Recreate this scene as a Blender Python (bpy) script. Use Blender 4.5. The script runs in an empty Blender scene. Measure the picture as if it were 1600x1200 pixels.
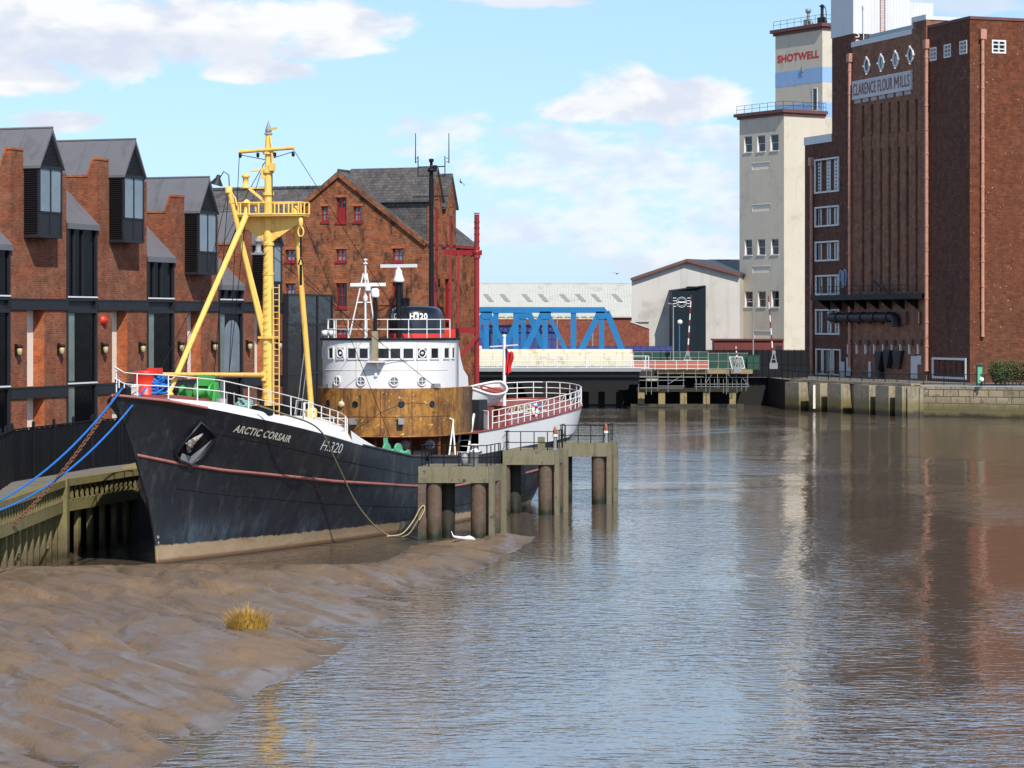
import bpy, bmesh, math, random
import numpy as np
from mathutils import Vector, Matrix
rng = random.Random(7)
SC = bpy.context.scene
COL = SC.collection
F, CX, HY, CAMH = 4000.0, 800.0, 500.0, 12.0     # lens of the photograph in its own pixels, eye height above the water
V = Vector
def at(px, py, D):                                # point of the place seen at that pixel, D metres away
    return V(((px-CX)/F*D, D, CAMH-(py-HY)/F*D))
def onz(px, py, z=0.0):                           # point of the level z seen at that pixel
    D = (CAMH-z)*F/(py-HY)
    return V(((px-CX)/F*D, D, z))
class Face:                                       # upright plane: measures (distance along it, height) of what a pixel shows on it
    def __init__(s, o, u):
        s.o = V((o[0], o[1], 0)); s.u = V((u[0], u[1], 0)).normalized(); s.n = V((s.u.y, -s.u.x, 0))
    def at(s, px, py):
        d = V(((px-CX)/F, 1, -(py-HY)/F)); e = V((0, 0, CAMH))
        t = (s.o-e).dot(s.n)/d.dot(s.n); p = e+d*t
        return ((p-s.o).dot(s.u), p.z)
class MB:
    def __init__(s): s.v = []; s.f = []; s.m = []; s.s = []
    def add(s, vs, fs, mi=0, sm=False):
        n = len(s.v); s.v.extend([V(p) for p in vs])
        for f in fs: s.f.append([i+n for i in f]); s.m.append(mi); s.s.append(sm)
        return s
    def box(s, x0, x1, y0, y1, z0, z1, mi=0):
        vs = [(x, y, z) for z in (z0, z1) for y in (y0, y1) for x in (x0, x1)]
        return s.add(vs, [(0,2,3,1),(4,5,7,6),(0,1,5,4),(2,6,7,3),(0,4,6,2),(1,3,7,5)], mi)
    def obox(s, c, a, b, d, mi=0):                # centre and three half-vectors
        c, a, b, d = V(c), V(a), V(b), V(d)
        vs = [c+i*a+j*b+k*d for k in (-1,1) for j in (-1,1) for i in (-1,1)]
        return s.add(vs, [(0,2,3,1),(4,5,7,6),(0,1,5,4),(2,6,7,3),(0,4,6,2),(1,3,7,5)], mi)
    def bar(s, p, q, w, h, mi=0, up=(0,0,1)):     # rectangular bar from p to q, w across, h along up
        p, q = V(p), V(q); t = (q-p)
        L = t.length; t = t/L; u = V(up)
        if abs(t.dot(u)) > .98: u = V((0,1,0))
        a = t.cross(u).normalized(); b = a.cross(t).normalized()
        return s.obox((p+q)/2, t*L/2, a*w/2, b*h/2, mi)
    def tube(s, pts, r, n=8, mi=0, cap=True, closed=False, sm=True):
        pts = [V(p) for p in pts]; N = len(pts)
        rs = r if isinstance(r, (list, tuple)) else [r]*N
        rings = []; prev = None
        for i, p in enumerate(pts):
            if closed: t = pts[(i+1) % N]-pts[i-1]
            else: t = pts[min(i+1, N-1)]-pts[max(i-1, 0)]
            t.normalize()
            if prev is None:
                u = V((0,0,1)) if abs(t.z) < .9 else V((1,0,0))
            else: u = prev
            a = (u-t*u.dot(t)).normalized(); b = t.cross(a); prev = a
            rings.append([p+rs[i]*(math.cos(2*math.pi*k/n)*a+math.sin(2*math.pi*k/n)*b) for k in range(n)])
        vs = [q for R in rings for q in R]; fs = []
        for i in range(N if closed else N-1):
            j = (i+1) % N
            for k in range(n): fs.append((i*n+k, i*n+(k+1) % n, j*n+(k+1) % n, j*n+k))
        s.add(vs, fs, mi, sm)
        if cap and not closed:
            s.add(rings[0], [tuple(range(n))[::-1]], mi); s.add(rings[-1], [tuple(range(n))], mi)
        return s
    def lathe(s, prof, n=16, o=(0,0,0), mi=0, ax=(0,0,1), sm=True):   # prof: (radius, height) along ax
        o, ax = V(o), V(ax).normalized()
        u = V((1,0,0)) if abs(ax.x) < .9 else V((0,1,0))
        a = (u-ax*u.dot(ax)).normalized(); b = ax.cross(a)
        vs = [o+ax*h+r*(math.cos(2*math.pi*k/n)*a+math.sin(2*math.pi*k/n)*b) for r, h in prof for k in range(n)]
        fs = [(i*n+k, i*n+(k+1) % n, (i+1)*n+(k+1) % n, (i+1)*n+k) for i in range(len(prof)-1) for k in range(n)]
        s.add(vs, fs, mi, sm)
        for i, rev in ((0, True), (len(prof)-1, False)):
            if prof[i][0] > 1e-4:
                r = [vs[i*n+k] for k in range(n)]; s.add(r[::-1] if rev else r, [tuple(range(n))], mi)
        return s
    def prism(s, poly, vec, mi=0):
        poly = [V(p) for p in poly]; vec = V(vec); n = len(poly)
        s.add(poly+[p+vec for p in poly], [tuple(range(n))[::-1], tuple(range(n, 2*n))]+[(k, (k+1) % n, n+(k+1) % n, n+k) for k in range(n)], mi)
        return s
    def grid(s, rows, mi=0, sm=True, closed=False):
        m = len(rows[0]); vs = [p for r in rows for p in r]; fs = []
        for i in range(len(rows)-1):
            for k in range(m if closed else m-1):
                k2 = (k+1) % m
                fs.append((i*m+k, i*m+k2, (i+1)*m+k2, (i+1)*m+k))
        return s.add(vs, fs, mi, sm)
    def wall(s, O, U, Nn, u0, u1, z0, z1, holes=(), mi=0, depth=.3, rmi=None):
        """upright wall face with rectangular holes (ua, ub, za, zb[, depth]) and their reveals"""
        O, U, Nn = V(O), V(U), V(Nn); Z = V((0,0,1))
        us = sorted({u0, u1} | {min(max(x, u0), u1) for h in holes for x in h[:2]})
        zs = sorted({z0, z1} | {min(max(x, z0), z1) for h in holes for x in h[2:4]})
        P = lambda u, z, d=0: O+U*u+Z*z-Nn*d
        for a, b in zip(us, us[1:]):
            for c, d in zip(zs, zs[1:]):
                m, k = (a+b)/2, (c+d)/2
                if any(h[0] < m < h[1] and h[2] < k < h[3] for h in holes): continue
                s.add([P(a,c), P(b,c), P(b,d), P(a,d)], [(0,1,2,3)], mi)
        for h in holes:
            a, b, c, d = h[:4]; e = h[4] if len(h) > 4 else depth; r = mi if rmi is None else rmi
            s.add([P(a,c), P(a,d), P(a,d,e), P(a,c,e)], [(0,1,2,3)], r)
            s.add([P(b,c), P(b,d), P(b,d,e), P(b,c,e)], [(0,1,2,3)], r)
            s.add([P(a,c), P(b,c), P(b,c,e), P(a,c,e)], [(0,1,2,3)], r)
            s.add([P(a,d), P(b,d), P(b,d,e), P(a,d,e)], [(0,1,2,3)], r)
        return s
    def frame(s, O, U, Nn, u0, u1, z0, z1, w, d, mi=0, mu=(), mz=()):
        """window frame of bars w wide and d thick standing on the plane, with mullions at mu and transoms at mz (0..1)"""
        O, U, Nn = V(O), V(U), V(Nn); Z = V((0,0,1))
        def B(a, b, c, e): s.obox(O+U*(a+b)/2+Z*(c+e)/2+Nn*d/2, U*(b-a)/2, Nn*d/2, Z*(e-c)/2, mi)
        B(u0, u0+w, z0, z1); B(u1-w, u1, z0, z1); B(u0+w, u1-w, z0, z0+w); B(u0+w, u1-w, z1-w, z1)
        for t in mu: x = u0+(u1-u0)*t; B(x-w*.35, x+w*.35, z0+w, z1-w)
        for t in mz:
            x = z0+(z1-z0)*t
            s.obox(O+U*(u0+u1)/2+Z*x+Nn*d*.4, U*((u1-u0)/2-w), Nn*d*.38, Z*w*.33, mi)
        return s
    def pane(s, O, U, Nn, u0, u1, z0, z1, d=.0, mi=0, th=.02):
        O, U, Nn = V(O), V(U), V(Nn); Z = V((0,0,1))
        return s.obox(O+U*(u0+u1)/2+Z*(z0+z1)/2+Nn*(d-th/2), U*(u1-u0)/2, Nn*th/2, Z*(z1-z0)/2, mi)
    def build(s, name, mats, parent=None):
        me = bpy.data.meshes.new(name)
        me.from_pydata([tuple(p) for p in s.v], [], s.f)
        if not isinstance(mats, (list, tuple)): mats = [mats]
        for m in mats: me.materials.append(m)
        me.polygons.foreach_set('material_index', s.m)
        me.polygons.foreach_set('use_smooth', s.s)
        bm = bmesh.new(); bm.from_mesh(me)
        bmesh.ops.recalc_face_normals(bm, faces=bm.faces)
        bm.to_mesh(me); bm.free()
        uv = me.uv_layers.new(name='UVMap').data     # metres: along the wall and up it
        for p in me.polygons:
            n = p.normal
            if abs(n.z) > .75: a, b = V((1,0,0)), V((0,1,0))
            else:
                a = V((-n.y, n.x, 0)).normalized(); b = n.cross(a)
                if b.z < 0: b = -b
            for li in p.loop_indices:
                co = me.vertices[me.loops[li].vertex_index].co
                uv[li].uv = (co.dot(a), co.dot(b))
        me.update()
        o = bpy.data.objects.new(name, me); COL.objects.link(o)
        if parent is not None: o.parent = parent
        return o
def thing(name, label, cat, loc=(0,0,0), rotz=0.0, group=None):
    o = bpy.data.objects.new(name, None); COL.objects.link(o)
    o.empty_display_size = .3
    o.location = loc; o.rotation_euler = (0, 0, math.radians(rotz))
    return tag(o, label, cat, group)
def tag(o, label, cat, group=None):
    o['label'] = label; o['category'] = cat
    if group: o['group'] = group
    return o
def structure(o): o['kind'] = 'structure'; return o
def copy_tree(o, parent=None):
    c = o.copy(); COL.objects.link(c)
    if parent is not None: c.parent = parent
    for ch in list(o.children): copy_tree(ch, c)
    return c
def text_shape(body, size=1.0, bold=0.0, spacing=1.0, shear=0.0):
    cu = bpy.data.curves.new('lettering', 'FONT'); cu.body = body; cu.size = size
    cu.offset = bold; cu.space_character = spacing; cu.shear = shear; cu.resolution_u = 4
    o = bpy.data.objects.new('lettering', cu); COL.objects.link(o)
    dg = bpy.context.evaluated_depsgraph_get(); dg.update()
    me = bpy.data.meshes.new_from_object(o.evaluated_get(dg))
    vs = [(v.co.x, v.co.y) for v in me.vertices]; fs = [tuple(p.vertices) for p in me.polygons]
    bpy.data.objects.remove(o); bpy.data.curves.remove(cu); bpy.data.meshes.remove(me)
    x0 = min(a for a, b in vs); x1 = max(a for a, b in vs); y0 = min(b for a, b in vs); y1 = max(b for a, b in vs)
    return [((a-x0)/(x1-x0), (b-y0)/(y1-y0)) for a, b in vs], fs
def letter(mb, body, fn, mi=0, bold=0.0, spacing=1.0, shear=0.0):
    """lettering whose box (0..1, 0..1) is laid on a surface by fn"""
    vs, fs = text_shape(body, 1.0, bold, spacing, shear)
    mb.add([fn(a, b) for a, b in vs], fs, mi)
def catenary(p, q, sag, n=16):
    p, q = V(p), V(q)
    return [p.lerp(q, t)-V((0,0,sag*4*t*(1-t))) for t in [i/n for i in range(n+1)]]
def smooth_line(pts, n=8):
    pts = [V(p) for p in pts]; out = []
    P = [pts[0]*2-pts[1]]+pts+[pts[-1]*2-pts[-2]]
    for i in range(1, len(P)-2):
        for k in range(n):
            t = k/n; a, b, c, d = P[i-1], P[i], P[i+1], P[i+2]
            out.append(.5*((2*b)+(c-a)*t+(2*a-5*b+4*c-d)*t*t+(3*b-a-3*c+d)*t**3))
    return out+[pts[-1]]
def rails(mb, line, h, heights, r, post_r, step, mi=0):
    """post-and-rail guard along a polyline of deck points"""
    line = [V(p) for p in line]
    for f in heights: mb.tube([p+V((0,0,h*f)) for p in line], r, 5, mi)
    acc = 0; mb.tube([line[0], line[0]+V((0,0,h))], post_r, 5, mi)
    for a, b in zip(line, line[1:]):
        L = (b-a).length
        while acc+L >= step:
            t = (step-acc)/L; a = a.lerp(b, t); L = (b-a).length; acc = 0
            mb.tube([a, a+V((0,0,h))], post_r, 5, mi)
        acc += L
    mb.tube([line[-1], line[-1]+V((0,0,h))], post_r, 5, mi)
# ---------------------------------------------------------------- materials
class NT:
    def __init__(s, name):
        s.mat = bpy.data.materials.new(name); s.mat.use_nodes = True
        s.t = s.mat.node_tree; s.t.nodes.clear()
        s.out = s.n('ShaderNodeOutputMaterial'); s.p = s.n('ShaderNodeBsdfPrincipled')
        s.l(s.p.outputs[0], s.out.inputs[0])
    def n(s, k, **kw):
        x = s.t.nodes.new(k)
        for a, b in kw.items(): setattr(x, a, b)
        return x
    def l(s, a, b): s.t.links.new(a, b)
    def put(s, sock, v):
        if hasattr(v, 'links') or isinstance(v, bpy.types.NodeSocket): s.l(v, sock)
        else:
            if sock.type == 'RGBA' and len(v) == 3: v = (*v, 1)
            sock.default_value = v
    def pos(s): return s.n('ShaderNodeNewGeometry').outputs['Position']
    def obj(s): return s.n('ShaderNodeTexCoord').outputs['Object']
    def uv(s): return s.n('ShaderNodeTexCoord').outputs['UV']
    def map(s, v, scale=(1,1,1), rot=(0,0,0), loc=(0,0,0)):
        m = s.n('ShaderNodeMapping'); s.l(v, m.inputs['Vector'])
        m.inputs['Scale'].default_value = scale; m.inputs['Rotation'].default_value = rot; m.inputs['Location'].default_value = loc
        return m.outputs[0]
    def noise(s, v, scale, detail=4, rough=.6, dist=0):
        x = s.n('ShaderNodeTexNoise'); s.l(v, x.inputs['Vector'])
        x.inputs['Scale'].default_value = scale; x.inputs['Detail'].default_value = detail
        x.inputs['Roughness'].default_value = rough; x.inputs['Distortion'].default_value = dist
        return x.outputs['Fac']
    def ramp(s, f, lo, hi, a=0.0, b=1.0):
        x = s.n('ShaderNodeMapRange'); x.interpolation_type = 'SMOOTHSTEP'
        s.put(x.inputs[0], f); s.put(x.inputs[1], lo); s.put(x.inputs[2], hi); s.put(x.inputs[3], a); s.put(x.inputs[4], b)
        return x.outputs[0]
    def mix(s, f, a, b):
        x = s.n('ShaderNodeMix'); x.data_type = 'RGBA'; x.clamp_factor = True
        s.put(x.inputs[0], f); s.put(x.inputs[6], a); s.put(x.inputs[7], b)
        return x.outputs[2]
    def math(s, op, a, b=0.0, c=0.0):
        x = s.n('ShaderNodeMath'); x.operation = op
        for i, v in enumerate((a, b, c)): s.put(x.inputs[i], v)
        return x.outputs[0]
    def sep(s, v):
        x = s.n('ShaderNodeSeparateXYZ'); s.l(v, x.inputs[0]); return x.outputs
    def bump(s, h, dist, strength=1.0, prev=None):
        x = s.n('ShaderNodeBump'); s.l(h, x.inputs['Height']); x.inputs['Distance'].default_value = dist
        x.inputs['Strength'].default_value = strength
        if prev is not None: s.l(prev, x.inputs['Normal'])
        return x.outputs[0]
    def fin(s, col, rough=.6, metal=0.0, normal=None, spec=.5):
        s.put(s.p.inputs['Base Color'], col); s.put(s.p.inputs['Roughness'], rough); s.put(s.p.inputs['Metallic'], metal)
        s.p.inputs['Specular IOR Level'].default_value = spec
        if normal is not None: s.l(normal, s.p.inputs['Normal'])
        return s.mat
def sc3(c, k): return tuple(min(1, x*k) for x in c)
def plain(name, c, rough=.6, var=.2, vs=1.5, c2=None, s2=1.0, lo=.52, hi=.7, streak=None, sa=.5, sscale=(2.5,2.5,.12), slo=.5, shi=.75, metal=0.0, bump=.004, bs=12, spec=.5, c3=None):
    t = NT(name); p = t.pos()
    col = t.mix(t.noise(p, vs, 5), sc3(c, 1-var), sc3(c, 1+var))
    if c2 is not None: col = t.mix(t.ramp(t.noise(p, s2, 6, .65), lo, hi), col, c2)
    if streak is not None:
        f = t.ramp(t.noise(t.map(p, sscale), 1.0, 5), slo, shi, 0, sa); col = t.mix(f, col, streak)
    if c3 is not None: col = t.mix(t.math('MULTIPLY', t.ramp(t.noise(p, 3.6, 7, .75), .53, .60, 0, .9), t.ramp(t.noise(p, .75, 2), .50, .60)), col, c3)
    nb = t.bump(t.noise(p, bs, 4), bump) if bump else None
    return t.fin(col, rough, metal, nb, spec)
def brick(name, c1, c2, mortar, w=.235, h=.085, mort=.012, dark=None, dlo=.5, dhi=.72, ds=.35, streak=None, sa=.4, speck=None, patch=None, plo=.55, phi=.7):
    t = NT(name); u = t.uv(); p = t.pos()
    b = t.n('ShaderNodeTexBrick'); t.l(u, b.inputs['Vector'])
    for k, v in (('Scale', 1.0), ('Mortar Size', mort), ('Mortar Smooth', .3), ('Bias', 0.0), ('Brick Width', w), ('Row Height', h)): b.inputs[k].default_value = v
    b.inputs['Color1'].default_value = (*c1, 1); b.inputs['Color2'].default_value = (*c2, 1); b.inputs['Mortar'].default_value = (*mortar, 1)
    col = b.outputs['Color']
    var = t.ramp(t.noise(p, 1.1, 6, .7), .3, .7, .72, 1.28)
    x = t.n('ShaderNodeMix'); x.data_type = 'RGBA'; x.blend_type = 'MULTIPLY'; x.inputs[0].default_value = 1
    t.l(col, x.inputs[6]); t.l(var, x.inputs[7]); col = x.outputs[2]
    if patch is not None: col = t.mix(t.ramp(t.noise(p, 1.9, 7, .75), plo, phi, 0, .8), col, patch)
    if dark is not None: col = t.mix(t.ramp(t.noise(t.map(p, (1,1,.6)), ds, 7, .68), dlo, dhi, 0, .85), col, dark)
    if streak is not None: col = t.mix(t.ramp(t.noise(t.map(p, (1.2,1.2,.06)), 1.0, 5), .5, .75, 0, sa), col, streak)
    if speck is not None: col = t.mix(t.ramp(t.noise(p, 3.1, 2, .5), .7, .74, 0, .8), col, speck)
    nb = t.bump(b.outputs['Fac'], -.012)
    nb = t.bump(t.noise(p, 9, 4), .012, 1, nb)
    return t.fin(col, .85, 0, nb, .25)
def glass(name, c=(.02,.025,.03), rough=.06, wob=.0015, spec=.9):
    t = NT(name); p = t.pos()
    col = t.mix(t.noise(p, .6, 3), sc3(c, .6), sc3(c, 1.5))
    return t.fin(col, rough, 0, t.bump(t.noise(p, .9, 2), wob*6), spec)
MT = {}
MT['brick_museum'] = brick('museum red brick', (.285,.085,.038), (.175,.048,.025), (.20,.115,.075), w=.32, h=.125, mort=.018, dark=(.13,.035,.02), dlo=.52, dhi=.8, patch=(.40,.14,.06), plo=.6, phi=.8)
MT['brick_orange'] = brick('orange brick with sun painted into reveals', (.48,.12,.035), (.34,.08,.03), (.26,.15,.09), w=.32, h=.125, mort=.018)  # orange brick; in the recess reveals its brightness is sunlight put into colour
MT['brick_old'] = brick('old warehouse brick', (.345,.112,.042), (.220,.066,.028), (.16,.095,.06), w=.36, h=.145, mort=.022, dark=(.035,.022,.016), dlo=.49, dhi=.66, ds=1.3, patch=(.34,.145,.065), plo=.56, phi=.72)
MT['brick_mill'] = brick('mill dark red brick', (.150,.052,.033), (.108,.038,.026), (.125,.075,.06), w=.6, h=.26, mort=.035, dark=(.06,.025,.02), dlo=.5, dhi=.8, ds=.2, speck=(.5,.4,.33), streak=(.06,.025,.018), sa=.4)
MT['brick_mill_brown'] = brick('mill brown panel brick', (.30,.135,.080), (.23,.098,.058), (.20,.13,.095), w=.6, h=.26, mort=.035, dark=(.10,.05,.035), dlo=.5, dhi=.8, ds=.2, speck=(.55,.45,.38), streak=(.12,.045,.03), sa=.5)
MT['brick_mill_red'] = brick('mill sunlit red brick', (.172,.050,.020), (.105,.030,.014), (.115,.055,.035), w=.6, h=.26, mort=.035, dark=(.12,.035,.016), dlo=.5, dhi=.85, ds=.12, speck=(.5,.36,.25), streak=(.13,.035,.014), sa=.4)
MT['brick_shed'] = brick('shed red brick', (.25,.075,.045), (.19,.055,.035), (.14,.08,.06), w=.4, h=.17)
MT['lead'] = plain('grey lead roof sheet', (.135,.135,.150), .55, .12, .6, streak=(.085,.082,.09), sa=.6, sscale=(1.2,1.2,.3), spec=.4)
MT['charcoal'] = plain('charcoal metal cladding', (.018,.019,.024), .5, .2, 1.0, streak=(.035,.035,.04), sa=.5, spec=.3)
MT['louvre'] = plain('black louvre slats', (.012,.012,.014), .5, .2)
MT['blackboard'] = plain('tarred black boards', (.008,.009,.012), .6, .4, .8, streak=(.035,.037,.044), sa=.6, sscale=(5,5,.25), slo=.52, shi=.78, spec=.15)
MT['white_panel'] = plain('cream rendered panel', (.72,.66,.56), .7, .08)
MT['white_line'] = plain('white sill', (.7,.7,.72), .5, .08)
MT['pane_sky'] = glass('window glass coloured as reflected sky', (.16,.20,.235), .08, .0012)  # sky reflection is put into the glass colour as pale blue grey
MT['pane_dark'] = glass('dark window glass', (.012,.014,.018), .07, .002, .6)
MT['pane_black'] = glass('black bay glass', (.004,.0045,.006), .12, .002, .10)
MT['pane_green'] = glass('green tinted glass', (.13,.17,.155), .12, .003)
MT['slate'] = brick('dark mottled slate', (.075,.07,.072), (.12,.11,.108), (.04,.038,.04), w=.42, h=.26, mort=.015, patch=(.15,.13,.11), plo=.5, phi=.7, dark=(.04,.038,.042), ds=.5)
MT['red_steel'] = plain('dark red painted steel', (.26,.012,.014), .45, .2, 1.2, c2=(.13,.02,.015), s2=1.5)
MT['shed_red'] = plain('weathered red shed boards', (.14,.025,.02), .7, .25, 1)
MT['bright_red'] = plain('bright red paint', (.62,.03,.015), .4, .12)
MT['black_steel'] = plain('black painted steel', (.009,.009,.011), .55, .2, spec=.2)
MT['grey_steel'] = plain('galvanised grey steel', (.24,.25,.26), .5, .2, 2)
MT['white_paint'] = plain('white ship paint', (.74,.74,.73), .42, .05, .8, c2=(.60,.52,.42), s2=2.2, lo=.66, hi=.8, streak=(.56,.44,.30), sa=.42, sscale=(3,3,.25), slo=.60, shi=.8)
MT['white_rail'] = plain('white rail paint', (.74,.74,.72), .45, .06, c2=(.45,.30,.18), s2=4, lo=.66, hi=.76)
MT['yellow'] = plain('mast yellow paint', (.84,.54,.125), .42, .10, 1.0, c2=(.55,.29,.06), s2=2.0, lo=.58, hi=.75, streak=(.42,.20,.04), sa=.45, sscale=(6,6,.4))
t = NT('ochre rust primer'); p = t.pos()
c = t.mix(t.ramp(t.noise(p, .8, 6, .7), .3, .7), (.16,.065,.014), (.44,.205,.036))
c = t.mix(t.ramp(t.noise(t.map(p, (2.2,2.2,.35)), 1, 6, .7), .44, .66, 0, .92), c, (.095,.038,.013))
c = t.mix(t.ramp(t.noise(p, 2.7, 6, .7), .58, .66, 0, .9), c, (.055,.028,.014))
c = t.mix(t.ramp(t.noise(p, 5.0, 3, .6), .655, .69), c, (.66,.45,.13))
MT['rust'] = t.fin(c, .6, 0, t.bump(t.noise(p, 9, 5), .01))
MT['rust_dark'] = plain('dark red rust', (.16,.038,.016), .65, .4, 1.4, c2=(.035,.018,.012), s2=1.2, lo=.48, hi=.62)
MT['red_deck'] = plain('dull red deck paint', (.26,.055,.045), .6, .2, 1.0, c2=(.17,.05,.04), s2=2)
MT['green_paint'] = plain('bright green winch paint', (.05,.34,.06), .45, .2, 2, c2=(.04,.14,.04), s2=2.5)
MT['sea_green'] = plain('pale green winch paint', (.10,.42,.24), .45, .2, 3, c2=(.10,.14,.09), s2=4)
MT['rope_blue'] = plain('blue mooring rope', (.012,.14,.48), .7, .35, 9, bump=.01, bs=40)
MT['rope_teal'] = plain('faded teal rope', (.20,.34,.31), .8, .35, 9, bump=.01, bs=40)
MT['rope_olive'] = plain('weathered olive rope', (.19,.17,.09), .85, .3, 9, bump=.01, bs=40)
MT['rope_tan'] = plain('tan rope', (.42,.34,.2), .85, .3, 9)
MT['chain'] = plain('rusty chain', (.17,.065,.035), .8, .4, 5)
MT['concrete_white'] = plain('painted concrete', (.57,.51,.415), .8, .07, .3, c2=(.45,.40,.325), s2=.35, lo=.5, hi=.75, streak=(.42,.38,.33), sa=.5, sscale=(.8,.8,.04), slo=.5, shi=.8)
MT['concrete_grey'] = plain('weathered warehouse render', (.50,.475,.44), .85, .08, .25, c2=(.38,.36,.33), s2=.2, lo=.5, hi=.7, streak=(.30,.29,.27), sa=.6, sscale=(.6,.6,.03))
MT['blue_band'] = plain('faded blue painted band', (.26,.42,.66), .8, .1, .6, c2=(.40,.48,.60), s2=.8, lo=.55, hi=.75)
MT['sign_red'] = plain('red sign lettering', (.55,.015,.02), .6, .1)
MT['sign_brown'] = plain('faded brown lettering', (.21,.10,.085), .8, .25, 3)
MT['sign_board'] = plain('pale sign board', (.60,.58,.60), .7, .08, 1.2)
MT['cornice'] = plain('dark red cornice', (.13,.052,.045), .7, .25, .8)
MT['copper_pipe'] = plain('pink brown downpipe', (.46,.22,.15), .6, .25, .7, c2=(.30,.11,.06), s2=1.5)
MT['clad_white'] = plain('pale profiled cladding', (.62,.64,.67), .5, .06, .3, streak=(.45,.46,.48), sa=.4, sscale=(.8,.8,.05))
MT['frame_white'] = plain('white window frame', (.70,.69,.67), .6, .06)
MT['shed_roof'] = plain('pale sheet roof', (.47,.475,.44), .7, .08, .3, c2=(.39,.40,.37), s2=.4)
MT['skylight'] = plain('dull rooflight sheet', (.25,.27,.25), .5, .1)
MT['dark_roof'] = plain('dark sheet roof', (.045,.05,.055), .6, .15)
MT['hoarding_blue'] = plain('navy blue hoarding', (.035,.05,.19), .6, .15)
MT['bridge_blue'] = plain('bridge blue paint', (.009,.150,.36), .4, .18, .8, c2=(.015,.12,.26), s2=1.3, lo=.6, hi=.8)
MT['bridge_cream'] = plain('peeling cream paint', (.64,.585,.43), .65, .08, .5, c2=(.42,.33,.19), s2=.8, lo=.50, hi=.68, streak=(.25,.17,.08), sa=.75, sscale=(2,2,.15), slo=.58, shi=.78)
MT['navy_box'] = plain('dark navy cladding', (.006,.014,.021), .6, .2, .5, spec=.2)
MT['orange_mesh'] = plain('orange barrier mesh', (.42,.12,.08), .7, .2, 2)
MT['green_mesh'] = plain('dark green mesh sheeting', (.012,.055,.034), .75, .35, 1)
MT['staging'] = plain('weathered staging timber', (.27,.21,.10), .85, .25, 1, c2=(.16,.13,.06), s2=1)
MT['foliage'] = plain('bush leaves', (.045,.065,.015), .6, .5, 1.4, c2=(.11,.10,.02), s2=1.6, bump=0)
MT['bark'] = plain('bark', (.06,.045,.03), .9, .3)
MT['straw'] = plain('dry straw blades', (.50,.31,.055), .7, .35, 6, c2=(.30,.15,.03), s2=8, bump=0)
MT['anchor_grey'] = plain('chipped grey anchor', (.34,.33,.31), .7, .3, 4, c2=(.10,.07,.05), s2=5, lo=.45, hi=.6)
MT['bleached'] = plain('bleached driftwood', (.72,.70,.66), .7, .1)
MT['gull'] = plain('dark bird feathers', (.05,.05,.055), .7, .2)
def zstained(name, c, c2, low, wet, z1, z2, streak=None, s2=1.1, rough=.8):
    """surface with tide stains by height above the water"""
    t = NT(name); p = t.pos(); z = t.sep(p)[2]
    col = t.mix(t.noise(p, 1.6, 6, .7), sc3(c, .75), sc3(c, 1.2))
    col = t.mix(t.ramp(t.noise(p, s2*2, 6, .7), .48, .62, 0, .9), col, c2)
    if streak is not None: col = t.mix(t.ramp(t.noise(t.map(p, (3,3,.2)), 1, 5), .5, .7, 0, .7), col, streak)
    zz = t.math('ADD', z, t.math('MULTIPLY', t.math('SUBTRACT', t.noise(p, 1.6, 4), .5), .9))
    col = t.mix(t.ramp(zz, z1, z2, 1, 0), col, low)
    col = t.mix(t.ramp(zz, z1*.25, z1*.8, 1, 0), col, wet)
    return t.fin(col, t.ramp(zz, z1*.3, z2, .35, rough), 0, t.bump(t.noise(p, 7, 5), .02))
MT['pile'] = zstained('rusty steel pile', (.115,.083,.060), (.100,.043,.024), (.070,.052,.030), (.020,.024,.011), .7, 1.3, streak=(.12,.060,.035), s2=1.9)
MT['cap'] = plain('mossy concrete cap', (.185,.165,.105), .85, .15, 1.5, c2=(.13,.12,.06), s2=1.2, lo=.5, hi=.7, streak=(.12,.10,.055), sa=.7, sscale=(5,5,.4), slo=.48, shi=.72, bump=.02, c3=(.028,.024,.014))
MT['moss_timber'] = zstained('mossy quay timber', (.205,.170,.070), (.150,.135,.048), (.12,.095,.047), (.05,.04,.02), .9, 1.6, streak=(.13,.12,.05))
MT['shade_concrete'] = plain('concrete painted dark as shade', (.010,.010,.010), .9, .3)  # near-black concrete: the shade under the bridge put into its colour
MT['pile_dark'] = zstained('near-black pile', (.030,.026,.022), (.045,.028,.018), (.022,.022,.010), (.010,.011,.006), .7, 1.3)  # near-black pile colour, slightly greener low down
MT['quay_dark'] = plain('dark quay boards and painted shade', (.03,.026,.02), .8, .3)  # dark board colour; stands in for shade on the return wall and bridge piers
MT['quay_stone'] = zstained('quay stone and concrete', (.31,.26,.185), (.20,.17,.12), (.17,.14,.06), (.05,.04,.022), 1.3, 2.6, streak=(.15,.12,.07))
t = NT('quay blocks'); u = t.uv(); p = t.pos(); z = t.sep(p)[2]
b = t.n('ShaderNodeTexBrick'); t.l(u, b.inputs['Vector'])
for k, v in (('Scale', 1.0), ('Mortar Size', .05), ('Brick Width', 1.9), ('Row Height', .85)): b.inputs[k].default_value = v
b.inputs['Color1'].default_value = (.36,.29,.19,1); b.inputs['Color2'].default_value = (.25,.20,.13,1); b.inputs['Mortar'].default_value = (.07,.055,.035,1)
c = t.mix(t.ramp(t.noise(p, .9, 7, .75), .5, .62, 0, .85), b.outputs['Color'], (.13,.105,.065))
zz = t.math('ADD', z, t.math('MULTIPLY', t.math('SUBTRACT', t.noise(p, .5, 4), .5), 1.5))
c = t.mix(t.ramp(zz, .9, 2.4, 1, 0), c, (.14,.115,.05)); c = t.mix(t.ramp(zz, .1, .7, 1, 0), c, (.035,.028,.016))
MT['quay_blocks'] = t.fin(c, .85, 0, t.bump(b.outputs['Fac'], -.05))
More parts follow.
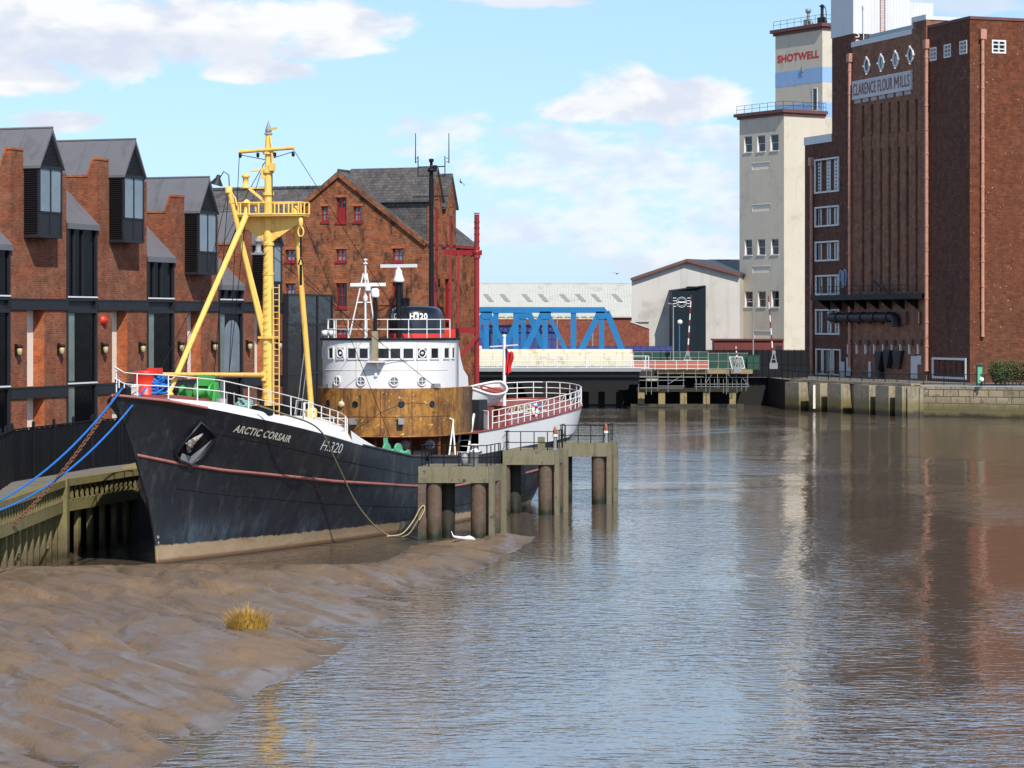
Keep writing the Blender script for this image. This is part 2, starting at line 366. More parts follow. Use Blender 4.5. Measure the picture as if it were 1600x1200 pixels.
# hull: black sides, tide-worn band along the waterline, salt bloom above it, hung with dull streaks
t = NT('worn black hull paint'); p = t.obj(); sx = t.sep(p); z = sx[2]; yy = sx[1]
col = t.mix(t.noise(p, .5, 6, .65), (.007,.009,.014), (.022,.026,.036))
f = t.ramp(t.noise(t.map(p, (1.6,1.6,.10), (math.radians(-24),0,0)), 1, 6, .7), .50, .78, 0, .8); col = t.mix(f, col, (.075,.077,.072))
f = t.ramp(t.noise(t.map(p, (2.6,2.6,.14)), 1, 7, .75), .60, .74, 0, .75); col = t.mix(f, col, (.085,.050,.030))
f = t.ramp(t.noise(t.map(p, (.8,.8,5)), 1, 6, .8), .68, .74, 0, .7); col = t.mix(f, col, (.16,.15,.13))
thr = t.math('MULTIPLY_ADD', yy, -.012, .92)
zr = t.math('SUBTRACT', z, thr)
zn = t.math('ADD', zr, t.math('MULTIPLY', t.math('SUBTRACT', t.noise(p, 2.2, 5), .5), .30))
fb = t.math('MULTIPLY', t.ramp(zr, .1, 1.7, 1, 0), t.ramp(t.noise(t.map(p, (.30,.30,.35)), 1, 5, .6), .42, .68))
fb = t.math('MULTIPLY', fb, t.ramp(t.noise(t.map(p, (1.5,1.5,.25)), 1, 6, .7), .35, .65))
col = t.mix(t.math('MULTIPLY', fb, .8), col, (.095,.135,.18))
tan = t.mix(t.noise(p, 1.3, 6, .7), (.25,.17,.095), (.48,.36,.235))
tan = t.mix(t.ramp(t.noise(t.map(p, (.7,.7,3)), 1, 6, .7), .55, .70, 0, .8), tan, (.24,.10,.06))
tan = t.mix(t.ramp(z, .12, .30, 1, 0), tan, (.16,.085,.045)); tan = t.mix(t.ramp(z, .0, .10, 1, 0), tan, (.03,.024,.014))
col = t.mix(t.ramp(zn, -.05, .05, 1, 0), col, tan)
nb = t.bump(t.noise(t.map(p, (.35,.35,.35)), 1.4, 3), .05); nb = t.bump(t.noise(p, 8, 4), .004, 1, nb)
MT['hull'] = t.fin(col, t.ramp(t.noise(p, 1.2, 4), .3, .7, .30, .55), 0, nb, .5)
MT['strake'] = plain('dull pink strake', (.36,.13,.105), .6, .15, 1, c2=(.19,.11,.09), s2=1.6)
MT['letters'] = plain('worn cream lettering', (.72,.68,.56), .6, .06, 3, c2=(.45,.22,.08), s2=2.3, lo=.60, hi=.70)
MT['letters_grey'] = plain('weathered white lettering', (.58,.58,.56), .6, .2, 3)
MT['white_letters'] = plain('clean white lettering', (.8,.8,.8), .5, .03)
MT['funnel_black'] = plain('funnel black', (.010,.012,.020), .3, .2)
MT['wood_grey'] = plain('bare post timber', (.30,.25,.16), .8, .25, 3)
MT['ensign_red'] = plain('red ensign cloth', (.55,.02,.02), .8, .15)
MT['lamp_yellow'] = plain('brass lamp glass', (.42,.36,.18), .5, .15)
MT['amber'] = plain('amber lantern', (.28,.075,.02), .4, .1)
MT['globe'] = plain('white globe', (.8,.8,.78), .4, .03)
MT['ground'] = plain('quay paving', (.17,.155,.135), .9, .2, .3, c2=(.11,.10,.09), s2=.4)
MT['mould'] = plain('black mould patch', (.022,.018,.012), .9, .3)
MT['graffiti'] = plain('pale blue spray paint', (.28,.42,.60), .7, .2, 2)
# ---------------------------------------------------------------- camera, light, sky
cam = bpy.data.cameras.new('camera'); co = bpy.data.objects.new('camera', cam); COL.objects.link(co)
co.location = (0, 0, CAMH); co.rotation_euler = (math.pi/2, 0, 0)
cam.sensor_width = 36; cam.lens = 90; cam.shift_y = -.0625; cam.clip_end = 20000; cam.clip_start = .5
SC.camera = co
SUN = V((.237, -.657, .716)).normalized()
sl = bpy.data.lights.new('sun', 'SUN'); sl.energy = 5.0; sl.angle = math.radians(.5); sl.color = (1.0, .945, .86)
so = bpy.data.objects.new('sun', sl); COL.objects.link(so)
so.rotation_euler = (-SUN).to_track_quat('-Z', 'Y').to_euler()
w = bpy.data.worlds.new('World'); SC.world = w; w.use_nodes = True
wt = w.node_tree; wt.nodes.clear()
class WN(NT):
    def __init__(s): s.t = wt
q = WN()
out = q.n('ShaderNodeOutputWorld'); bg = q.n('ShaderNodeBackground'); q.l(bg.outputs[0], out.inputs[0]); bg.inputs[1].default_value = .13
sky = q.n('ShaderNodeTexSky'); sky.sky_type = 'NISHITA'; sky.sun_disc = False
sky.sun_elevation = math.asin(SUN.z); sky.sun_rotation = math.atan2(SUN.x, SUN.y)
sky.air_density = 1.0; sky.dust_density = .15; sky.ozone_density = 3.0; sky.altitude = 0
d = q.n('ShaderNodeTexCoord').outputs['Generated']; sx = q.sep(d)
az = q.math('ARCTAN2', sx[0], sx[1]); el = q.math('ARCSINE', sx[2])
cv = q.n('ShaderNodeCombineXYZ'); q.l(az, cv.inputs[0]); q.l(el, cv.inputs[1])
A = math.radians
def n2(scale, detail, off=0.0, sy=2.0, dist=0.0, rough=.55):
    return q.noise(q.map(cv.outputs[0], (1, sy, 1), loc=(0, off, 0)), scale, detail, rough, dist)
def blob(a, e, ra, re):                             # cloud centre and half-size in degrees of azimuth and elevation
    u = q.math('DIVIDE', q.math('SUBTRACT', az, A(a)), A(ra)); v = q.math('DIVIDE', q.math('SUBTRACT', el, A(e)), A(re))
    return q.math('SUBTRACT', 1.0, q.math('ADD', q.math('MULTIPLY', u, u), q.math('MULTIPLY', v, v)))
def cmax(bs):
    x = q.math('MAXIMUM', bs[0], -1.0)
    for b in bs[1:]: x = q.math('MAXIMUM', x, b)
    return x
def B(px, py, rx, ry): return blob(math.degrees(math.atan((px-CX)/F)), math.degrees(math.atan((HY-py)/F)), rx/F*57.3, ry/F*57.3)
heavy = cmax([B(20,62,210,66), B(170,56,260,72), B(340,50,220,58), B(505,45,130,50), B(30,132,90,28), B(400,112,95,24), B(975,150,85,48), B(1065,160,105,38), B(935,172,95,28), B(820,-6,120,20), B(90,195,70,20)])
soft = cmax([B(870,235,150,45), B(950,262,260,55), B(1110,228,90,40), B(820,272,130,30), B(960,211,60,9), B(640,238,50,14), B(1010,330,240,40), B(1080,390,220,45), B(830,360,160,34), B(690,205,80,30), B(1500,12,160,18)])
nf = q.math('SUBTRACT', n2(42, 8, dist=.2, rough=.58), .5)
gen = q.math('MULTIPLY', q.ramp(n2(5.5, 7, 3.0, 2.4, .4), .50, .66), q.ramp(el, A(18), A(30), 1, .2))
above = q.ramp(el, A(7.6), A(10), 0, 1)
hv = q.ramp(q.math('ADD', heavy, q.math('MULTIPLY', nf, 3.0)), -.18, .55)
sv = q.math('MULTIPLY', q.ramp(q.math('ADD', soft, q.math('MULTIPLY', nf, 5.0)), -.2, 1.0), .72)
back = q.ramp(sx[1], -.2, .3, 1, 0)
gv = q.math('MULTIPLY', gen, q.math('MAXIMUM', above, back))
mask = q.math('MAXIMUM', q.math('MAXIMUM', hv, sv), q.math('MULTIPLY', gv, .9))
low = q.math('SUBTRACT', n2(24, 4, .034, 2.0, .2), n2(24, 4, -.014, 2.0, .2))
shade = q.ramp(low, -.16, .10, .2, 1)
hz = cmax([B(210,85,330,34), B(820,-2,150,22), B(60,118,130,18)])   # grey undersides
shade = q.math('MULTIPLY', shade, q.ramp(hz, -.3, .6, 1, .5))
white = q.mix(shade, (4.9, 5.4, 6.5), (7.0, 7.1, 7.2))
tint = q.mix(q.ramp(el, A(8), A(14)), q.mix(q.math('DIVIDE', el, A(8)), (.49,.66,1.10), (.96,1.0,.98)), q.mix(q.ramp(el, A(20), A(34)), (2.25, 2.1, 1.95), (.55, .6, .65)))
hsv = q.n('ShaderNodeMix'); hsv.data_type = 'RGBA'; hsv.blend_type = 'MULTIPLY'; hsv.inputs[0].default_value = 1; q.l(sky.outputs[0], hsv.inputs[6]); q.l(tint, hsv.inputs[7])
col = q.mix(mask, hsv.outputs[2], white)
q.l(col, bg.inputs[0])
SC.view_settings.view_transform = 'Standard'; SC.view_settings.look = 'None'; SC.view_settings.exposure = .1; SC.view_settings.gamma = 1
SC.render.engine = 'CYCLES'
SC.cycles.max_bounces = 6; SC.cycles.diffuse_bounces = 3; SC.cycles.glossy_bounces = 4; SC.cycles.transmission_bounces = 2
SC.cycles.caustics_reflective = False; SC.cycles.caustics_refractive = False
SC.cycles.use_denoising = True
# ---------------------------------------------------------------- land
QL = [(-27,-60), (-24,60), (-23.3,100), (-23,115), (-22.9,129), (-20.6,138.5), (-4,362)]      # edge of the left bank
QR = [(36,362), (37.6,343), (49.9,318), (62.4,312), (130,286), (420,180), (700,40)]           # edge of the right bank
ZL = 3.9
bm = MB()
FAR = 6000
for (a, b) in zip(QL, QL[1:]): bm.add([(a[0],a[1],ZL), (b[0],b[1],ZL), (-FAR,b[1],ZL), (-FAR,a[1],ZL)], [(0,1,2,3)])
bm.add([(-FAR,362,ZL), (FAR,362,ZL), (FAR,FAR,ZL), (-FAR,FAR,ZL)], [(0,1,2,3)])
for (a, b) in zip(QR, QR[1:]): bm.add([(a[0],a[1],ZL), (b[0],b[1],ZL), (FAR,b[1],ZL), (FAR,a[1],ZL)], [(0,1,2,3)])
structure(bm.build('ground', MT['ground']))
# ---------------------------------------------------------------- water
t = NT('river water'); p = t.pos()
wp = t.map(p, (1, 1, 1))
patch = t.ramp(t.noise(t.map(p, (.030,.013,1)), 1, 4, .6, .8), .42, .58, .30, 1.25)      # calmer and ruffled patches
h = t.math('ADD', t.math('MULTIPLY', t.noise(t.map(p, (1.0,1.5,1), (0,0,.25)), .8, 2, .5, .3), .046), t.math('MULTIPLY', t.noise(t.map(p, (.75,1.5,1), (0,0,-.12)), 1.7, 2, .5, .4), .050))
h = t.math('ADD', h, t.math('MULTIPLY', t.noise(t.map(p, (1,1.5,1)), .2, 3, .5), .05))
h = t.math('ADD', h, t.math('MULTIPLY', t.noise(t.map(p, (.8,1.5,1)), 4.6, 2, .5, .3), .010))
h = t.math('MULTIPLY', h, patch)
nb = t.bump(h, 1.0, 1.0)
c = t.mix(t.noise(t.map(p, (.02,.012,1)), 1, 4), (.085,.064,.047), (.125,.096,.070))
MT['water'] = t.fin(c, .05, 0, nb, .5); t.p.inputs['IOR'].default_value = 2.0
bm = MB(); bm.add([(-80,-80,0), (700,-80,0), (700,375,0), (-80,375,0)], [(0,1,2,3)])
structure(bm.build('water', MT['water']))
# ---------------------------------------------------------------- mud bank
SHORE = [(838,838),(815,856),(790,868),(762,886),(735,897),(700,915),(668,930),(640,946),(612,968),(575,982),(540,1010),(505,1034),(470,1052),(425,1072),(385,1100),(372,1128),(318,1155),(285,1180),(240,1200),(190,1235),(140,1290),
         (60,1420),(-900,1420),(-900,890),(-60,889.5),(0,888.5),(120,886.5),(240,885.5),(340,884),(440,883),(520,885),(585,881),(622,866),(650,851),(690,845),(735,838),(790,833.5)]
poly = np.array([[onz(a, b).x, onz(a, b).y] for a, b in SHORE])
def vnoise(x, y, seed):
    xi = np.floor(x).astype(int); yi = np.floor(y).astype(int); xf = x-xi; yf = y-yi
    def hsh(a, b):
        n = (a*374761393+b*668265263+seed*1274126177) & 0x7fffffff
        n = ((n ^ (n >> 13))*1274126177) & 0x7fffffff
        return ((n ^ (n >> 16)) & 0xffff)/65535.0
    u = xf*xf*xf*(xf*(xf*6-15)+10); v = yf*yf*yf*(yf*(yf*6-15)+10)
    return (hsh(xi,yi)*(1-u)+hsh(xi+1,yi)*u)*(1-v)+(hsh(xi,yi+1)*(1-u)+hsh(xi+1,yi+1)*u)*v
def fbm(x, y, seed, o=5, g=.5):
    s = 0; a = 1; n = 0
    for i in range(o): s = s+a*vnoise(x, y, seed+i*17); n += a; a *= g; x, y = x*1.93+3.1, y*2.07+1.7
    return s/n-.5
def sdist(X, Y):
    d = np.full(X.shape, 1e9); ins = np.zeros(X.shape, bool); n = len(poly)
    for i in range(n):
        ax, ay = poly[i]; bx, by = poly[(i+1) % n]; ex, ey = bx-ax, by-ay
        tt = np.clip(((X-ax)*ex+(Y-ay)*ey)/(ex*ex+ey*ey+1e-9), 0, 1)
        d = np.minimum(d, (X-ax-tt*ex)**2+(Y-ay-tt*ey)**2)
        c = ((ay > Y) != (by > Y)) & (X < (bx-ax)*(Y-ay)/(by-ay+1e-12)+ax); ins ^= c
    d = np.sqrt(d); return np.where(ins, d, -d)
def mud_h(X, Y):
    d = sdist(X, Y)+.5*fbm(X*.55, Y*.30, 5, 4)+.25*fbm(X*2.2, Y*1.3, 9, 3)
    ip = np.maximum(d, 0)
    base = np.where(d > 0, 1.35*(1-np.exp(-ip/9.0)), np.maximum(d*.35, -1.5))
    k = 1-np.exp(-ip/1.5)
    ca, sa = math.cos(.55), math.sin(.55)                      # gullies drain towards the river
    u = .55*X-.83*Y; v = .83*X+.55*Y
    wob = 1.6*fbm(X*.14, Y*.10, 21, 3)
    g = 1-np.abs(fbm(u*.055+wob*.2, v*.26+wob*.7, 31, 4, .5)*2)*2.2
    gul = -np.clip(g-.52, 0, 1)*.85
    g2 = 1-np.abs(fbm(u*.13+wob*.3, v*.8+wob, 77, 3)*2)*2.4
    gul = gul-np.clip(g2-.50, 0, 1)*.38
    lump = .18*fbm(u*.10, v*.33, 41, 5, .55)+.10*fbm(u*.35+wob, v*2.2+wob, 51, 4, .6)
    knoll = np.exp(-((X+9.3)**2+(Y-90.3)**2)/2.6)             # firmer knoll that carries the straw tuft
    return base+k*(gul+lump)*(1-knoll)+.22*knoll
xs = np.arange(-31, 5.2, .14); ys = np.concatenate([np.arange(54, 112, .16), np.arange(112, 146, .24)])
X, Y = np.meshgrid(xs, ys); Z = mud_h(X, Y)
nx, ny = len(xs), len(ys)
vs = np.stack([X.ravel(), Y.ravel(), Z.ravel()], 1)
idx = np.arange(nx*ny).reshape(ny, nx)
fc = np.stack([idx[:-1,:-1].ravel(), idx[:-1,1:].ravel(), idx[1:,1:].ravel(), idx[1:,:-1].ravel()], 1)
zz = Z.ravel()[fc].max(1); fc = fc[zz > -.45]
me = bpy.data.meshes.new('mud_bank'); me.from_pydata(vs.tolist(), [], fc.tolist()); me.polygons.foreach_set('use_smooth', [True]*len(fc))
t = NT('wet river mud'); p = t.pos()
c = t.mix(t.noise(p, .5, 6, .65), (.150,.092,.047), (.228,.150,.086))
c = t.mix(t.ramp(t.noise(t.map(p, (.22,.5,1)), 1, 6, .65), .5, .68, 0, .6), c, (.095,.078,.060))
c = t.mix(t.ramp(t.sep(p)[2], .0, .12, .6, 0), c, (.075,.05,.032))
wet = t.ramp(t.noise(t.map(p, (.40,.13,1), (0,0,-.585)), 1, 6, .62), .36, .57)
dry = t.math('MULTIPLY_ADD', wet, -.8, 1.0)
nb = t.bump(t.math('MULTIPLY', dry, t.noise(t.map(p, (1.6,.6,1), (0,0,-.585)), 2.0, 7, .62)), .08)
nb = t.bump(t.math('MULTIPLY', dry, t.noise(p, 9, 5, .65)), .030, 1, nb)
c = t.mix(t.math('MULTIPLY', wet, .6), c, (.150,.112,.082))
MT['mud'] = t.fin(c, t.math('MULTIPLY_ADD', wet, -.50, .80), 0, nb, .75)
me.materials.append(MT['mud']); mo = bpy.data.objects.new('mud_bank', me); COL.objects.link(mo); structure(mo)
def mud_z(x, y): return float(mud_h(np.array([[x]]), np.array([[y]]))[0, 0])
# ---------------------------------------------------------------- brick museum with leaded gables on the left bank
MUS = thing('museum_building', 'long red brick building with grey leaded gables and boxed-out windows behind the black fence', 'building', (-29.4, 150, 0), -20)
Xp, Yp = V((1,0,0)), V((0,1,0))
UDZ = [0, 0, -1.85, -3.7]; EAVE = [16.4, 17.9, 16.1, 14.4]
BANDS = [(7.35, 8.0), (12.6, 13.25)]
ur = random.Random(3)
wall = MB()
for i in range(4):
    a0 = 10.3*i; dz = UDZ[i]; top = 20.95+dz; pt = 22.0+dz
    # front wall with the tall recesses
    holes = [(a0+1.9, a0+3.9, 8.0, 12.6, .8), (a0+1.9, a0+3.9, 3.9, 7.35, .8)]
    wall.wall((0,0,0), Yp, Xp, a0, a0+6.5, 3.9, top, holes, 0, .8, 1)
    # pier with its sloped shoulder, flank walls and flat top
    prof = [(-.0, 3.9), (0, pt), (-.28, pt), (-.62, top), (-9, top), (-9, 3.9)]
    wall.add([(x, a0, z) for x, z in prof], [tuple(range(6))], 0)
    wall.add([(x, a0+1.45, z) for x, z in [(0, top), (0, pt), (-.28, pt), (-.62, top)]], [(0,1,2,3)], 0)
    wall.add([(0,a0,top),(0,a0+1.45,top),(0,a0+1.45,pt),(0,a0,pt)], [(0,1,2,3)], 0)
    wall.add([(-.28,a0,pt),(-.28,a0+1.45,pt),(-.62,a0+1.45,top),(-.62,a0,top)], [(0,1,2,3)], 0)
    wall.add([(0,a0,pt),(0,a0+1.45,pt),(-.28,a0+1.45,pt),(-.28,a0,pt)], [(0,1,2,3)], 0)
    wall.add([(0,a0+6.5,3.9),(0,a0+6.5,top),(-9,a0+6.5,top),(-9,a0+6.5,3.9)], [(0,1,2,3)], 0)
    wall.add([(-.62,a0,top),(-.62,a0+6.5,top),(-9,a0+6.5,top),(-9,a0,top)], [(0,1,2,3)], 0)
    wall.add([(0,a0+1.45,top),(0,a0+6.5,top),(-.62,a0+6.5,top),(-.62,a0+1.45,top)], [(0,1,2,3)], 0)
wall.build('wall', [MT['brick_museum'], MT['brick_orange']], MUS)
for i in range(4):
    a0 = 10.3*i; dz = UDZ[i]; top = 20.95+dz; pt = 22.0+dz
    m = MB()                                       # brick-on-edge coping
    m.box(-.30, .04, a0-.04, a0+1.49, pt, pt+.14); m.box(-9, -.60, a0-.05, a0+.35, top, top+.13)
    m.bar((-.30, a0+.16, pt+.07), (-.66, a0+.16, top+.07), .42, .13)
    m.build('coping', MT['brick_orange'], MUS)
    for z0, z1 in ((3.95, 7.35), (8.0, 12.6)):
        m = MB(); m.pane((-.79,0,0), Yp, Xp, a0+1.92, a0+3.88, z0+.02, z1-.02, .03); m.build('recess_panel', MT['white_panel'], MUS)
    for z0, z1 in BANDS:
        m = MB(); m.box(.003, .09, a0-.01, a0+6.51, z0, z1); m.box(-.02, .12, a0, a0+6.5, z1-.07, z1+.03); m.build('string_band', MT['charcoal'], MUS)
    # boxed-out window under its gable
    b0, b1 = a0+1.5, a0+4.2; z0, z1 = 16.95+dz, 21.1+dz; mid = (b0+b1)/2
    orl = MB()
    orl.box(.004, 1.0, b0+.02, b1-.02, z0+.02, z1-.02)
    orl.box(.9, 1.06, b0, b0+.16, z0, z1); orl.box(.9, 1.06, b1-.16, b1, z0, z1)
    orl.box(.01, 1.07, b0-.01, b1+.01, z0-.07, z0+.1); orl.box(.01, 1.09, b0-.02, b1+.02, z1-.16, z1+.05)
    orl.box(1.0, 1.06, mid-.06, mid+.06, z0, z1); orl.box(1.0, 1.06, b0, b1, z0+1.38, z0+1.5)
    ob = orl.build('boxed_window', MT['charcoal'], MUS)
    m = MB()
    for k in range(30): zz = z0+.2+k*.128; m.obox((.5, b0-.02, zz), (.44,0,0), (0,.03,-.035), (0,.012,.012))
    m.build('louvre', MT['louvre'], ob)
    for c, e in ((b0+.16, mid-.06), (mid+.06, b1-.16)):
        m = MB(); m.pane((1.0,0,0), Yp, Xp, c, e, z0+1.5, z1-.16, .025); m.build('pane', MT['pane_sky'], ob)
        m = MB(); m.pane((1.0,0,0), Yp, Xp, c, e, z0+.1, z0+1.38, .02); m.build('apron_panel', MT['charcoal'], ob)
    rz = 23.45+dz; e0, e1 = b0-.1, b1+.1; rf = MB(); th = .16
    for s_, e in ((0, e0), (1, e1)):
        A_, Bq = V((0, mid, rz)), V((0, e, z1+.02)); sl_ = (A_-Bq).normalized(); nn = V((0, -sl_.z, sl_.y)) if s_ == 0 else V((0, sl_.z, -sl_.y))
        if nn.z < 0: nn = -nn
        rf.prism([V((1.18,0,0))+A_, V((1.18,0,0))+Bq, V((1.18,0,0))+Bq-V((0,0,th)), V((1.18,0,0))+A_-V((0,0,th*1.9))], (-10.2,0,0))
    rf.tube([(1.19, mid, rz), (-9, mid, rz)], .07, 6)
    for k in range(1, 6):                            # standing seams
        x = 1.1-k*1.7; rf.bar((x, mid, rz+.02), (x, e0, z1+.04), .05, .05)
    rob = rf.build('gable_roof', MT['lead'], MUS)
    m = MB()
    m.add([(1.0, b0+.05, z1+.03), (1.0, b1-.05, z1+.03), (1.0, mid, rz-.2)], [(0,1,2)])
    for k in range(14):
        f = k/14; zz = z1+.1+f*(rz-z1-.4); hw = (b1-b0)/2*(1-f)-.12
        if hw > .05: m.obox((1.03, mid, zz), (.03,0,-.02), (0,hw,0), (.005,0,.012))
    m.build('gable_louvre', MT['louvre'], rob)
# glass bays between the brick piers
for i in range(4):
    g0, g1 = 10.3*i-3.8, 10.3*i; ev = EAVE[i]
    bay = MB(); bay.box(-.5, -.14, g0+.02, g1-.02, 3.9, ev)
    for a in (g0+.02, g1-.2): bay.box(-.14, .05, a, a+.18, 3.9, ev)
    bay.box(-.14, .045, g0+.9, g0+.98, 13.4, ev); bay.box(-.14, .045, g0+1.95, g0+2.03, 13.4, ev)
    for z in (8.08, 12.55, 13.3): bay.box(-.14, .055, g0+.2, g1-.2, z-.12, z+.12)
    bob = bay.build('glazed_bay', MT['charcoal'], MUS)
    for z0, z1, mt in ((4, 7.9, 'pane_black'), (8.25, 12.4, 'pane_black'), (13.5, ev-.1, 'pane_black')):
        m = MB(); m.pane((-.14,0,0), Yp, Xp, g0+.2, g1-.2, z0, z1, .05); m.build('pane', MT[mt], bob)
    for z0, z1 in ((4, 7.9), (8.25, 12.4)):
        m = MB(); m.pane((-.14,0,0), Yp, Xp, g0+.2, g0+1.1, z0, z1, .075); m.build('side_pane', MT['pane_green'], bob)
    if i == 3:                                       # arch-topped display screen behind the last bay's glass
        m = MB(); pts = [(-.06, g0+1.0, 8.4), (-.06, g1-.35, 8.4)]+[(-.06, g0+2.22+1.2*math.cos(k*math.pi/10), 11.0+1.0*math.sin(k*math.pi/10)) for k in range(11)]
        m.add(pts, [tuple(range(len(pts)))]); m.build('arched_screen', MT['pane_sky'], bob)
    for z in (8.12, 13.42):
        m = MB(); m.box(.055, .11, g0+.1, g1-.1, z-.05, z+.04); m.build('sill', MT['white_line'], bob)
    m = MB()
    m.prism([(.16, g0+.03, ev), (.16, g0+.03, ev-.32), (-2.3, g0+.03, ev-.32), (-2.5, g0+.03, ev+2.35), (-2.3, g0+.03, ev+2.42)], (0, 3.8, 0))
    m.bar((.17, g0+.03, ev-.16), (.17, g1-.0+.02, ev-.16), .05, .34)
    m.build('lean_to_roof', MT['lead'], MUS)
    m = MB(); m.box(-9, -2.5, g0, g1, 3.9, ev+2.2); m.build('back_wall', MT['brick_museum'], MUS)
# end glass block
m = MB(); m.box(-8, .35, 37.4, 45.4, 3.9, 13.9)
for a in (37.4, 40.0, 42.6, 45.25): m.box(.35, .45, a, a+.15, 3.9, 13.9)
for z in (8.0, 11.6, 13.75): m.box(.35, .44, 37.4, 45.4, z, z+.14)
eb = m.build('glass_block', MT['charcoal'], MUS)
for a in (37.55, 40.15, 42.75):
    for z0, z1 in ((4, 8), (8.14, 11.6), (11.74, 13.75)):
        m = MB(); m.pane((.35,0,0), Yp, Xp, a, a+2.45, z0, z1, .03); m.build('pane', MT['pane_dark'], eb)
for i in range(4):
    for da in (.55, 5.45):
        a = 10.3*i+da; m = MB()
        m.box(.004, .12, a-.08, a+.08, 9.9, 10.6); m.lathe([(.0,10.53),(.20,10.48),(.22,10.38),(.15,10.36)], 10, (.3, a, 0))
        lo = m.build('wall_lamp', MT['black_steel'], MUS)
        m = MB(); m.lathe([(.09,9.95),(.15,10.05),(.17,10.36),(.0,10.37)], 10, (.3, a, 0)); m.build('lamp_glass', MT['lamp_yellow'], lo)
m = MB(); m.lathe([(.0,.28),(.16,.26),(.27,.14),(.30,.0)], 14, (.004, 11.0, 12.0), 0, (1,0,0)); m.build('alarm_bell', MT['bright_red'], MUS)
# ---------------------------------------------------------------- black board fence on the quay
fl = [V((-23.6,108,0)), V((-24.4,122,0)), V((-25,128,0)), V((-22.9,140,0)), V((-18.6,153,0)), V((-12,172,0))]
FEN = thing('board_fence', 'tall fence of tarred black upright boards along the left quay below the brick building', 'fence', (-23.6, 108, ZL))
off = V((-23.6, 108, ZL)); bd = MB(); rl = MB(); posts = []
for a, b in zip(fl, fl[1:]):
    L = (b-a).length; u = (b-a)/L; nrm = V((u.y, -u.x, 0)); k = 0.0
    while k < L-.05:
        wd = .17; c = a+u*(k+wd/2)-off; c.z = 0
        h = 2.55+ur.uniform(-.025,.025); bd.obox(c+nrm*ur.uniform(-.012,.012)+V((0,0,h/2)), u*(wd/2-.008), nrm*.015, V((0,0,h/2))); k += wd
    for z in (.5, 2.2): rl.bar(a-off+V((0,0,ZL-off.z+off.z+z))-V((0,0,0))-nrm*.06-V((0,0,ZL)) + V((0,0,0)), b-off+V((0,0,z))-nrm*.06, .08, .12) if False else rl.bar(V(((a-off).x,(a-off).y,z))-nrm*.07, V(((b-off).x,(b-off).y,z))-nrm*.07, .08, .12)
    rl.bar(V(((a-off).x,(a-off).y,2.6)), V(((b-off).x,(b-off).y,2.6)), .12, .07)
    for j in range(int(L/3.0)+1): posts.append((a+u*min(j*3.0, L)-off, nrm))
bd.build('board_panel', MT['blackboard'], FEN); rl.build('rail', MT['blackboard'], FEN)
for c, nrm in posts:
    m = MB(); m.box(c.x-.07, c.x+.07, c.y-.07, c.y+.07, 0, 2.85); m.lathe([(.1,2.85),(.0,2.98)], 4, (c.x, c.y, 0), sm=False); m.build('post', MT['blackboard'], FEN)
# ---------------------------------------------------------------- mossy timber quay
tq = [V((-23.3,100,0)), V((-23,115,0)), V((-22.9,129,0)), V((-20.6,138.5,0))]
TQ = thing('timber_quay', 'mossy green timber quay front of beams and upright piles left of the ship bow', 'quay', (-22.9, 129, 0)); off = V((-22.9,129,0))
bk = MB()
for a, b in zip(tq, tq[1:]):
    L = (b-a).length; u = (b-a)/L; nr = V((u.y, -u.x, 0)); a_, b_ = a-off, b-off
    Zv = lambda z: V((0,0,z))
    m = MB(); m.bar(a_+nr*.20+Zv(3.80), b_+nr*.20+Zv(3.80), .62, .36); m.build('cap_beam', MT['moss_timber'], TQ)
    m = MB(); m.bar(a_+nr*.24+Zv(2.62), b_+nr*.24+Zv(2.62), .3, .58); m.build('waler_beam', MT['moss_timber'], TQ)
    nb_ = int(L/.62)
    for k in range(nb_): c = a_+u*(k+.5)*L/nb_+nr*.2; bl = MB(); bl.prism([c-u*.14+Zv(3.62), c+u*.14+Zv(3.62), c+u*.10+nr*.1+Zv(2.91), c-u*.02+nr*.1+Zv(2.91)], nr*.12); bl.build('packing_block', MT['moss_timber'], TQ)
    n_ = int(L/1.55)
    for k in range(n_):
        c = a_+u*((k+.5)*L/n_)+nr*.02; m = MB(); ww = .17+ur.uniform(-.03,.04)
        m.obox(c+Zv(.6), u*ww, nr*.12, Zv(2.2)); m.build('pile', MT['moss_timber'], TQ)
    bk.obox((a_+b_)/2-nr*1.3+Zv(1.2), u*L/2, nr*.05, Zv(2.6))
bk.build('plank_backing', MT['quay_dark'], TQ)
m = MB(); m.obox(V((.25,-.25,1.3)), (.34,0,0), (0,.34,0), (0,0,2.7)); m.build('corner_post', MT['moss_timber'], TQ)
a, b = V((-20.6,138.5,0)), V((-4,362,0)); L = (b-a).length; u = (b-a)/L; nr = V((u.y,-u.x,0))
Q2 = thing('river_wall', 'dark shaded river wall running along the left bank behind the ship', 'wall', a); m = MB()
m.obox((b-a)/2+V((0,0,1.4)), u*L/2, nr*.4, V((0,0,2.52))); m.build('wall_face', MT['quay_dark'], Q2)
m = MB(); m.obox((b-a)/2+V((0,0,4.0)), u*L/2, nr*.5, V((0,0,.1))); m.build('coping', MT['staging'], Q2)
for k, (p0, p1) in enumerate(((onz(-8,872,1.0), onz(22,886,.05)), (onz(76,856,1.35), onz(60,887,.05)))):
    m = MB(); m.tube([(0,0,0), p0-p1], .07, 6); o = m.build('leaning_stake', MT['staging']); o.location = p1
    tag(o, ['thin grey stake leaning against the timber quay at the left edge of the photo', 'thin grey stake leaning on the quay corner post, nearer the ship'][k], 'stake')
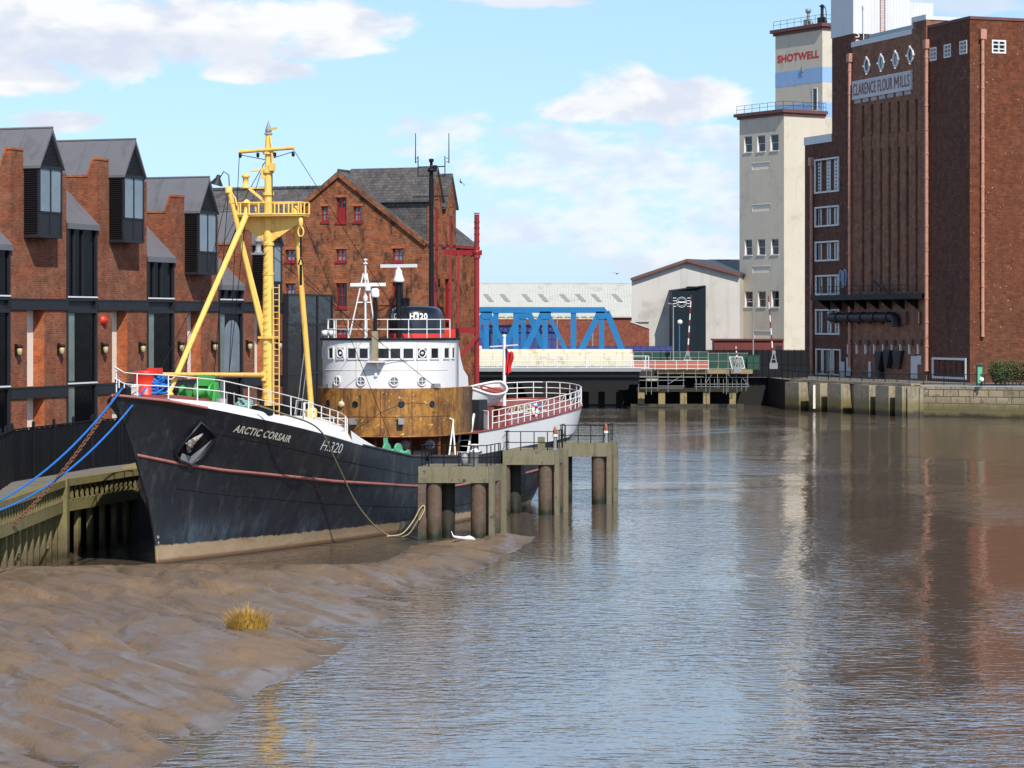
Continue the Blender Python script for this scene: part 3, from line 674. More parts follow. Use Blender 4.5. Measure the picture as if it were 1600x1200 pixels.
# ---------------------------------------------------------------- old gabled brick warehouse
WO = V((-7.37, 215, 0)); WU = V((.927, -.375, 0)).normalized()
WH = thing('brick_warehouse', 'old soot-stained brick warehouse with steep gable, slate roofs and red framed windows behind the wheelhouse', 'building', WO, math.degrees(math.atan2(WU.y, WU.x)))
fc_ = Face(WO, WU); Nf = V((0,-1,0))
hw = 7.92; rz = 24.5; ez = 18.55
wins = []                                            # (px0, px1, py0, py1) measured on the gable
for x0, x1, y0, y1, kind in ((502,513,322,346,'w'), (525,541,308,347,'d'), (552,564.5,322,346,'w'), (446,461.5,390,408,'w'), (525,541,389,408,'w'), (613,630,388,408,'w'), (446,461.5,443,460,'w'), (525,542,442,480,'t'), (613,630,441,482,'t'), (525,542,512,524,'w')):
    a, b = fc_.at(x0, y1), fc_.at(x1, y0); wins.append((a[0], b[0], a[1], b[1], kind))
m = MB()
m.wall((0,0,0), V((1,0,0)), Nf, -2*hw, 0, ZL, ez, [w[:4]+(.35,) for w in wins if w[3] < ez], 0, .35)
# gable above the eaves, around the three upper openings
up = [w for w in wins if w[3] >= ez]
rake = lambda x: ez+(rz-ez)*(1-abs(x+hw)/hw)
xs_ = sorted({-2*hw, -hw, 0.0} | {v for w in up for v in w[:2]} | {-2*hw+k*hw/6 for k in range(13)})
for a, b in zip(xs_, xs_[1:]):
    h = [w for w in up if w[0]-1e-6 <= a and b <= w[1]+1e-6]
    if h:
        w = h[0]
        if w[2] > ez: m.add([(a,0,ez),(b,0,ez),(b,0,w[2]),(a,0,w[2])], [(0,1,2,3)])
        m.add([(a,0,w[3]),(b,0,w[3]),(b,0,rake(b)),(a,0,rake(a))], [(0,1,2,3)])
    else: m.add([(a,0,ez),(b,0,ez),(b,0,rake(b)),(a,0,rake(a))], [(0,1,2,3)])
for w in up: m.box(w[0]-.25, w[0], .001, .36, w[2]-.2, w[3]); m.box(w[1], w[1]+.25, .001, .36, w[2]-.2, w[3]); m.box(w[0]-.25, w[1]+.25, .001, .36, w[3], w[3]+.25); m.box(w[0], w[1], .001, .36, w[2]-.2, w[2])
# river wall, its piers, and the back
m.add([(0,0,ZL),(0,11,ZL),(0,11,ez),(0,0,ez)], [(0,1,2,3)])
for y in (.0, 1.05, 3.2, 5.0, 6.9, 8.7, 10.4): m.box(.0, .32, y+.002, y+.5, ZL, ez-.2)
m.box(-2*hw, -.002, .37, 11, ZL, ez-.02)
m.build('wall', MT['brick_old'], WH)
m = MB()                                             # rake courses and a band of headers
for s_, x in ((-1, -2*hw-.25), (1, .25)):
    m.bar((-hw, -.10, rz-.12), (x, -.10, ez-.22), .3, .34)
m.build('rake_course', MT['brick_old'], WH)
for x0, x1, z0, z1, kind in wins:
    m = MB(); m.frame((0,.32,0), V((1,0,0)), Nf, x0+.02, x1-.02, z0, z1-.02, .09, .1, 0, (.5,), (.5,) if kind != 'd' else ())
    m.box(x0-.08, x1+.08, -.08, .3, z0-.2, z0-.005)
    fo = m.build('window', MT['red_steel'], WH)
    zs = z0+(z1-z0)*(.58 if kind == 'd' else .42 if kind == 't' else 0)
    m = MB(); m.pane((0,.33,0), V((1,0,0)), Nf, x0+.08, x1-.08, max(zs, z0+.08), z1-.08, .02)
    m.build('pane', MT['pane_sky'] if kind in 'w' else MT['pane_dark'], fo)
    if kind in 'dt':
        m = MB(); m.pane((0,.33,0), V((1,0,0)), Nf, x0+.08, x1-.08, z0+.08, zs, .06)
        m.build('loading_door', MT['red_steel'] if kind == 'd' else MT['pane_dark'], fo)
    m = MB(); m.box(x0-.15, x1+.15, -.03, .02, z1, z1+.22); m.build('brick_lintel', MT['brick_orange'], fo)
m = MB()                                             # main roof
for s_ in (-1, 1):
    x1 = -hw+s_*(hw+.35); e_ = ez-.26
    m.prism([(-hw, -.2, rz+.05), (x1, -.2, e_), (x1, -.2, e_+.16), (-hw, -.2, rz+.22)], (0, 11.4, 0))
m.tube([(-hw,-.2,rz+.25),(-hw,11.2,rz+.25)], .12, 6)
m.build('roof', MT['slate'], WH)
m = MB()                                             # wing to the left with its ridge across
m.box(-48, -11, 9, 23, ZL, 17.8); m.build('wing_wall', MT['brick_old'], WH)
m = MB(); m.prism([(-48, 8.5, 17.6), (-48, 16, 24.2), (-48, 23.5, 17.6), (-48, 23.5, 17.4), (-48, 16, 23.9), (-48, 8.5, 17.4)], (40.2, 0, 0))
m.tube([(-48,16,24.2),(-7.8,16,24.2)], .14, 6)
m.build('wing_roof', MT['slate'], WH)
m = MB()
for k in range(60): m.box(-47.8+k*.667, -47.8+k*.667+.5, 15.85, 16.15, 24.22, 24.42)
m.build('ridge_tiles', MT['slate'], WH)
# two loading dormers over the river wall
for y0, y1, rzz, ezz, xl in ((.35, 2.85, 24.95, 22.2, -7.6), (3.5, 5.8, 24.55, 21.7, -7.0)):
    m = MB(); ym = (y0+y1)/2
    m.box(xl, .05, y0+.18, y1-.18, 17.0, ezz)
    dm = m.build('loading_dormer', MT['slate'], WH)
    m = MB(); m.box(.05, .45, y0+.1, ym-.4, 15.5, ezz); m.box(.05, .45, ym+.4, y1-.1, 15.5, ezz); m.box(.051, .40, ym-.4, ym+.4, ezz-.8, ezz)
    m.prism([(.45, y0+.1, ezz), (.45, y1-.1, ezz), (.45, ym, rzz-.25)], (-.4,0,0)); m.build('dormer_front', MT['brick_old'], dm)
    m = MB(); m.box(.055, .36, ym-.39, ym+.39, ZL+1, ezz-.8)
    for z in (7.5, 11.0, 14.5, 18.0): m.box(.36, .42, ym-.4, ym+.4, z, z+.18)
    m.build('loading_door', MT['red_steel'], dm)
    m = MB()
    for s_ in (-1, 1):
        e = ym+s_*((y1-y0)/2+.18)
        m.prism([(.6, ym, rzz), (.6, e, ezz-.1), (.6, e, ezz-.26), (.6, ym, rzz-.22)], (xl-.6, 0, 0))
    m.build('dormer_roof', MT['slate'], dm)
m = MB(); m.box(.32, .45, 0, 11, ez-.35, ez-.1); m.build('gutter', MT['red_steel'], WH)
# lower brick block beyond
LB = thing('brick_annex', 'lower plain brick block with a stepped top between the warehouse and the red steel column', 'building', (-3.5, 229, 0), -22); m = MB()
m.box(-8, -.7, 0, 1, ZL, 16.9); m.box(-.7, -.05, 0, 1, ZL, 16.3); m.prism([(-2.6, -.02, 16.9), (-.3, -.02, 16.9), (-2.6, -.02, 18.3)], (0, .9, 0)); m.build('wall', MT['brick_old'], LB)
m = MB(); m.box(-8.05, -.65, -.06, 1, 16.9, 17.02); m.box(-.7, .02, -.06, 1, 16.3, 16.42); m.build('coping', MT['concrete_grey'], LB)
m = MB()
for s_ in (-.28, .28): m.tube([(-.9+s_, -.3, 8), (-.9+s_, -.3, 17.9)], .03, 5)
for k in range(20): m.tube([(-1.18, -.3, 8.2+k*.48), (-.62, -.3, 8.2+k*.48)], .025, 4)
for z in (12.5, 14.5, 16.5, 17.9): m.tube([(-1.18,-.3,z)]+[(-.9+.38*math.sin(k*math.pi/6-math.pi/2), -.45-.45*math.cos(k*math.pi/6-math.pi/2), z) for k in range(7)]+[(-.62,-.3,z)], .022, 4)
m.build('ladder', MT['grey_steel'], LB)
# red steel gantry on the river edge
GA = at(745, 600, 213); GA.z = ZL
GN = thing('steel_gantry', 'dark red steel gantry with a round column and diagonal brace beside the brick warehouse', 'gantry', GA)
zr = lambda y, D=213: CAMH-(y-HY)/F*D-ZL
xr = lambda x, D=213: (x-745)/F*D
m = MB(); m.tube([(0,0,zr(620)), (0,0,zr(335))], .21, 12); m.lathe([(.3,0),(.3,.12),(.21,.5)], 12, (0,0,zr(398)-.3)); m.lathe([(.21,0),(.34,.4),(.34,.55),(.21,.6)], 12, (0,0,zr(402)))
for y in (348, 357, 367, 378): m.lathe([(.25,0),(.25,.09)], 12, (0,0,zr(y)))
m.lathe([(.24,0),(.24,.08)], 12, (0,0,zr(334))); cl_ = m.build('column', MT['red_steel'], GN)
m = MB(); m.bar((.4, -.05, zr(395)), (xr(694), .8, zr(394)), .25, .42); m.build('upper_arm', MT['red_steel'], GN)
m = MB(); m.bar((.2, -.05, zr(516)), (xr(692), .3, zr(516)), .3, .5); m.build('lower_arm', MT['red_steel'], GN)
m = MB(); m.bar((.2, -.35, zr(522)), (xr(712), -.35, zr(566)), .25, .32); m.build('brace', MT['red_steel'], GN)
m = MB(); m.bar((xr(716), .4, 1.0), (xr(716), .4, zr(394)), .18, .22, up=(0,1,0)); m.bar((xr(704), .5, 1.0), (xr(704), .5, zr(394)), .18, .22, up=(0,1,0)); m.build('strut', MT['red_steel'], GN)
m = MB(); m.box(xr(694), xr(712), -.75, -.3, zr(530), zr(514)); m.build('motor_box', MT['bright_red'], GN)
m = MB(); m.box(xr(712), xr(717), -.7, -.3, zr(528), zr(513)); m.build('box_bracket', MT['black_steel'], GN)
# pole with aerials in front of the dormers
AP = at(674, 560, 206); AP.z = ZL; zp = lambda y: CAMH-(y-HY)/F*206-ZL; xp = lambda x: (x-674)/F*206
AM = thing('aerial_pole', 'tall black pole with lamps and two upright whip aerials standing before the slate dormers', 'pole', AP)
m = MB(); m.tube([(0,0,0), (0,0,zp(262))], [.24,.16], 10); m.tube([(0,0,zp(278)), (0,0,zp(320))], .2, 8); m.build('pole', MT['black_steel'], AM)
m = MB(); m.bar((xp(653), 0, zp(261)), (xp(695), 0, zp(260)), .07, .09); m.bar((xp(653), 0, zp(275)), (xp(695), 0, zp(275)), .07, .07); m.bar((xp(645), -.1, zp(308)), (xp(701), -.1, zp(306.5)), .08, .09)
for x in (653.2, 695.2): m.bar((xp(x),0,zp(276)), (xp(x),0,zp(244)), .08, .08)
m.build('crossarm', MT['black_steel'], AM)
for x, d in ((649.3, 1), (701.4, -1)):
    m = MB(); m.tube([(xp(x),0,zp(255)), (xp(x),0,zp(208))], [.045,.03], 6)
    for y in (247, 253): m.bar((xp(x-1.2), 0, zp(y)), (xp(x+d*4.5), 0, zp(y)), .05, .05)
    m.build('whip_aerial', MT['black_steel'], AM)
m = MB(); m.lathe([(.1,0),(.36,.05),(.26,.3),(.12,.36),(.12,.8),(.2,.85),(.2,1.05),(.0,1.1)], 10, (0,-.1,zp(269))); m.lathe([(.16,0),(.16,.5)], 8, (.3,-.1,zp(268))); m.build('floodlight', MT['black_steel'], AM)
# ---------------------------------------------------------------- beyond the river bend
# long pale-roofed shed
D0 = 520; sx0, sx1 = at(640,500,D0).x, at(992,500,D0).x
SH = thing('long_shed', 'long low brick shed with a pale roof and slanted rooflights beyond the blue bridge', 'building', (sx0, D0, 0))
L = sx1-sx0; ze, zr_ = CAMH-(493-HY)/F*D0, CAMH-(443-HY)/F*(D0+14)
m = MB(); m.box(0, L, 0, 28, ZL, ze-.02); m.build('wall', MT['brick_shed'], SH)
m = MB(); m.prism([(-.3,-.5,ze-.1), (-.3,14,zr_), (-.3,28.5,ze-.1), (-.3,28.5,ze-.4), (-.3,14,zr_-.3), (-.3,-.5,ze-.4)], (L+.6,0,0))
for k in range(80): x = k*L/80; m.bar((x,-.5,ze-.06), (x,14,zr_+.04), .12, .07)
m.bar((0,14,zr_+.05),(L,14,zr_+.05),.5,.2); sr = m.build('roof', MT['shed_roof'], SH)
for x in (757, 783, 818, 844, 878, 903, 928, 961):
    x0 = at(x,470,D0).x-sx0; m = MB(); f0, f1 = .42, .66; zz = lambda f: ze+(zr_-ze)*f+.05; yy = lambda f: -.5+14.5*f
    m.add([(x0-.4,yy(f1),zz(f1)),(x0+.55,yy(f1),zz(f1)),(x0+1.9,yy(f0),zz(f0)),(x0+.95,yy(f0),zz(f0))], [(0,1,2,3)]); m.build('rooflight', MT['skylight'], sr)
# pale rendered warehouse
D1 = 447; wx = lambda x: (x-1072)/F*D1; wz = lambda y: CAMH-(y-HY)/F*D1
PW = thing('rendered_warehouse', 'pale grey rendered warehouse with a low gable and dark red verge beside the white silo', 'building', (at(1072,500,D1).x, D1, 0))
back = V((14, 45, 0))
m = MB(); m.prism([(wx(987),0,ZL), (wx(1156),0,ZL), (wx(1156),0,wz(430.5)), (wx(1072),0,wz(408)), (wx(987),0,wz(437))], back); m.build('wall', MT['concrete_grey'], PW)
m = MB(); m.prism([(wx(1070),-.6,wz(407)), (wx(1156.5),-.6,wz(430.5)), (wx(1156.5),-.6,wz(427.5)), (wx(1072),-.6,wz(404.6))], back+V((4,0,.5))); m.prism([(wx(985),-.6,wz(438)), (wx(1072),-.6,wz(407.6)), (wx(1072),-.6,wz(405)), (wx(985),-.6,wz(435))], back); m.build('roof', MT['dark_roof'], PW)
m = MB(); m.bar((wx(985.5),-.8,wz(436.6)), (wx(1072),-.8,wz(407)), .4, .5); m.bar((wx(1072),-.8,wz(407)), (wx(1156.5),-.8,wz(429.5)), .4, .5); m.build('verge', MT['cornice'], PW)
m = MB(); m.box(wx(1128), wx(1180), 30, 45, wz(412), wz(399)); m.build('roof_housing', MT['dark_roof'], PW)
m = MB(); m.box(wx(1046), wx(1082), -7, -.02, ZL, wz(455)); m.box(wx(1072), wx(1099.5), -5, -.02, ZL, wz(448)); m.prism([(wx(1045),-7.1,wz(455)), (wx(1045),-7.1,wz(456)), (wx(1100),-5,wz(448)), (wx(1100),-5,wz(447))], (0,7,.2)); nb_ = m.build('entrance_block', MT['navy_box'], PW)
m = MB(); cx, cz = wx(1061), wz(472.5)                  # round emblem with bars at its sides
for k in range(4):
    z = cz-(k-1.5)*.48
    for s_ in (-1, 1): m.box(cx+s_*.95+(-.55 if s_ < 0 else 0), cx+s_*.95+(.55 if s_ > 0 else 0), -7.06, -7.02, z-.05, z+.05)
for r0, r1 in ((.84,.90), (.62,.65)):
    vs_ = [(cx+r*math.cos(2*math.pi*k/28), -7.05, cz+r*math.sin(2*math.pi*k/28)) for r in (r0, r1) for k in range(28)]
    m.add(vs_, [(k, (k+1) % 28, 28+(k+1) % 28, 28+k) for k in range(28)])
m.box(cx-.72, cx+.72, -7.08, -7.04, cz-.09, cz+.09); m.build('round_emblem', MT['white_letters'], nb_)
m = MB(); m.box(wx(985), wx(1014), -.5, -.02, wz(545), wz(513)); m.prism([(wx(985),-.5,wz(513)), (wx(1014),-.5,wz(513)), (wx(985),-.5,wz(502.5))], (0,.45,0)); m.build('lean_to', MT['brick_shed'], PW)
m = MB(); m.bar((wx(985),-.55,wz(502.5)), (wx(1014),-.55,wz(512.5)), .2,.25); m.box(wx(987), wx(1014), -.3, -.02, wz(503.2), wz(502.4)); m.build('drip_edge', MT['concrete_grey'], PW)
# red painted shed below the silo
D2 = 362; rx = lambda x: (x-1117)/F*D2; rzz_ = lambda y: CAMH-(y-HY)/F*D2
RS = thing('red_shed', 'low red painted shed at the foot of the white silo', 'shed', (at(1117,500,D2).x, D2+1, ZL))
m = MB(); m.box(0, rx(1225), 0, 4, 0, rzz_(532)-ZL); m.build('wall', MT['shed_red'], RS)
m = MB(); m.box(-.2, rx(1226), -.3, 4.3, rzz_(532)-ZL, rzz_(529.5)-ZL)
for k in range(20): m.box(rx(1117)+k*.47, rx(1117)+k*.47+.05, -.03, -.001, .4, rzz_(532)-ZL)
m.build('roof', MT['shed_red'], RS)
m = MB(); m.box(rx(1213), rx(1223), -.05, -.005, .6, rzz_(540)-ZL); m.build('door', MT['charcoal'], RS)
# ---------------------------------------------------------------- white silo: two joined towers
SO = V((46.75, 440, 0)); SU = V((-.53, .848, 0)).normalized(); rot = math.degrees(math.atan2(SU.y, SU.x))-90
SI = thing('grain_silo', 'tall pale concrete silo of two joined towers with faded blue bands and red lettering', 'silo', SO, rot)
lf = Face(SO, SU)                                     # local: Y along the left face, X to the right, outward of the left face is -X
lw = lf.at(1155.5, 400)[0]; lz = lf.at(1225, 176)[1]; rw = 9.0
m = MB(); sw = []
rows = [((1162.5,1175),(212.5,238.5),(1183,1195.5),(211,237.5),(1203.5,1216.5),(209.5,236)), ((1163.5,1175),(374,399),(1183.5,1195.5),(373.5,398.5),(1204.5,1216.5),(373,398)), ((1163.5,1176),(455,480),(1184,1196.5),(455,480),(1205,1217),(454,480))]
for r in rows:
    for k in (0, 2, 4):
        a = lf.at(r[k][0], r[k+1][1]); b = lf.at(r[k][1], r[k+1][0]); sw.append((min(a[0],b[0]), max(a[0],b[0]), a[1], b[1]))
rec = []
for x0, x1, y0, y1 in ((1175,1203,253.5,266), (1175.5,1204,319,331), (1176,1204,416,427), (1178,1206,518,531)):
    a = lf.at(x0, y1); b = lf.at(x1, y0); rec.append((min(a[0],b[0]), max(a[0],b[0]), a[1], b[1]))
m.wall((0,0,0), Yp, V((-1,0,0)), 0, lw, ZL, lz, [s_+(.45,) for s_ in sw]+[s_+(.14,) for s_ in rec], 0)
m.add([(0,0,ZL),(rw,0,ZL),(rw,0,lz),(0,0,lz)], [(0,1,2,3)]); m.box(.5, rw-.01, .02, lw, ZL, lz-.01); m.add([(0,lw,ZL),(rw,lw,ZL),(rw,lw,lz),(0,lw,lz)], [(0,1,2,3)])
low_t = m.build('lower_tower', MT['concrete_white'], SI)
for a, b, c, d in sw:
    m = MB(); m.frame((.40,0,0), Yp, V((-1,0,0)), a, b, c, d, .12, .12, 0, (), (.5,)); m.box(-.12, .42, a-.15, b+.15, c-.16, c)
    m.box(.0, .4, b-.05, b-.001, c, d); fo = m.build('window', MT['frame_white'], low_t)
    m = MB(); m.pane((.40,0,0), Yp, V((-1,0,0)), a+.1, b-.1, c+.1, d-.1, .03); m.build('pane', MT['pane_dark'], fo)
for a, b, c, d in rec:
    m = MB(); m.pane((.13,0,0), Yp, V((-1,0,0)), a+.02, b-.02, c+.02, d-.02, .02); m.box(-.03, .1, a-.1, b+.1, d, d+.16); m.build('recessed_plaque', MT['white_panel'], low_t)
m = MB(); m.box(-.65, rw+.25, -.55, lw+.9, lz+.05, lz+.6); m.box(-.3, rw+.1, -.25, lw+.4, lz-.4, lz+.05); m.build('cornice', MT['cornice'], low_t)
m = MB(); rails(m, [(-.3, lw+.4, lz+.6), (-.3, -.25, lz+.6), (rw, -.25, lz+.6)], 1.35, (1, .5), .035, .04, 2.2); m.build('roof_railing', MT['black_steel'], low_t)
# upper tower
UO = V((54.8, 452, 0)); uf = Face(UO, SU)
Mi = Matrix.Rotation(-math.radians(rot), 3, 'Z'); lo = Mi @ (UO-SO); ux, uy = lo.x, lo.y
uw = uf.at(1211.5, 100)[0]; uz = uf.at(1285, 43)[1]
m = MB(); m.box(ux, ux+18, uy, uy+uw, ZL, uz); upt = m.build('upper_tower', MT['concrete_white'], SI)
m = MB(); m.box(ux-.6, ux+16.5, uy-.6, uy+uw+.9, uz+.2, uz+.8); m.box(ux-.25, ux+16.2, uy-.25, uy+uw+.4, uz-.3, uz+.2); m.build('cornice', MT['cornice'], upt)
for y0, y1 in ((104, 128), (158, 182)):
    z1, z0 = uf.at(1285, y0)[1], uf.at(1285, y1)[1]
    m = MB(); m.box(ux-.02, ux+16.02, uy-.02, uy+uw+.02, z0, z1); m.build('painted_band', MT['blue_band'], upt)
ua, za = uf.at(1215, 98.5); ub, zb = uf.at(1280, 81)
zt0, zt1 = uf.at(1215, 98.8)[1], uf.at(1215, 86.8)[1]
m = MB(); letter(m, 'SHOTWELL', lambda a, b: V((ux-.035, uy+ua+(ub-ua)*a, zt0+(zt1-zt0)*b)), 0, .035, 1.05); m.build('lettering', MT['sign_red'], upt)
dz_ = uf.at(1270, 166); dt_ = uf.at(1277.5, 137)
m = MB(); m.frame((ux,0,0), Yp, V((-1,0,0)), uy+min(dz_[0],dt_[0]), uy+max(dz_[0],dt_[0]), lz+.9, dt_[1], .12, .1); do = m.build('door', MT['frame_white'], upt)
m = MB(); m.pane((ux,0,0), Yp, V((-1,0,0)), uy+min(dz_[0],dt_[0])+.1, uy+max(dz_[0],dt_[0])-.1, lz+1.0, dt_[1]-.1, .04); m.build('door_panel', MT['pane_dark'], do)
nt = uf.at(1254, 108); m = MB(); m.box(ux-.25, ux-.03, uy+nt[0]-.25, uy+nt[0]+.25, nt[1]-.5, nt[1]+.3); m.box(ux-.12, ux-.03, uy+nt[0]-.08, uy+nt[0]+.1, nt[1]-1.2, nt[1]-.5); m.build('wall_vent', MT['grey_steel'], upt)
m = MB(); rails(m, [(ux-.2, uy+uw+.3, uz+1.0), (ux-.2, uy-.1, uz+1.0), (ux+14, uy-.1, uz+1.0)], 1.3, (1,.5), .035, .04, 2.0); m.build('roof_railing', MT['black_steel'], upt)
for px, hat in ((1252, 0), (1273.5, 1)):
    c = uf.at(px, 40)[0]+uy; X0 = ux+1.6
    m = MB(); zb = uz+1.0
    m.tube([(X0, c-.9, zb), (X0, c-.9, zb+.5), (X0, c-.5, zb+.85), (X0, c, zb+.75), (X0, c, zb+1.6)], .32, 10); m.box(X0-.5, X0+.5, c-.35, c+.75, zb, zb+1.1)
    m.tube([(X0, c, zb+1), (X0, c, zb+2.7)], .28, 10)
    if hat: m.lathe([(.3,2.7),(.3,3.0),(.62,3.05),(.0,3.5)], 12, (X0,c,zb)); m.tube([(X0,c,zb+2.6),(X0,c-.9,zb+2.8),(X0,c-1.1,zb+2.2),(X0,c-1.1,zb)], .08, 6)
    else: m.lathe([(.3,2.3),(.52,2.4),(.52,3.0),(.0,3.02)], 12, (X0,c,zb))
    m.build('roof_fan', MT['charcoal'] if hat else MT['grey_steel'], upt)
m = MB(); c = uy+.6; m.box(-.1+ux-1.9, ux-.03, uy+.3, uy+2.6, lz+.76, lz+1.4); m.tube([(ux-1.2,uy+3.3,lz+1.4),(ux-1.2,uy+2.8,lz+2.2),(ux-1.2,uy+1.5,lz+2.4),(ux-1.2,uy+.6,lz+2.2)], .05, 5); m.build('roof_plant', MT['grey_steel'], upt)
# ---------------------------------------------------------------- flour mill on the right bank
MO = V((59.02, 330, 0)); MU = V((-.330, .944, 0)).normalized(); mrot = math.degrees(math.atan2(MU.y, MU.x))-90
ML = thing('flour_mill', 'huge dark red brick mill with a pale name board, round windows and tall wall slots', 'mill', MO, mrot)
mf = Face(MO, MU); Nr = V((-1,0,0)); Nq = V((0,-1,0))
def mu(px, py): return mf.at(px, py)
y1450 = mu(1450, 300)[0]; y1333 = mu(1334, 300)[0]; y1300 = mu(1300, 300)[0]; y1257 = mu(1257.5, 400)[0]
zA = mu(1515, 29.5)[1]; zB = mu(1380, 64)[1]; zB2 = mu(1440, 33)[1]; zC = mu(1318, 56)[1]; zD = mu(1280, 224)[1]
XB = 30
def rect(x0, x1, y0, y1):                            # pixels on the river face to (near, far, low, high)
    a = mu(x0, (y0+y1)/2)[0]; b = mu(x1, (y0+y1)/2)[0]
    c = mu((x0+x1)/2, y1)[1]; d = mu((x0+x1)/2, y0)[1]
    return (min(a,b), max(a,b), c, d)
# nearest block: dark river face and sunlit end
m = MB()
hA = [rect(1453,1463.5,74,95), rect(1475,1486,69,90), rect(1499.5,1511,63.5,84.5)]
lowA = rect(1457,1510,559,592)
m.wall((0,0,0), Yp, Nr, 0, y1450, ZL, zA, [h+(.3,) for h in hA]+[lowA+(.3,)], 0)
m.add([(0,y1450,ZL),(0,y1450,zA),(XB,y1450,zA),(XB,y1450,ZL)], [(0,1,2,3)])
m.add([(0,0,zA),(XB,0,zA),(XB,y1450,zA),(0,y1450,zA)], [(0,1,2,3)])
ef = Face(MO, V((.944,.33,0)))
e0 = ef.at(1549.5, 83); e1 = ef.at(1571.5, 63)
blkA = m.build('wall', MT['brick_mill'], ML)
m = MB(); m.wall((0,-.004,0), Xp, Nq, 0, XB, ZL, zA, [(e0[0], e1[0], e0[1], e1[1], .3)], 0); sun_w = m.build('end_wall', MT['brick_mill_red'], ML); sun_w['label'] = 'sunlit bright red end wall'
m = MB(); m.box(-.12, XB, -.14, -.008, zA-.02, zA+.35); m.box(-.12, -.004, -.14, y1450+.1, zA-.02, zA+.35); m.box(11, 17, 1, 6, zA, zA+1.0); m.build('parapet', MT['cornice'], ML)
for h in hA:
    m = MB(); m.frame((.28,0,0), Yp, Nr, *h, .2, .34, 0, (.5,), (.33,.66)); fo = m.build('window', MT['frame_white'], ML)
    m = MB(); m.pane((.28,0,0), Yp, Nr, h[0]+.1, h[1]-.1, h[2]+.1, h[3]-.1, .04); m.build('pane', MT['pane_dark'], fo)
m = MB(); h = (e0[0], e1[0], e0[1], e1[1]); m.frame((0,.28,0), Xp, Nq, *h, .2, .36, 0, (.5,), (.33,.66)); fo = m.build('window', MT['frame_white'], ML)
m = MB(); m.pane((0,.28,0), Xp, Nq, h[0]+.1, h[1]-.1, h[2]+.1, h[3]-.1, .04); m.build('pane', MT['pane_dark'], fo)
m = MB(); m.frame((.1,0,0), Yp, Nr, *lowA, .28, .22, 0, (), ()); fo = m.build('blocked_window', MT['frame_white'], ML)
m = MB(); m.pane((.2,0,0), Yp, Nr, lowA[0]+.2, lowA[1]-.2, lowA[2]+.2, lowA[3]-.2, .0)
for k in range(1, 6): yv = lowA[0]+(lowA[1]-lowA[0])*k/6; m.box(.12, .2, yv-.05, yv+.05, lowA[2]+.2, lowA[3]-.2)
m.build('board', MT['brick_mill'], fo)
# middle block with the slots
yl = y1450; slots = []
for px in (1351, 1365, 1379, 1392.5, 1406.5, 1420.5, 1434.5):
    s0 = rect(px-2.1, px+2.1, 165-(px-1351)*.12, 456); slots.append((s0[0], s0[1], s0[2], s0[3]))
dl = rect(1283, 1299, 100, 200)
wB = MB(); px_ = -.25                                 # this block stands a little proud of its neighbours
ovals = [(1358,102.5), (1380.5,98), (1403,93), (1426,86)]
wB.wall((px_,0,0), Yp, Nr, y1450+.001, y1333, ZL, zB, [s_+(.55,) for s_ in slots], 0)
ys_ = mu(1428, 50)[0]
wB.box(px_, .6, y1450+.001, ys_, zB, zB2); wB.box(px_+.002, 22, y1450+.01, y1450+.02, ZL, zB2-.3); wB.box(0, 22, y1450+.02, ys_, zB, zB2-.05)
for s_ in slots: wB.box(px_+.54, px_+.6, s_[0]-.05, s_[1]+.05, s_[2]-.05, s_[3]+.05)
wB.box(px_+.65, 20, y1450+.03, y1333, ZL, zB-.8)
for s_ in slots: wB.box(px_+.15, px_+.52, s_[0]+.01, s_[1]-.01, s_[3]-6.2, s_[3]-4.2)
wB.build('panel_wall', MT['brick_mill_brown'], ML)
m = MB(); m.box(px_-.12, px_+.5, ys_, y1333+.1, zB, zB+.7); m.box(px_-.12, px_+.5, y1450-.1, ys_, zB2, zB2+.7); m.box(px_-.12, px_+.5, ys_-.3, ys_, zB+.7, zB2); m.box(px_+.5, 20, y1450-.1, y1450+.4, zB2, zB2+.5); m.build('pale_coping', MT['clad_white'], ML)
m = MB(); m.box(1.2, 2.0, ys_+2, y1333-1, zB-.8, zB+1.6); m.build('roof_glazing', MT['pane_sky'], ML)
for k, (px, py) in enumerate(ovals):
    c = mu(px, py); m = MB()
    ring = [V((px_-.06, c[0]+.72*math.cos(a), c[1]+.92*math.sin(a))) for a in [2*math.pi*j/24 for j in range(24)]]
    m.tube(ring, .18, 6, closed=True)
    for a in range(4): m.obox((px_-.16, c[0]+.90*math.cos(a*math.pi/2), c[1]+1.12*math.sin(a*math.pi/2)), (.14,0,0), (0,.13,0), (0,0,.15))
    fo = m.build('oval_window', MT['frame_white'], ML)
    m = MB(); m.add([(px_-.02, c[0]+.66*math.cos(a), c[1]+.86*math.sin(a)) for a in [2*math.pi*j/24 for j in range(24)]], [tuple(range(24))]); m.build('pane', MT['pane_dark' if k in (0,3) else 'pane_sky'], fo)
sg0, sg1 = mu(1337, 141), mu(1428.6, 125.5); zt = (mu(1337,129)[1]+mu(1428.6,112)[1])/2; zb = (mu(1337,154)[1]+mu(1428.6,138.5)[1])/2
m = MB(); m.box(px_-.30, px_-.02, sg1[0], sg0[0], zb, zt); m.box(px_-.34, px_-.02, sg1[0]-.05, sg0[0]+.05, zt-.12, zt+.14); m.box(px_-.34, px_-.02, sg1[0]-.05, sg0[0]+.05, zb-.18, zb+.08)
nt_ = 7
for k in range(nt_):
    yb = sg1[0]+(sg0[0]-sg1[0])*(k+.15)/nt_; dy = (sg0[0]-sg1[0])/nt_
    for j in range(5): m.box(px_-.22, px_-.02, yb+j*dy*.14, yb+j*dy*.14+.12, zb-.75, zb-.2)
sb = m.build('name_board', MT['sign_board'], ML)
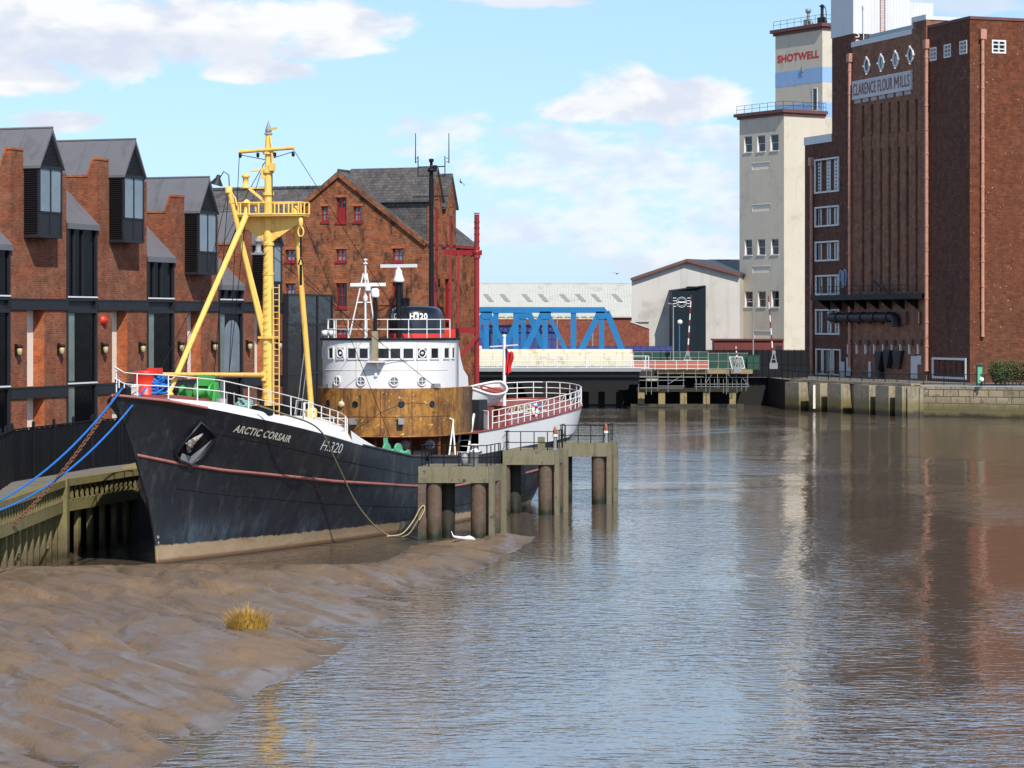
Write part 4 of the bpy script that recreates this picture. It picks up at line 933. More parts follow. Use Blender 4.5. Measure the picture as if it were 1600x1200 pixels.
m = MB(); onb = lambda a, b: V((px_-.355, sg0[0]-.3+(sg1[0]-sg0[0]+.6)*a, zb+.32+(zt-zb-.62)*b))
letter(m, 'CLARENCE FLOUR', lambda a, b: onb(a*.705, b), 0, .004, 1.08); letter(m, 'ILLS', lambda a, b: onb(.842+a*.158, b), 0, .004, 1.08)
for (a0, b0), (a1, b1) in (((.745,0),(.745,1)), ((.810,0),(.810,1)), ((.745,1),(.7775,.35)), ((.7775,.35),(.810,1))):
    m.add([onb(a0-.006, b0), onb(a0+.006, b0), onb(a1+.006, b1), onb(a1-.006, b1)], [(0,1,2,3)])
m.build('lettering', MT['sign_brown'], sb)
# taller block with the clad housing, and the low far block with the big windows
m = MB()
hD = [rect(1273.5,1311.5,247,301), rect(1274,1311.5,322,354), rect(1274.5,1311.5,376.5,408), rect(1275,1312,429.5,461), rect(1275,1312.5,483,523), rect(1275.5,1314,545,586)]
yD = max(h[1] for h in hD); sp = (min(h[0] for h in hD)-.4)
m.wall((0,0,0), Yp, Nr, y1333+.001, y1257, ZL, zD, [h+(.35,) for h in hD], 0)
m.box(0, 18, y1333+.002, y1300, zD, zC); m.box(.5, 16, y1333+.002, y1257-.01, ZL, zD-.01); m.add([(0,y1257,ZL),(16,y1257,ZL),(16,y1257,zD),(0,y1257,zD)], [(0,1,2,3)])
m.add([(0,y1333+.002,ZL),(0,y1333+.002,zC),(18,y1333+.002,zC),(18,y1333+.002,ZL)], [(0,1,2,3)])
m.build('tower_wall', MT['brick_mill'], ML)
m = MB(); m.box(-.1, 6, y1300+.002, y1257+.12, zD, zD+1.15); m.build('pale_coping', MT['clad_white'], ML)
X1463 = Face(MO+MU*y1333, V((.944,.33,0)))
xa = X1463.at(1420.5, 30)[0]; xb = X1463.at(1463.5, 30)[0]
m = MB(); m.box(-.12, xa, y1333-.1, y1300+.1, zC, zC+9); m.box(xa, xb, y1333+1.0, y1300, zC, X1463.at(1440, 3)[1])
for k in range(int(xa/.5)): m.box(k*.5+.2, k*.5+.26, y1333-.14, y1333-.1, zC, zC+9)
for k in range(int((xb-xa)/.5)): m.box(xa+k*.5+.2, xa+k*.5+.26, y1333+.96, y1333+1.0, zC, X1463.at(1440, 3)[1])
ch = m.build('clad_housing', MT['clad_white'], ML)
xl_ = X1463.at(1378, 30)[0]; m = MB()
for s_ in (-.35, .35): m.tube([(xl_+s_, y1333-.3, zC-3), (xl_+s_, y1333-.3, zC+9)], .05, 5)
for k in range(34): m.tube([(xl_-.35, y1333-.3, zC-3+k*.35), (xl_+.35, y1333-.3, zC-3+k*.35)], .03, 4)
m.build('ladder', MT['copper_pipe'], ch)
xd = X1463.at(1361, 60)[0]; zd0, zd1 = X1463.at(1361, 66)[1], X1463.at(1361, 55)[1]
m = MB(); m.frame((0,y1333-.0,0), Xp, Nq, xd-.75, xd+.75, zd0-.6, zd1, .16, .1); fo = m.build('roof_door', MT['frame_white'], ML)
m = MB(); m.pane((0,y1333,0), Xp, Nq, xd-.62, xd+.62, zd0-.6, zd1-.12, .05); m.build('door_panel', MT['pane_dark'], fo)
m = MB(); xg = X1463.at(1339, 60)[0]; zg = X1463.at(1339, 57)[1]
sq = lambda pts: m.tube(smooth_line([V((xg+a, y1333-.04, zg+b)) for a, b in pts], 5), .07, 5)
sq([(.3,.9),(-.2,.95),(-.3,.5),(.2,.3),(.25,-.05),(-.25,-.1)]); sq([(-.1,-.5),(.3,-.6),(.2,-1.1),(-.2,-1.0),(-.1,-.5)]); sq([(.15,-1.1),(.35,-1.6)]); m.build('graffiti', MT['white_letters'], ML)
xm = X1463.at(1347.3, 40)[0]; m = MB(); m.tube([(xm, y1333-.4, X1463.at(1347,68)[1]), (xm, y1333-.4, X1463.at(1347,13)[1])], .07, 6); m.lathe([(.12,0),(.12,.5)], 6, (xm, y1333-.4, X1463.at(1347,13)[1])); m.build('aerial', MT['frame_white'], ML)
for k, h in enumerate(hD):
    m = MB()
    if k < 5:
        m.frame((.05,0,0), Yp, Nr, *h, .24, .22, 0, (), ())
        fo = m.build('window', MT['frame_white'], ML)
        m = MB(); m.pane((.3,0,0), Yp, Nr, h[0]+.1, h[1]-.1, h[2]+.1, h[3]-.1, .02); m.build('brick_infill', MT['brick_mill'], fo)
        W_ = h[1]-h[0]
        for f0, f1 in ((.10,.27), (.42,.58), (.80,.94)):
            m = MB(); m.pane((.29,0,0), Yp, Nr, h[0]+W_*f0, h[0]+W_*f1, h[2]+.3, h[3]-.3, .05)
            ps = m.build('glass_block_strip', MT['clad_white'], fo)
            m = MB()
            for j in range(9): zz = h[2]+.5+(h[3]-h[2]-1.0)*j/8; yy = h[0]+W_*((f0+f1)/2); m.box(.21, .235, yy-W_*.025, yy+W_*.035, zz-.12, zz+.16)
            m.build('block_hole', MT['pane_dark'], ps)
    else:
        W_ = h[1]-h[0]
        for f0, f1, kk in ((0,.3,0), (.36,.72,1), (.74,1,0)):
            m = MB(); m.frame((.05,0,0), Yp, Nr, h[0]+W_*f0, h[0]+W_*f1, h[2], h[3], .2, .2); fo = m.build('entrance_frame', MT['frame_white'], ML)
            m = MB(); m.pane((.28,0,0), Yp, Nr, h[0]+W_*f0+.1, h[0]+W_*f1-.1, h[2], h[3]-.1, .04); m.build('door_leaf', MT['pane_green'] if kk else MT['brick_mill'], fo)
# drainpipes
for px, y0, y1 in ((1333.2, 84, 573), (1451, 62, 580), (1271, 246, 588)):
    a = mu(px, 300)[0]; z1 = mu(px, y0)[1]; z0 = mu(px, y1)[1]
    m = MB(); xx = px_-.3 if px < 1440 and px > 1300 else -.32
    m.tube([(xx, a, z0), (xx, a, z1-1)], .26, 8); m.box(xx-.35, xx+.3, a-.42, a+.42, z1-1.2, z1)
    zc = z0
    while zc < z1-2: m.lathe([(.32,0),(.32,.22)], 8, (xx, a, zc)); zc += 3.2
    m.build('drainpipe', MT['copper_pipe'], ML)
a = ef.at(1533.5, 300)[0]; z1 = ef.at(1533.5, 46)[1]; z0 = ef.at(1535, 526)[1]; m = MB()
m.tube([(a, -.3, z0), (a, -.3, z1-1)], .24, 8); m.box(a-.42, a+.42, -.62, -.01, z1-1.3, z1)
zc = z0
while zc < z1-2: m.lathe([(.3,0),(.3,.22)], 8, (a, -.3, zc)); zc += 3.2
m.build('drainpipe', MT['copper_pipe'], ML)
# loading platform, duct and spouts low on the river face
r = rect(1290, 1447, 459, 465); m = MB()
m.box(px_-2.2, px_, r[0], r[1], r[2]-.3, r[3]-.1)
for k in range(8): yy = r[0]+(r[1]-r[0])*(k+.5)/8; m.prism([(px_, yy-.1, r[2]-.3), (px_-2.0, yy-.1, r[2]-.3), (px_, yy-.1, r[2]-1.7)], (0,.2,0))
pl = m.build('loading_platform', MT['black_steel'], ML)
m = MB(); rails(m, [(px_-2.1, r[0]+.2, r[3]-.1), (px_-2.1, r[1]-.2, r[3]-.1)], 1.2, (1,.5), .04, .045, 2.4); m.bar((px_-1.0, r[0]+8, r[3]), (px_-1.0, r[0]+13, r[3]+1.9), .5, .15); m.build('platform_rail', MT['black_steel'], pl)
for k in range(8):
    yy = r[0]+.8+(r[1]-r[0]-1.5)*k/8; m = MB(); m.box(px_-.5, px_, yy, yy+1.2, r[2]-3.6, r[2]-2.0); m.build('chute_hood', MT['cornice'], ML)
for px in (1311, 1351, 1385): c = mu(px, 472); m = MB(); m.box(px_-.2, px_-.02, c[0]-.35, c[0]+.35, c[1]-.3, c[1]+.3); m.build('bulkhead_lamp', MT['frame_white'], ML)
d0, d1 = mu(1308, 496), mu(1407, 495); m = MB(); m.tube([(px_-.8, d0[0], d0[1]), (px_-.8, d1[0], d1[1]), (px_-.8, d1[0]-.6, d1[1]-.4), (px_-.8, d1[0]-.7, d1[1]-1.3)], .62, 12)
for k in range(5): m.lathe([(.75,0),(.75,.3)], 12, (px_-.8, d1[0]+(d0[0]-d1[0])*(k+.3)/5, d1[1]+(d0[1]-d1[1])*k/5), 0, (0,1,0))
m.build('duct_pipe', MT['charcoal'], ML)
for k in range(9):
    px = 1329+k*13.7; c = mu(px, 545); m = MB(); m.box(px_-.25, px_-.02, c[0]-.12, c[0]+.14, c[1]-.7, c[1]+.6); m.build('spout', MT['frame_white'], ML)
    c = mu(px+4, 537); m = MB(); m.box(px_-.35, px_-.02, c[0]-.3, c[0]+.3, c[1]-.2, c[1]+.5); m.build('spout_bracket', MT['cornice'], ML)
for px, py in ((1383, 566), (1396, 564), (1411, 565)):
    c = mu(px, py); m = MB(); m.prism([(px_-.1, c[0]-1.0, c[1]+1.5), (px_-.1, c[0]+1.0, c[1]+1.5), (px_-.1, c[0]+.5, c[1]-1.0), (px_-.1, c[0]-.1, c[1]-1.0)], (-.8,0,0)); m.build('hopper', MT['charcoal'], ML)
lh = mu(1383, 580); m = MB(); m.box(px_-.7, px_-.1, lh[0]-.3, lh[0]+.3, ZL, lh[1]+2); m.build('hopper_leg', MT['black_steel'], ML)
for px, py, w_, hh in ((1318.5,577,.8,2.2), (1329,573,.7,2.6), (1362,577,.35,2.2), (1431.5,574,.9,3.0), (1439.5,562.5,.5,1.2)):
    c = mu(px, py); m = MB(); m.box(px_-.09, px_-.02, c[0]-w_, c[0]+w_, c[1]-hh/2, c[1]+hh/2); m.build('notice_panel', MT['sign_board'], ML)
m = MB(); c = mu(1318, 437)
def gl(pts): m.tube(smooth_line([V((px_-.35 if False else -.05, c[0]+a, c[1]+b)) for a, b in pts], 4), .11, 5)
gl([(1.3,-1.2),(1.1,1.0),(.5,1.2),(.6,0),(1.2,-.1)]); gl([(.3,-1.2),(.2,1.2)]); gl([(-.1,-1.1),(-.3,1.3),(-1,.9),(-.7,-.9)]); m.build('graffiti', MT['graffiti'], ML)
# ---------------------------------------------------------------- right bank quay
a, b = V((36,362,0)), V((49.9,318,0))
QC = thing('concrete_quay_wall', 'stained concrete quay wall with broad upright buttresses below the flour mill', 'wall', V((37.6,343,0))); off = V((37.6,343,0))
a = V((37.6,343,0)); L = (b-a).length; u = (b-a)/L; nr = V((u.y,-u.x,0)); nr = -nr if nr.x > 0 else nr
m = MB(); m.obox((a+b)/2-off-nr*.5+V((0,0,1.3)), u*(L/2), nr*.5, V((0,0,2.5)))
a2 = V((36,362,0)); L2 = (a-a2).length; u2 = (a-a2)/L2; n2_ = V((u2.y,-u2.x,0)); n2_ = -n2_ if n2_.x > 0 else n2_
m.build('wall_face', MT['quay_stone'], QC); m = MB(); m.obox((a+a2)/2-off-n2_*.5+V((0,0,1.3)), u2*L2/2, n2_*.5, V((0,0,2.5))); m.build('return_wall', MT['quay_dark'], QC)  # shade on the return wall is put into its dark colour
for s0, s1 in ((.8,4.2), (6.6,9.3), (11.0,14.2), (17.2,20.6), (22.0,24.9), (26.3,27.9)):
    if s1 > L: s1 = L-.05
    m = MB(); c = a-off+u*((s0+s1)/2)+nr*.85+V((0,0,1.25)); m.obox(c, u*(s1-s0)/2, nr*.85, V((0,0,2.5))); m.build('buttress', MT['quay_stone'], QC)
m = MB(); m.obox((a+b)/2-off-nr*.3+V((0,0,3.95)), u*(L/2), nr*.7, V((0,0,.16))); m.build('coping', MT['quay_stone'], QC)
m = MB(); c = a-off+u*8.2+nr*1.9; m.box(c.x-.15, c.x+.15, c.y-.15, c.y+.15, .4, 3.5); m.build('depth_board', MT['white_panel'], QC)
a3 = V((49.9,318,0)); QB = thing('stone_quay_wall', 'old stone block quay wall with rough courses at the right edge of the river', 'wall', a3); m = MB()
for p0, p1 in (((49.9,318),(62.4,312)), ((62.4,312),(130,286)), ((130,286),(260,233))):
    p0, p1 = V((*p0,0)), V((*p1,0)); uu = (p1-p0).normalized(); nn = V((uu.y,-uu.x,0))
    m.obox((p0+p1)/2-a3-nn*.35+V((0,0,1.25)), uu*(p1-p0).length/2, nn*.4, V((0,0,2.55)))
m.build('wall_face', MT['quay_blocks'], QB)
m = MB(); m.box(-.9,.5,-.8,.6,-.5,3.7); m.box(.6,1.1,-.7,-.3,-.5,3.6); m.build('fender_timber', MT['quay_stone'], QB)
RL = thing('quay_railing', 'long dark grey railing of upright bars along the right bank quay edge', 'railing', V((36.5,356,ZL))); off = V((36.5,356,ZL))
m = MB(); line = [V((37.2,352,ZL)), V((38.8,343,ZL)), V((50.6,319.3,ZL)), V((62.6,313.2,ZL)), V((110,295,ZL))]
rails(m, [p-off for p in line], 1.35, (1,.14), .05, .06, 2.6); m.build('post_and_rail', MT['charcoal'], RL)
m = MB()
for p0, p1 in zip(line, line[1:]):
    n_ = int((p1-p0).length/.30)
    for k in range(n_): c = p0.lerp(p1, k/n_)-off; m.bar(c+V((0,0,.2)), c+V((0,0,1.33)), .035, .035)
m.build('bars', MT['charcoal'], RL)
# bush, globe lamp, green cabinet
bx = at(1582, 590, 318); bx.z = ZL
BU = thing('bush', 'dark green rounded bush growing behind the quay railing against the sunlit mill end', 'bush', bx); m = MB(); r_ = random.Random(11)
cl = [(r_.uniform(-2.5,2.6), r_.uniform(-1,1), r_.uniform(.9,2.3), r_.uniform(.75,1.3)) for _ in range(22)]+[(3.6,0,1.6,1.5),(5,0,1.7,1.6),(0,0,2.2,1.2)]
for cx_, cy_, cz_, rr in cl:
    for _ in range(170):
        v = V((r_.gauss(0,1), r_.gauss(0,1), r_.gauss(0,1))).normalized()*rr*r_.uniform(.55,1.05); c = V((cx_,cy_,cz_))+v
        a_ = V((r_.gauss(0,1), r_.gauss(0,1), r_.gauss(0,1))).normalized(); b_ = a_.orthogonal().normalized(); s_ = r_.uniform(.09,.19)
        m.add([c-a_*s_, c+b_*s_*.6, c+a_*s_, c-b_*s_*.6], [(0,1,2,3)])
m.build('foliage', MT['foliage'], BU)
m = MB()
for k in range(9): m.tube([(k*.5-2,0,0), (k*.55-2.2+r_.uniform(-.3,.3), 0, 1.0), (k*.6-2.4, r_.uniform(-.3,.3), 2.0)], [.07,.05,.02], 5)
m.build('stems', MT['bark'], BU)
gp = at(1533.5, 605, 313.5); gp.z = ZL
GLm = thing('globe_lamp', 'small white globe lamp on a low post behind the stone quay wall', 'lamp', gp); m = MB(); m.tube([(0,0,0),(0,0,.5)], .12, 8); m.build('post', MT['charcoal'], GLm)
m = MB(); m.lathe([(.05,.5),(.24,.57),(.32,.8),(.24,1.03),(.0,1.12)], 14); m.build('globe', MT['globe'], GLm)
gp = at(1530.5, 600, 316); gp.z = ZL; GC = thing('kiosk_cabinet', 'narrow dark green cabinet standing in front of the mill beside the bush', 'cabinet', gp); m = MB(); m.box(-.35,.35,-.3,.3,0,2.5); m.box(-.42,.42,-.36,.36,2.5,2.62); m.build('body', MT['green_mesh'], GC)
m = MB(); m.box(-.28,.28,-.33,-.301,.3,2.3); m.box(.15,.2,-.36,-.33,1.1,1.4); m.build('door', MT['sea_green'], GC)
# ---------------------------------------------------------------- blue lifting bridge
DB = 345; bx_ = lambda x, D=DB: (x-860)/F*D; bz = lambda y, D=DB: CAMH-(y-HY)/F*D
BR = thing('lifting_bridge', 'lifting road bridge with bright blue lattice side trusses, cream side girder and white railing', 'bridge', (at(860,500,DB).x, DB, 0))
def truss(dx, dy):
    tr = MB(); P = lambda x, y: V((bx_(x)+dx, dy, bz(y)))
    tr.bar(P(640,484), P(945,484.5), .6, .8); tr.bar(P(943,484), P(949,490), .55, .5)
    tr.bar(P(948,487), P(972,547), .55, .8)
    for x in (668, 760, 852, 940):
        tr.bar(P(x,495), P(x,548), .45, .68, up=(1,0,0))
        for s_, w_ in ((-1,.80), (1,.55)):
            if x == 940 and s_ == 1: continue
            tr.bar(P(x+s_*4,490), P(x+s_*32,547), .45, w_)
        g = [P(x-9,486.8), P(x+9,486.8), P(x+9,493), P(x+5,498.5), P(x-5,498.5), P(x-9,493)]
        tr.prism([p-V((0,.3,0)) for p in g], (0,.6,0))
    for x in (714, 806, 896): tr.bar(P(x,487), P(x,548), .42, .75, up=(1,0,0))
    return tr
truss(0, 0).build('truss', MT['bridge_blue'], BR)
truss(-10.5, 9).build('truss', MT['bridge_blue'], BR)
m = MB(); x0, x1 = bx_(640), bx_(988); zt, zb = bz(545.5), bz(572)
prof = [(-1.0,zb),(-1.0,zb+.9),(-.9,zt-.35),(-.6,zt-.05),(-.2,zt),(.5,zt),(.5,zb)]
m.prism([(x0,y,z) for y, z in prof], (x1-x0,0,0)); m.build('side_girder', MT['bridge_cream'], BR)
m = MB()
for k in range(12): x = x0+(x1-x0)*(k+.5)/12; m.box(x-.04, x+.04, -1.06, -1.0, zb, zt-.5)
m.build('girder_seam', MT['bridge_cream'], BR)
m = MB(); m.box(x0, bx_(1000), -2.6, 11, bz(580), bz(574.5)); m.build('deck', MT['grey_steel'], BR)
m = MB(); m.box(x0, bx_(998), -2.2, 10.5, bz(589), bz(580)-.01)
for k in range(7): m.box(x0, bx_(998), -1.8+k*1.9, -1.4+k*1.9, bz(600), bz(589))
m.build('under_girders', MT['black_steel'], BR)
rl = MB(); zf = bz(575); zt2 = bz(556)
line = [V((bx_(640), -2.5, zf)), V((bx_(1012), -2.5, zf))]
rails(rl, line, zt2-zf, (1,.05,.62), .05, .07, 1.98); rl.build('white_railing', MT['white_rail'], BR)
m = MB(); n_ = 140
for k in range(n_): x = bx_(640)+(bx_(1012)-bx_(640))*k/n_; m.bar((x,-2.5,zf+.08), (x,-2.5,zf+(zt2-zf)*.62), .025, .025)
m.build('railing_bars', MT['white_rail'], BR)
m = MB(); m.bar(at(726,574,338)-V(BR.location), at(749,543,342)-V(BR.location), .8, .5); m.build('white_ramp_beam', MT['white_rail'], BR)
# abutment and piers under the bridge; wall and left piers carry shade as colour
AB = thing('bridge_abutment', 'dark concrete abutment and piers in the shade under the blue bridge', 'abutment', (0, 358, 0)); m = MB()
m.box(-40, 37, 3, 4.2, -.5, 3.88); m.build('wall_face', MT['shade_concrete'], AB)
for px in (890, 915, 940, 968, 1002, 1034, 1068, 1104, 1145):
    Dp = 350.5 if px > 1000 else 357; x = at(px,600,Dp).x; m = MB(); m.box(x-.45, x+.45, Dp-358, Dp-357.1, -.4, bz(612, Dp)); m.build('pier', MT['staging'] if px > 1000 else MT['quay_dark'], AB)
m = MB(); x0 = at(995,600,351.5).x; x1 = at(1160,600,351.5).x; m.box(x0, x1, -7, -6.2, bz(612,351.5), bz(606,351.5)); m.build('cross_beam', MT['staging'], AB)
m = MB(); m.box(at(985,600,351).x, at(1162,600,351).x, -7.6, -7.0, -.3, .5); m.build('low_waler', MT['quay_stone'], AB)
# timber staging and its scaffold
DS = 348; sxx = lambda x: (x-1100)/F*DS; szz = lambda y: CAMH-(y-HY)/F*DS
ST = thing('timber_staging', 'weathered timber staging deck on the bridge approach right of the cream girder', 'staging', (at(1100,500,DS).x, DS, 0)); m = MB()
m.box(sxx(1027), sxx(1176), 0, 12, szz(584), szz(577.5))
m.build('deck', MT['staging'], ST); m = MB(); m.box(sxx(998), sxx(1180), 3, 13, szz(589), szz(582)); m.build('joists', MT['quay_dark'], ST)
SF = thing('scaffold', 'grey tube scaffold hanging below the timber staging', 'scaffold', (at(1100,500,347).x, 347, 0)); m = MB(); r2 = random.Random(5)
for x in (998, 1010, 1018, 1028, 1044, 1068, 1087, 1103, 1121, 1135, 1150, 1168): m.tube([(sxx(x),0,szz(578+r2.uniform(-6,2))), (sxx(x),0,szz(607+r2.uniform(-3,10)))], .045, 5)
for x in range(1088, 1168, 7): m.tube([(sxx(x),-.3,szz(592)), (sxx(x),-.3,szz(606+r2.uniform(-2,8)))], .035, 5)
for y, a, b in ((588,1000,1030), (594,1028,1070), (603,1028,1070), (600,1085,1170), (604,1085,1168), (594,998,1030), (606,1000,1068)): m.tube([(sxx(a),-.1,szz(y)), (sxx(b),-.1,szz(y))], .045, 5)
for a, b in (((1044,600),(1066,586)), ((1135,583),(1152,598)), ((1103,598),(1112,585)), ((1160,590),(1170,604))): m.tube([(sxx(a[0]),-.1,szz(a[1])), (sxx(b[0]),-.1,szz(b[1]))], .04, 5)
m.build('tubes', MT['grey_steel'], SF)
m = MB(); m.box(sxx(1010), sxx(1029), .2, .9, szz(595), szz(591)); m.build('plank', MT['bridge_cream'], SF)
# barriers and fences on the approach
def panel(name, label, cat, px0, px1, py0, py1, D, mat, fr='grey_steel', group=None, n=4, bars=0):
    b0, b1 = at(px0,py1,D), at(px1,py1,D); t = thing(name, label, cat, (b0.x, D, b0.z), 0, group); Wd = b1.x-b0.x; Hh = (py1-py0)/F*D
    if mat:
        m = MB(); m.box(0, Wd, .03, .06, .05, Hh-.05); m.build('sheet', MT[mat], t)
    m = MB()
    for k in range(n+1): m.tube([(Wd*k/n,0,-.1),(Wd*k/n,0,Hh+.1)], .05, 5)
    for z in (.08, Hh*.5, Hh): m.tube([(0,0,z),(Wd,0,z)], .04, 5)
    for k in range(bars): m.tube([(Wd*k/bars,0,0),(Wd*k/bars,0,Hh)], .025, 4)
    m.build('frame', MT[fr], t); return t
panel('safety_barrier', 'orange mesh safety barrier with white posts on the staging right of the bridge', 'barrier', 990, 1107, 563.5, 577, 347.5, 'orange_mesh', 'white_rail', None, 7)
panel('mesh_fence', 'long dark green mesh fence behind the orange barrier', 'fence', 990, 1106, 550, 568, 356, 'green_mesh', 'grey_steel', None, 8)
panel('mesh_fence', 'dark green mesh fence panel right of the orange barrier behind the tilted white frame', 'fence', 1107, 1168, 552, 577, 349.5, 'green_mesh', 'grey_steel', None, 4)
panel('mesh_fence', 'short open green mesh fence bending down to the mill quay', 'fence', 1168, 1187, 555, 578, 349, 'green_mesh', 'green_mesh', None, 2)
panel('hoarding', 'navy blue hoarding seen through the blue truss', 'hoarding', 738, 872, 508, 552, 400, 'hoarding_blue', 'hoarding_blue', None, 14)
panel('hoarding', 'low navy blue hoarding in front of the pale warehouse', 'hoarding', 872, 1050, 541, 553, 392, 'hoarding_blue', 'hoarding_blue', None, 18)
panel('boundary_fence', 'dark fence line below the red shed at the silo foot', 'fence', 1100, 1262, 547, 590, 360, 'black_steel', 'black_steel', None, 16)
tp = at(1143,577,346.5); TPn = thing('tilted_frame', 'white barred barrier frame tilted against the green mesh', 'barrier', tp, 0); m = MB(); rr = (20.5/F)*346.5; hh = 19/F*346.5
q0, q1, q2, q3 = V((.1,0,.0)), V((1.8,.2,.15)), V((1.5,.5,1.65)), V((-.25,.5,1.65))
for a, b in ((q0,q1),(q1,q2),(q2,q3),(q3,q0)): m.tube([a,b], .06, 5)
for k in range(1, 9): m.tube([q0.lerp(q1,k/9), q3.lerp(q2,k/9)], .025, 4)
m.build('frame', MT['white_rail'], TPn)
# lattice gantry behind the bridge
LGx = at(765,500,398); LG = thing('lattice_gantry', 'cream painted lattice girder seen between the blue trusses', 'gantry', (LGx.x, 398, bz(486,398)))
Lw = at(932,500,398).x-LGx.x; m = MB(); hL = 12/F*398
for z in (0, -hL): m.bar((0,0,z), (Lw,0,z), .16, .16); m.bar((0,.9,z), (Lw,.9,z), .16, .16)
n_ = 26
for k in range(n_):
    x0, x1 = Lw*k/n_, Lw*(k+1)/n_; m.bar((x0,0,0 if k % 2 else -hL), (x1,0,-hL if k % 2 else 0), .09, .09); m.bar((x0,.9,-hL if k % 2 else 0), (x1,.9,0 if k % 2 else -hL), .09, .09)
m.build('lattice', MT['bridge_cream'], LG); m = MB()
for x in (.6, Lw*.5, Lw-.6): m.tube([(x,.4,-hL), (x,.4,ZL-LG.location.z)], .12, 6)
m.build('leg', MT['grey_steel'], LG)
# barrier arms, lamp posts
def arm(label, p_top, p_bot, D, base_h, group='striped lifting barrier arms'):
    b = at(*p_bot, D); tp_ = at(*p_top, D); t = thing('barrier_arm', label, 'barrier', b, 0, group); d_ = tp_-b; n_ = 9
    for k in range(2):
        m = MB()
        for j in range(k, n_, 2): m.tube([d_*(.12+.88*j/n_), d_*(.12+.88*(j+1)/n_)], .105-.004*j, 8)
        m.build('red_stripes' if k == 0 else 'white_stripes', MT['red_steel'] if k == 0 else MT['white_rail'], t)
    m = MB(); m.box(-.55,.55,-.35,.35,-.9,-.1); m.bar((-.4,-.2,-.1),(0,-.2,base_h),.14,.14); m.bar((.4,-.2,-.1),(.05,-.2,base_h),.14,.14); m.bar((-.3,-.2,.4),(.3,-.2,.4),.1,.1); m.box(-.2,.25,-.3,.1,base_h-.5,base_h); m.build('pivot_stand', MT['grey_steel'], t)
arm('raised red and white barrier arm in front of the navy entrance block', (1080,461), (1074,560), 350, 1.0)
arm('raised red and white barrier arm before the white silo', (1200.5,462), (1208.5,566), 350, 1.6)
arm('short red and white marker post on the timber staging by the tilted frame', (1149.5,538), (1152.5,572), 346, .9)
for px, y0, y1, D, lab in ((1052,475,566,352,'thin grey lamp post before the navy entrance block'), (1177,472,566,352,'thin brown post before the white silo'), (870.5,497,548,380,'thin pale post seen through the blue trusses')):
    b = at(px,y1,D); t = thing('lamp_post', lab, 'post', b); hh = (y1-y0)/F*D; m = MB(); m.tube([(0,0,0),(0,0,hh)], [.11,.07], 8); m.lathe([(.18,0),(.18,.5)], 8); m.build('post', MT['grey_steel'], t)
    m = MB(); m.bar((0,0,hh), (-.5,0,hh+.06), .12, .08); m.box(-.75,-.4,-.1,.1,hh,hh+.14); m.build('lantern', MT['grey_steel'], t)
b = at(1061.5,555,352); t = thing('signal_lamp', 'blue post carrying a round white lamp beside the navy entrance block', 'lamp', b); m = MB(); hh = 48/F*352; m.tube([(0,0,0),(0,0,hh)], .09, 8); m.build('post', MT['bridge_blue'], t); m = MB(); m.lathe([(.0,0),(.3,.1),(.36,.35),(.25,.6),(.0,.68)], 12, (.08,0,hh)); m.build('lamp_head', MT['globe'], t)
b = at(1230,566,350); tmp = None
# ---------------------------------------------------------------- concrete capped mooring dolphins
def dolphin(label, xl, xr_, xe, D, dep, fl, bl):
    """front cap from pixel xl to xr_ at distance D, end face to pixel xe"""
    o = at(xl, 700, D); o.z = 0
    t = thing('mooring_dolphin', label, 'mooring dolphin', o, 0, 'concrete capped mooring dolphins beside the ship')
    wF = (xr_-xl)/F*D
    e = V(((xe-xr_)/F*(D+dep)+( (xr_-CX)/F*dep), dep, 0))
    A, B_, C_, E = V((0,0,0)), V((wF,0,0)), V((wF,0,0))+e, V((e.x*.6,dep,0))
    m = MB(); Z0, Z1 = 3.12, 4.0
    m.prism([p+V((0,0,Z0)) for p in (A,B_,C_,E)], (0,0,Z1-Z0))
    m.build('cap', MT['cap'], t)
    r = .42
    spots = [(A+V((fl,.5,0)),0), (B_+V((-.55,.5,0)),0), (B_+e*.5+V((-.42,.1,0)),0), (C_+V((-.5,-.5,0)),0), (A+V((bl,dep*.6,0)),1)]
    for c, dk in spots:
        m = MB(); m.lathe([(r,-1.2),(r,0),(r,1.6),(r,Z0)], 18, c); m.build('pile', MT['pile_dark' if dk else 'pile'], t)
    for c in (B_+e*.10, C_-e*.06):
        m = MB(); d_ = e.normalized(); n_ = V((d_.y,-d_.x,0)); m.obox(c+n_*.12+V((0,0,1.45)), d_*.14, n_*.14, V((0,0,2.5))); m.build('fender_post', MT['cap'], t)
    m = MB(); up = V((0,0,Z1)); ins = .12
    ln = [E+up+V((.2,-.2,0)), A+up+V((ins,ins,0)), B_+up+V((-ins,ins,0)), C_+up+V((-ins,-ins,0))]
    rails(m, ln, 1.15, (1,.42), .028, .034, .82); m.build('railing', MT['black_steel'], t)
    return t, wF, e
T1, w1, e1 = dolphin('nearest concrete capped dolphin on round rusty piles, by the green winch', 653.5, 763, 785, 139.5, 3.1, .85, 1.55)
T2, w2, e2 = dolphin('middle concrete capped dolphin of the three alongside the ship', 785.5, 866, 882, 157, 3.4, .05, .72)
T3, w3, e3 = dolphin('farthest concrete capped dolphin, standing alone in open water past the ship stern', 872, 948, 960, 166.5, 3.2, .0, .55)
def lantern(parent, x, y, h):
    m = MB(); m.tube([(x,y,4.0),(x,y,4.0+h)], .10, 8); m.lathe([(.16,0),(.16,.08)], 8, (x,y,4.0)); po = m.build('lantern_post', MT['grey_steel'], parent)
    m = MB(); m.lathe([(.12,0),(.13,.18),(.10,.34),(.04,.5),(.0,.53)], 10, (x,y,4.0+h)); m.build('amber_lantern', MT['amber'], po)
    m = MB(); m.lathe([(.16,-.12),(.16,.03)], 10, (x,y,4.0+h)); m.build('lantern_collar', MT['white_rail'], po)
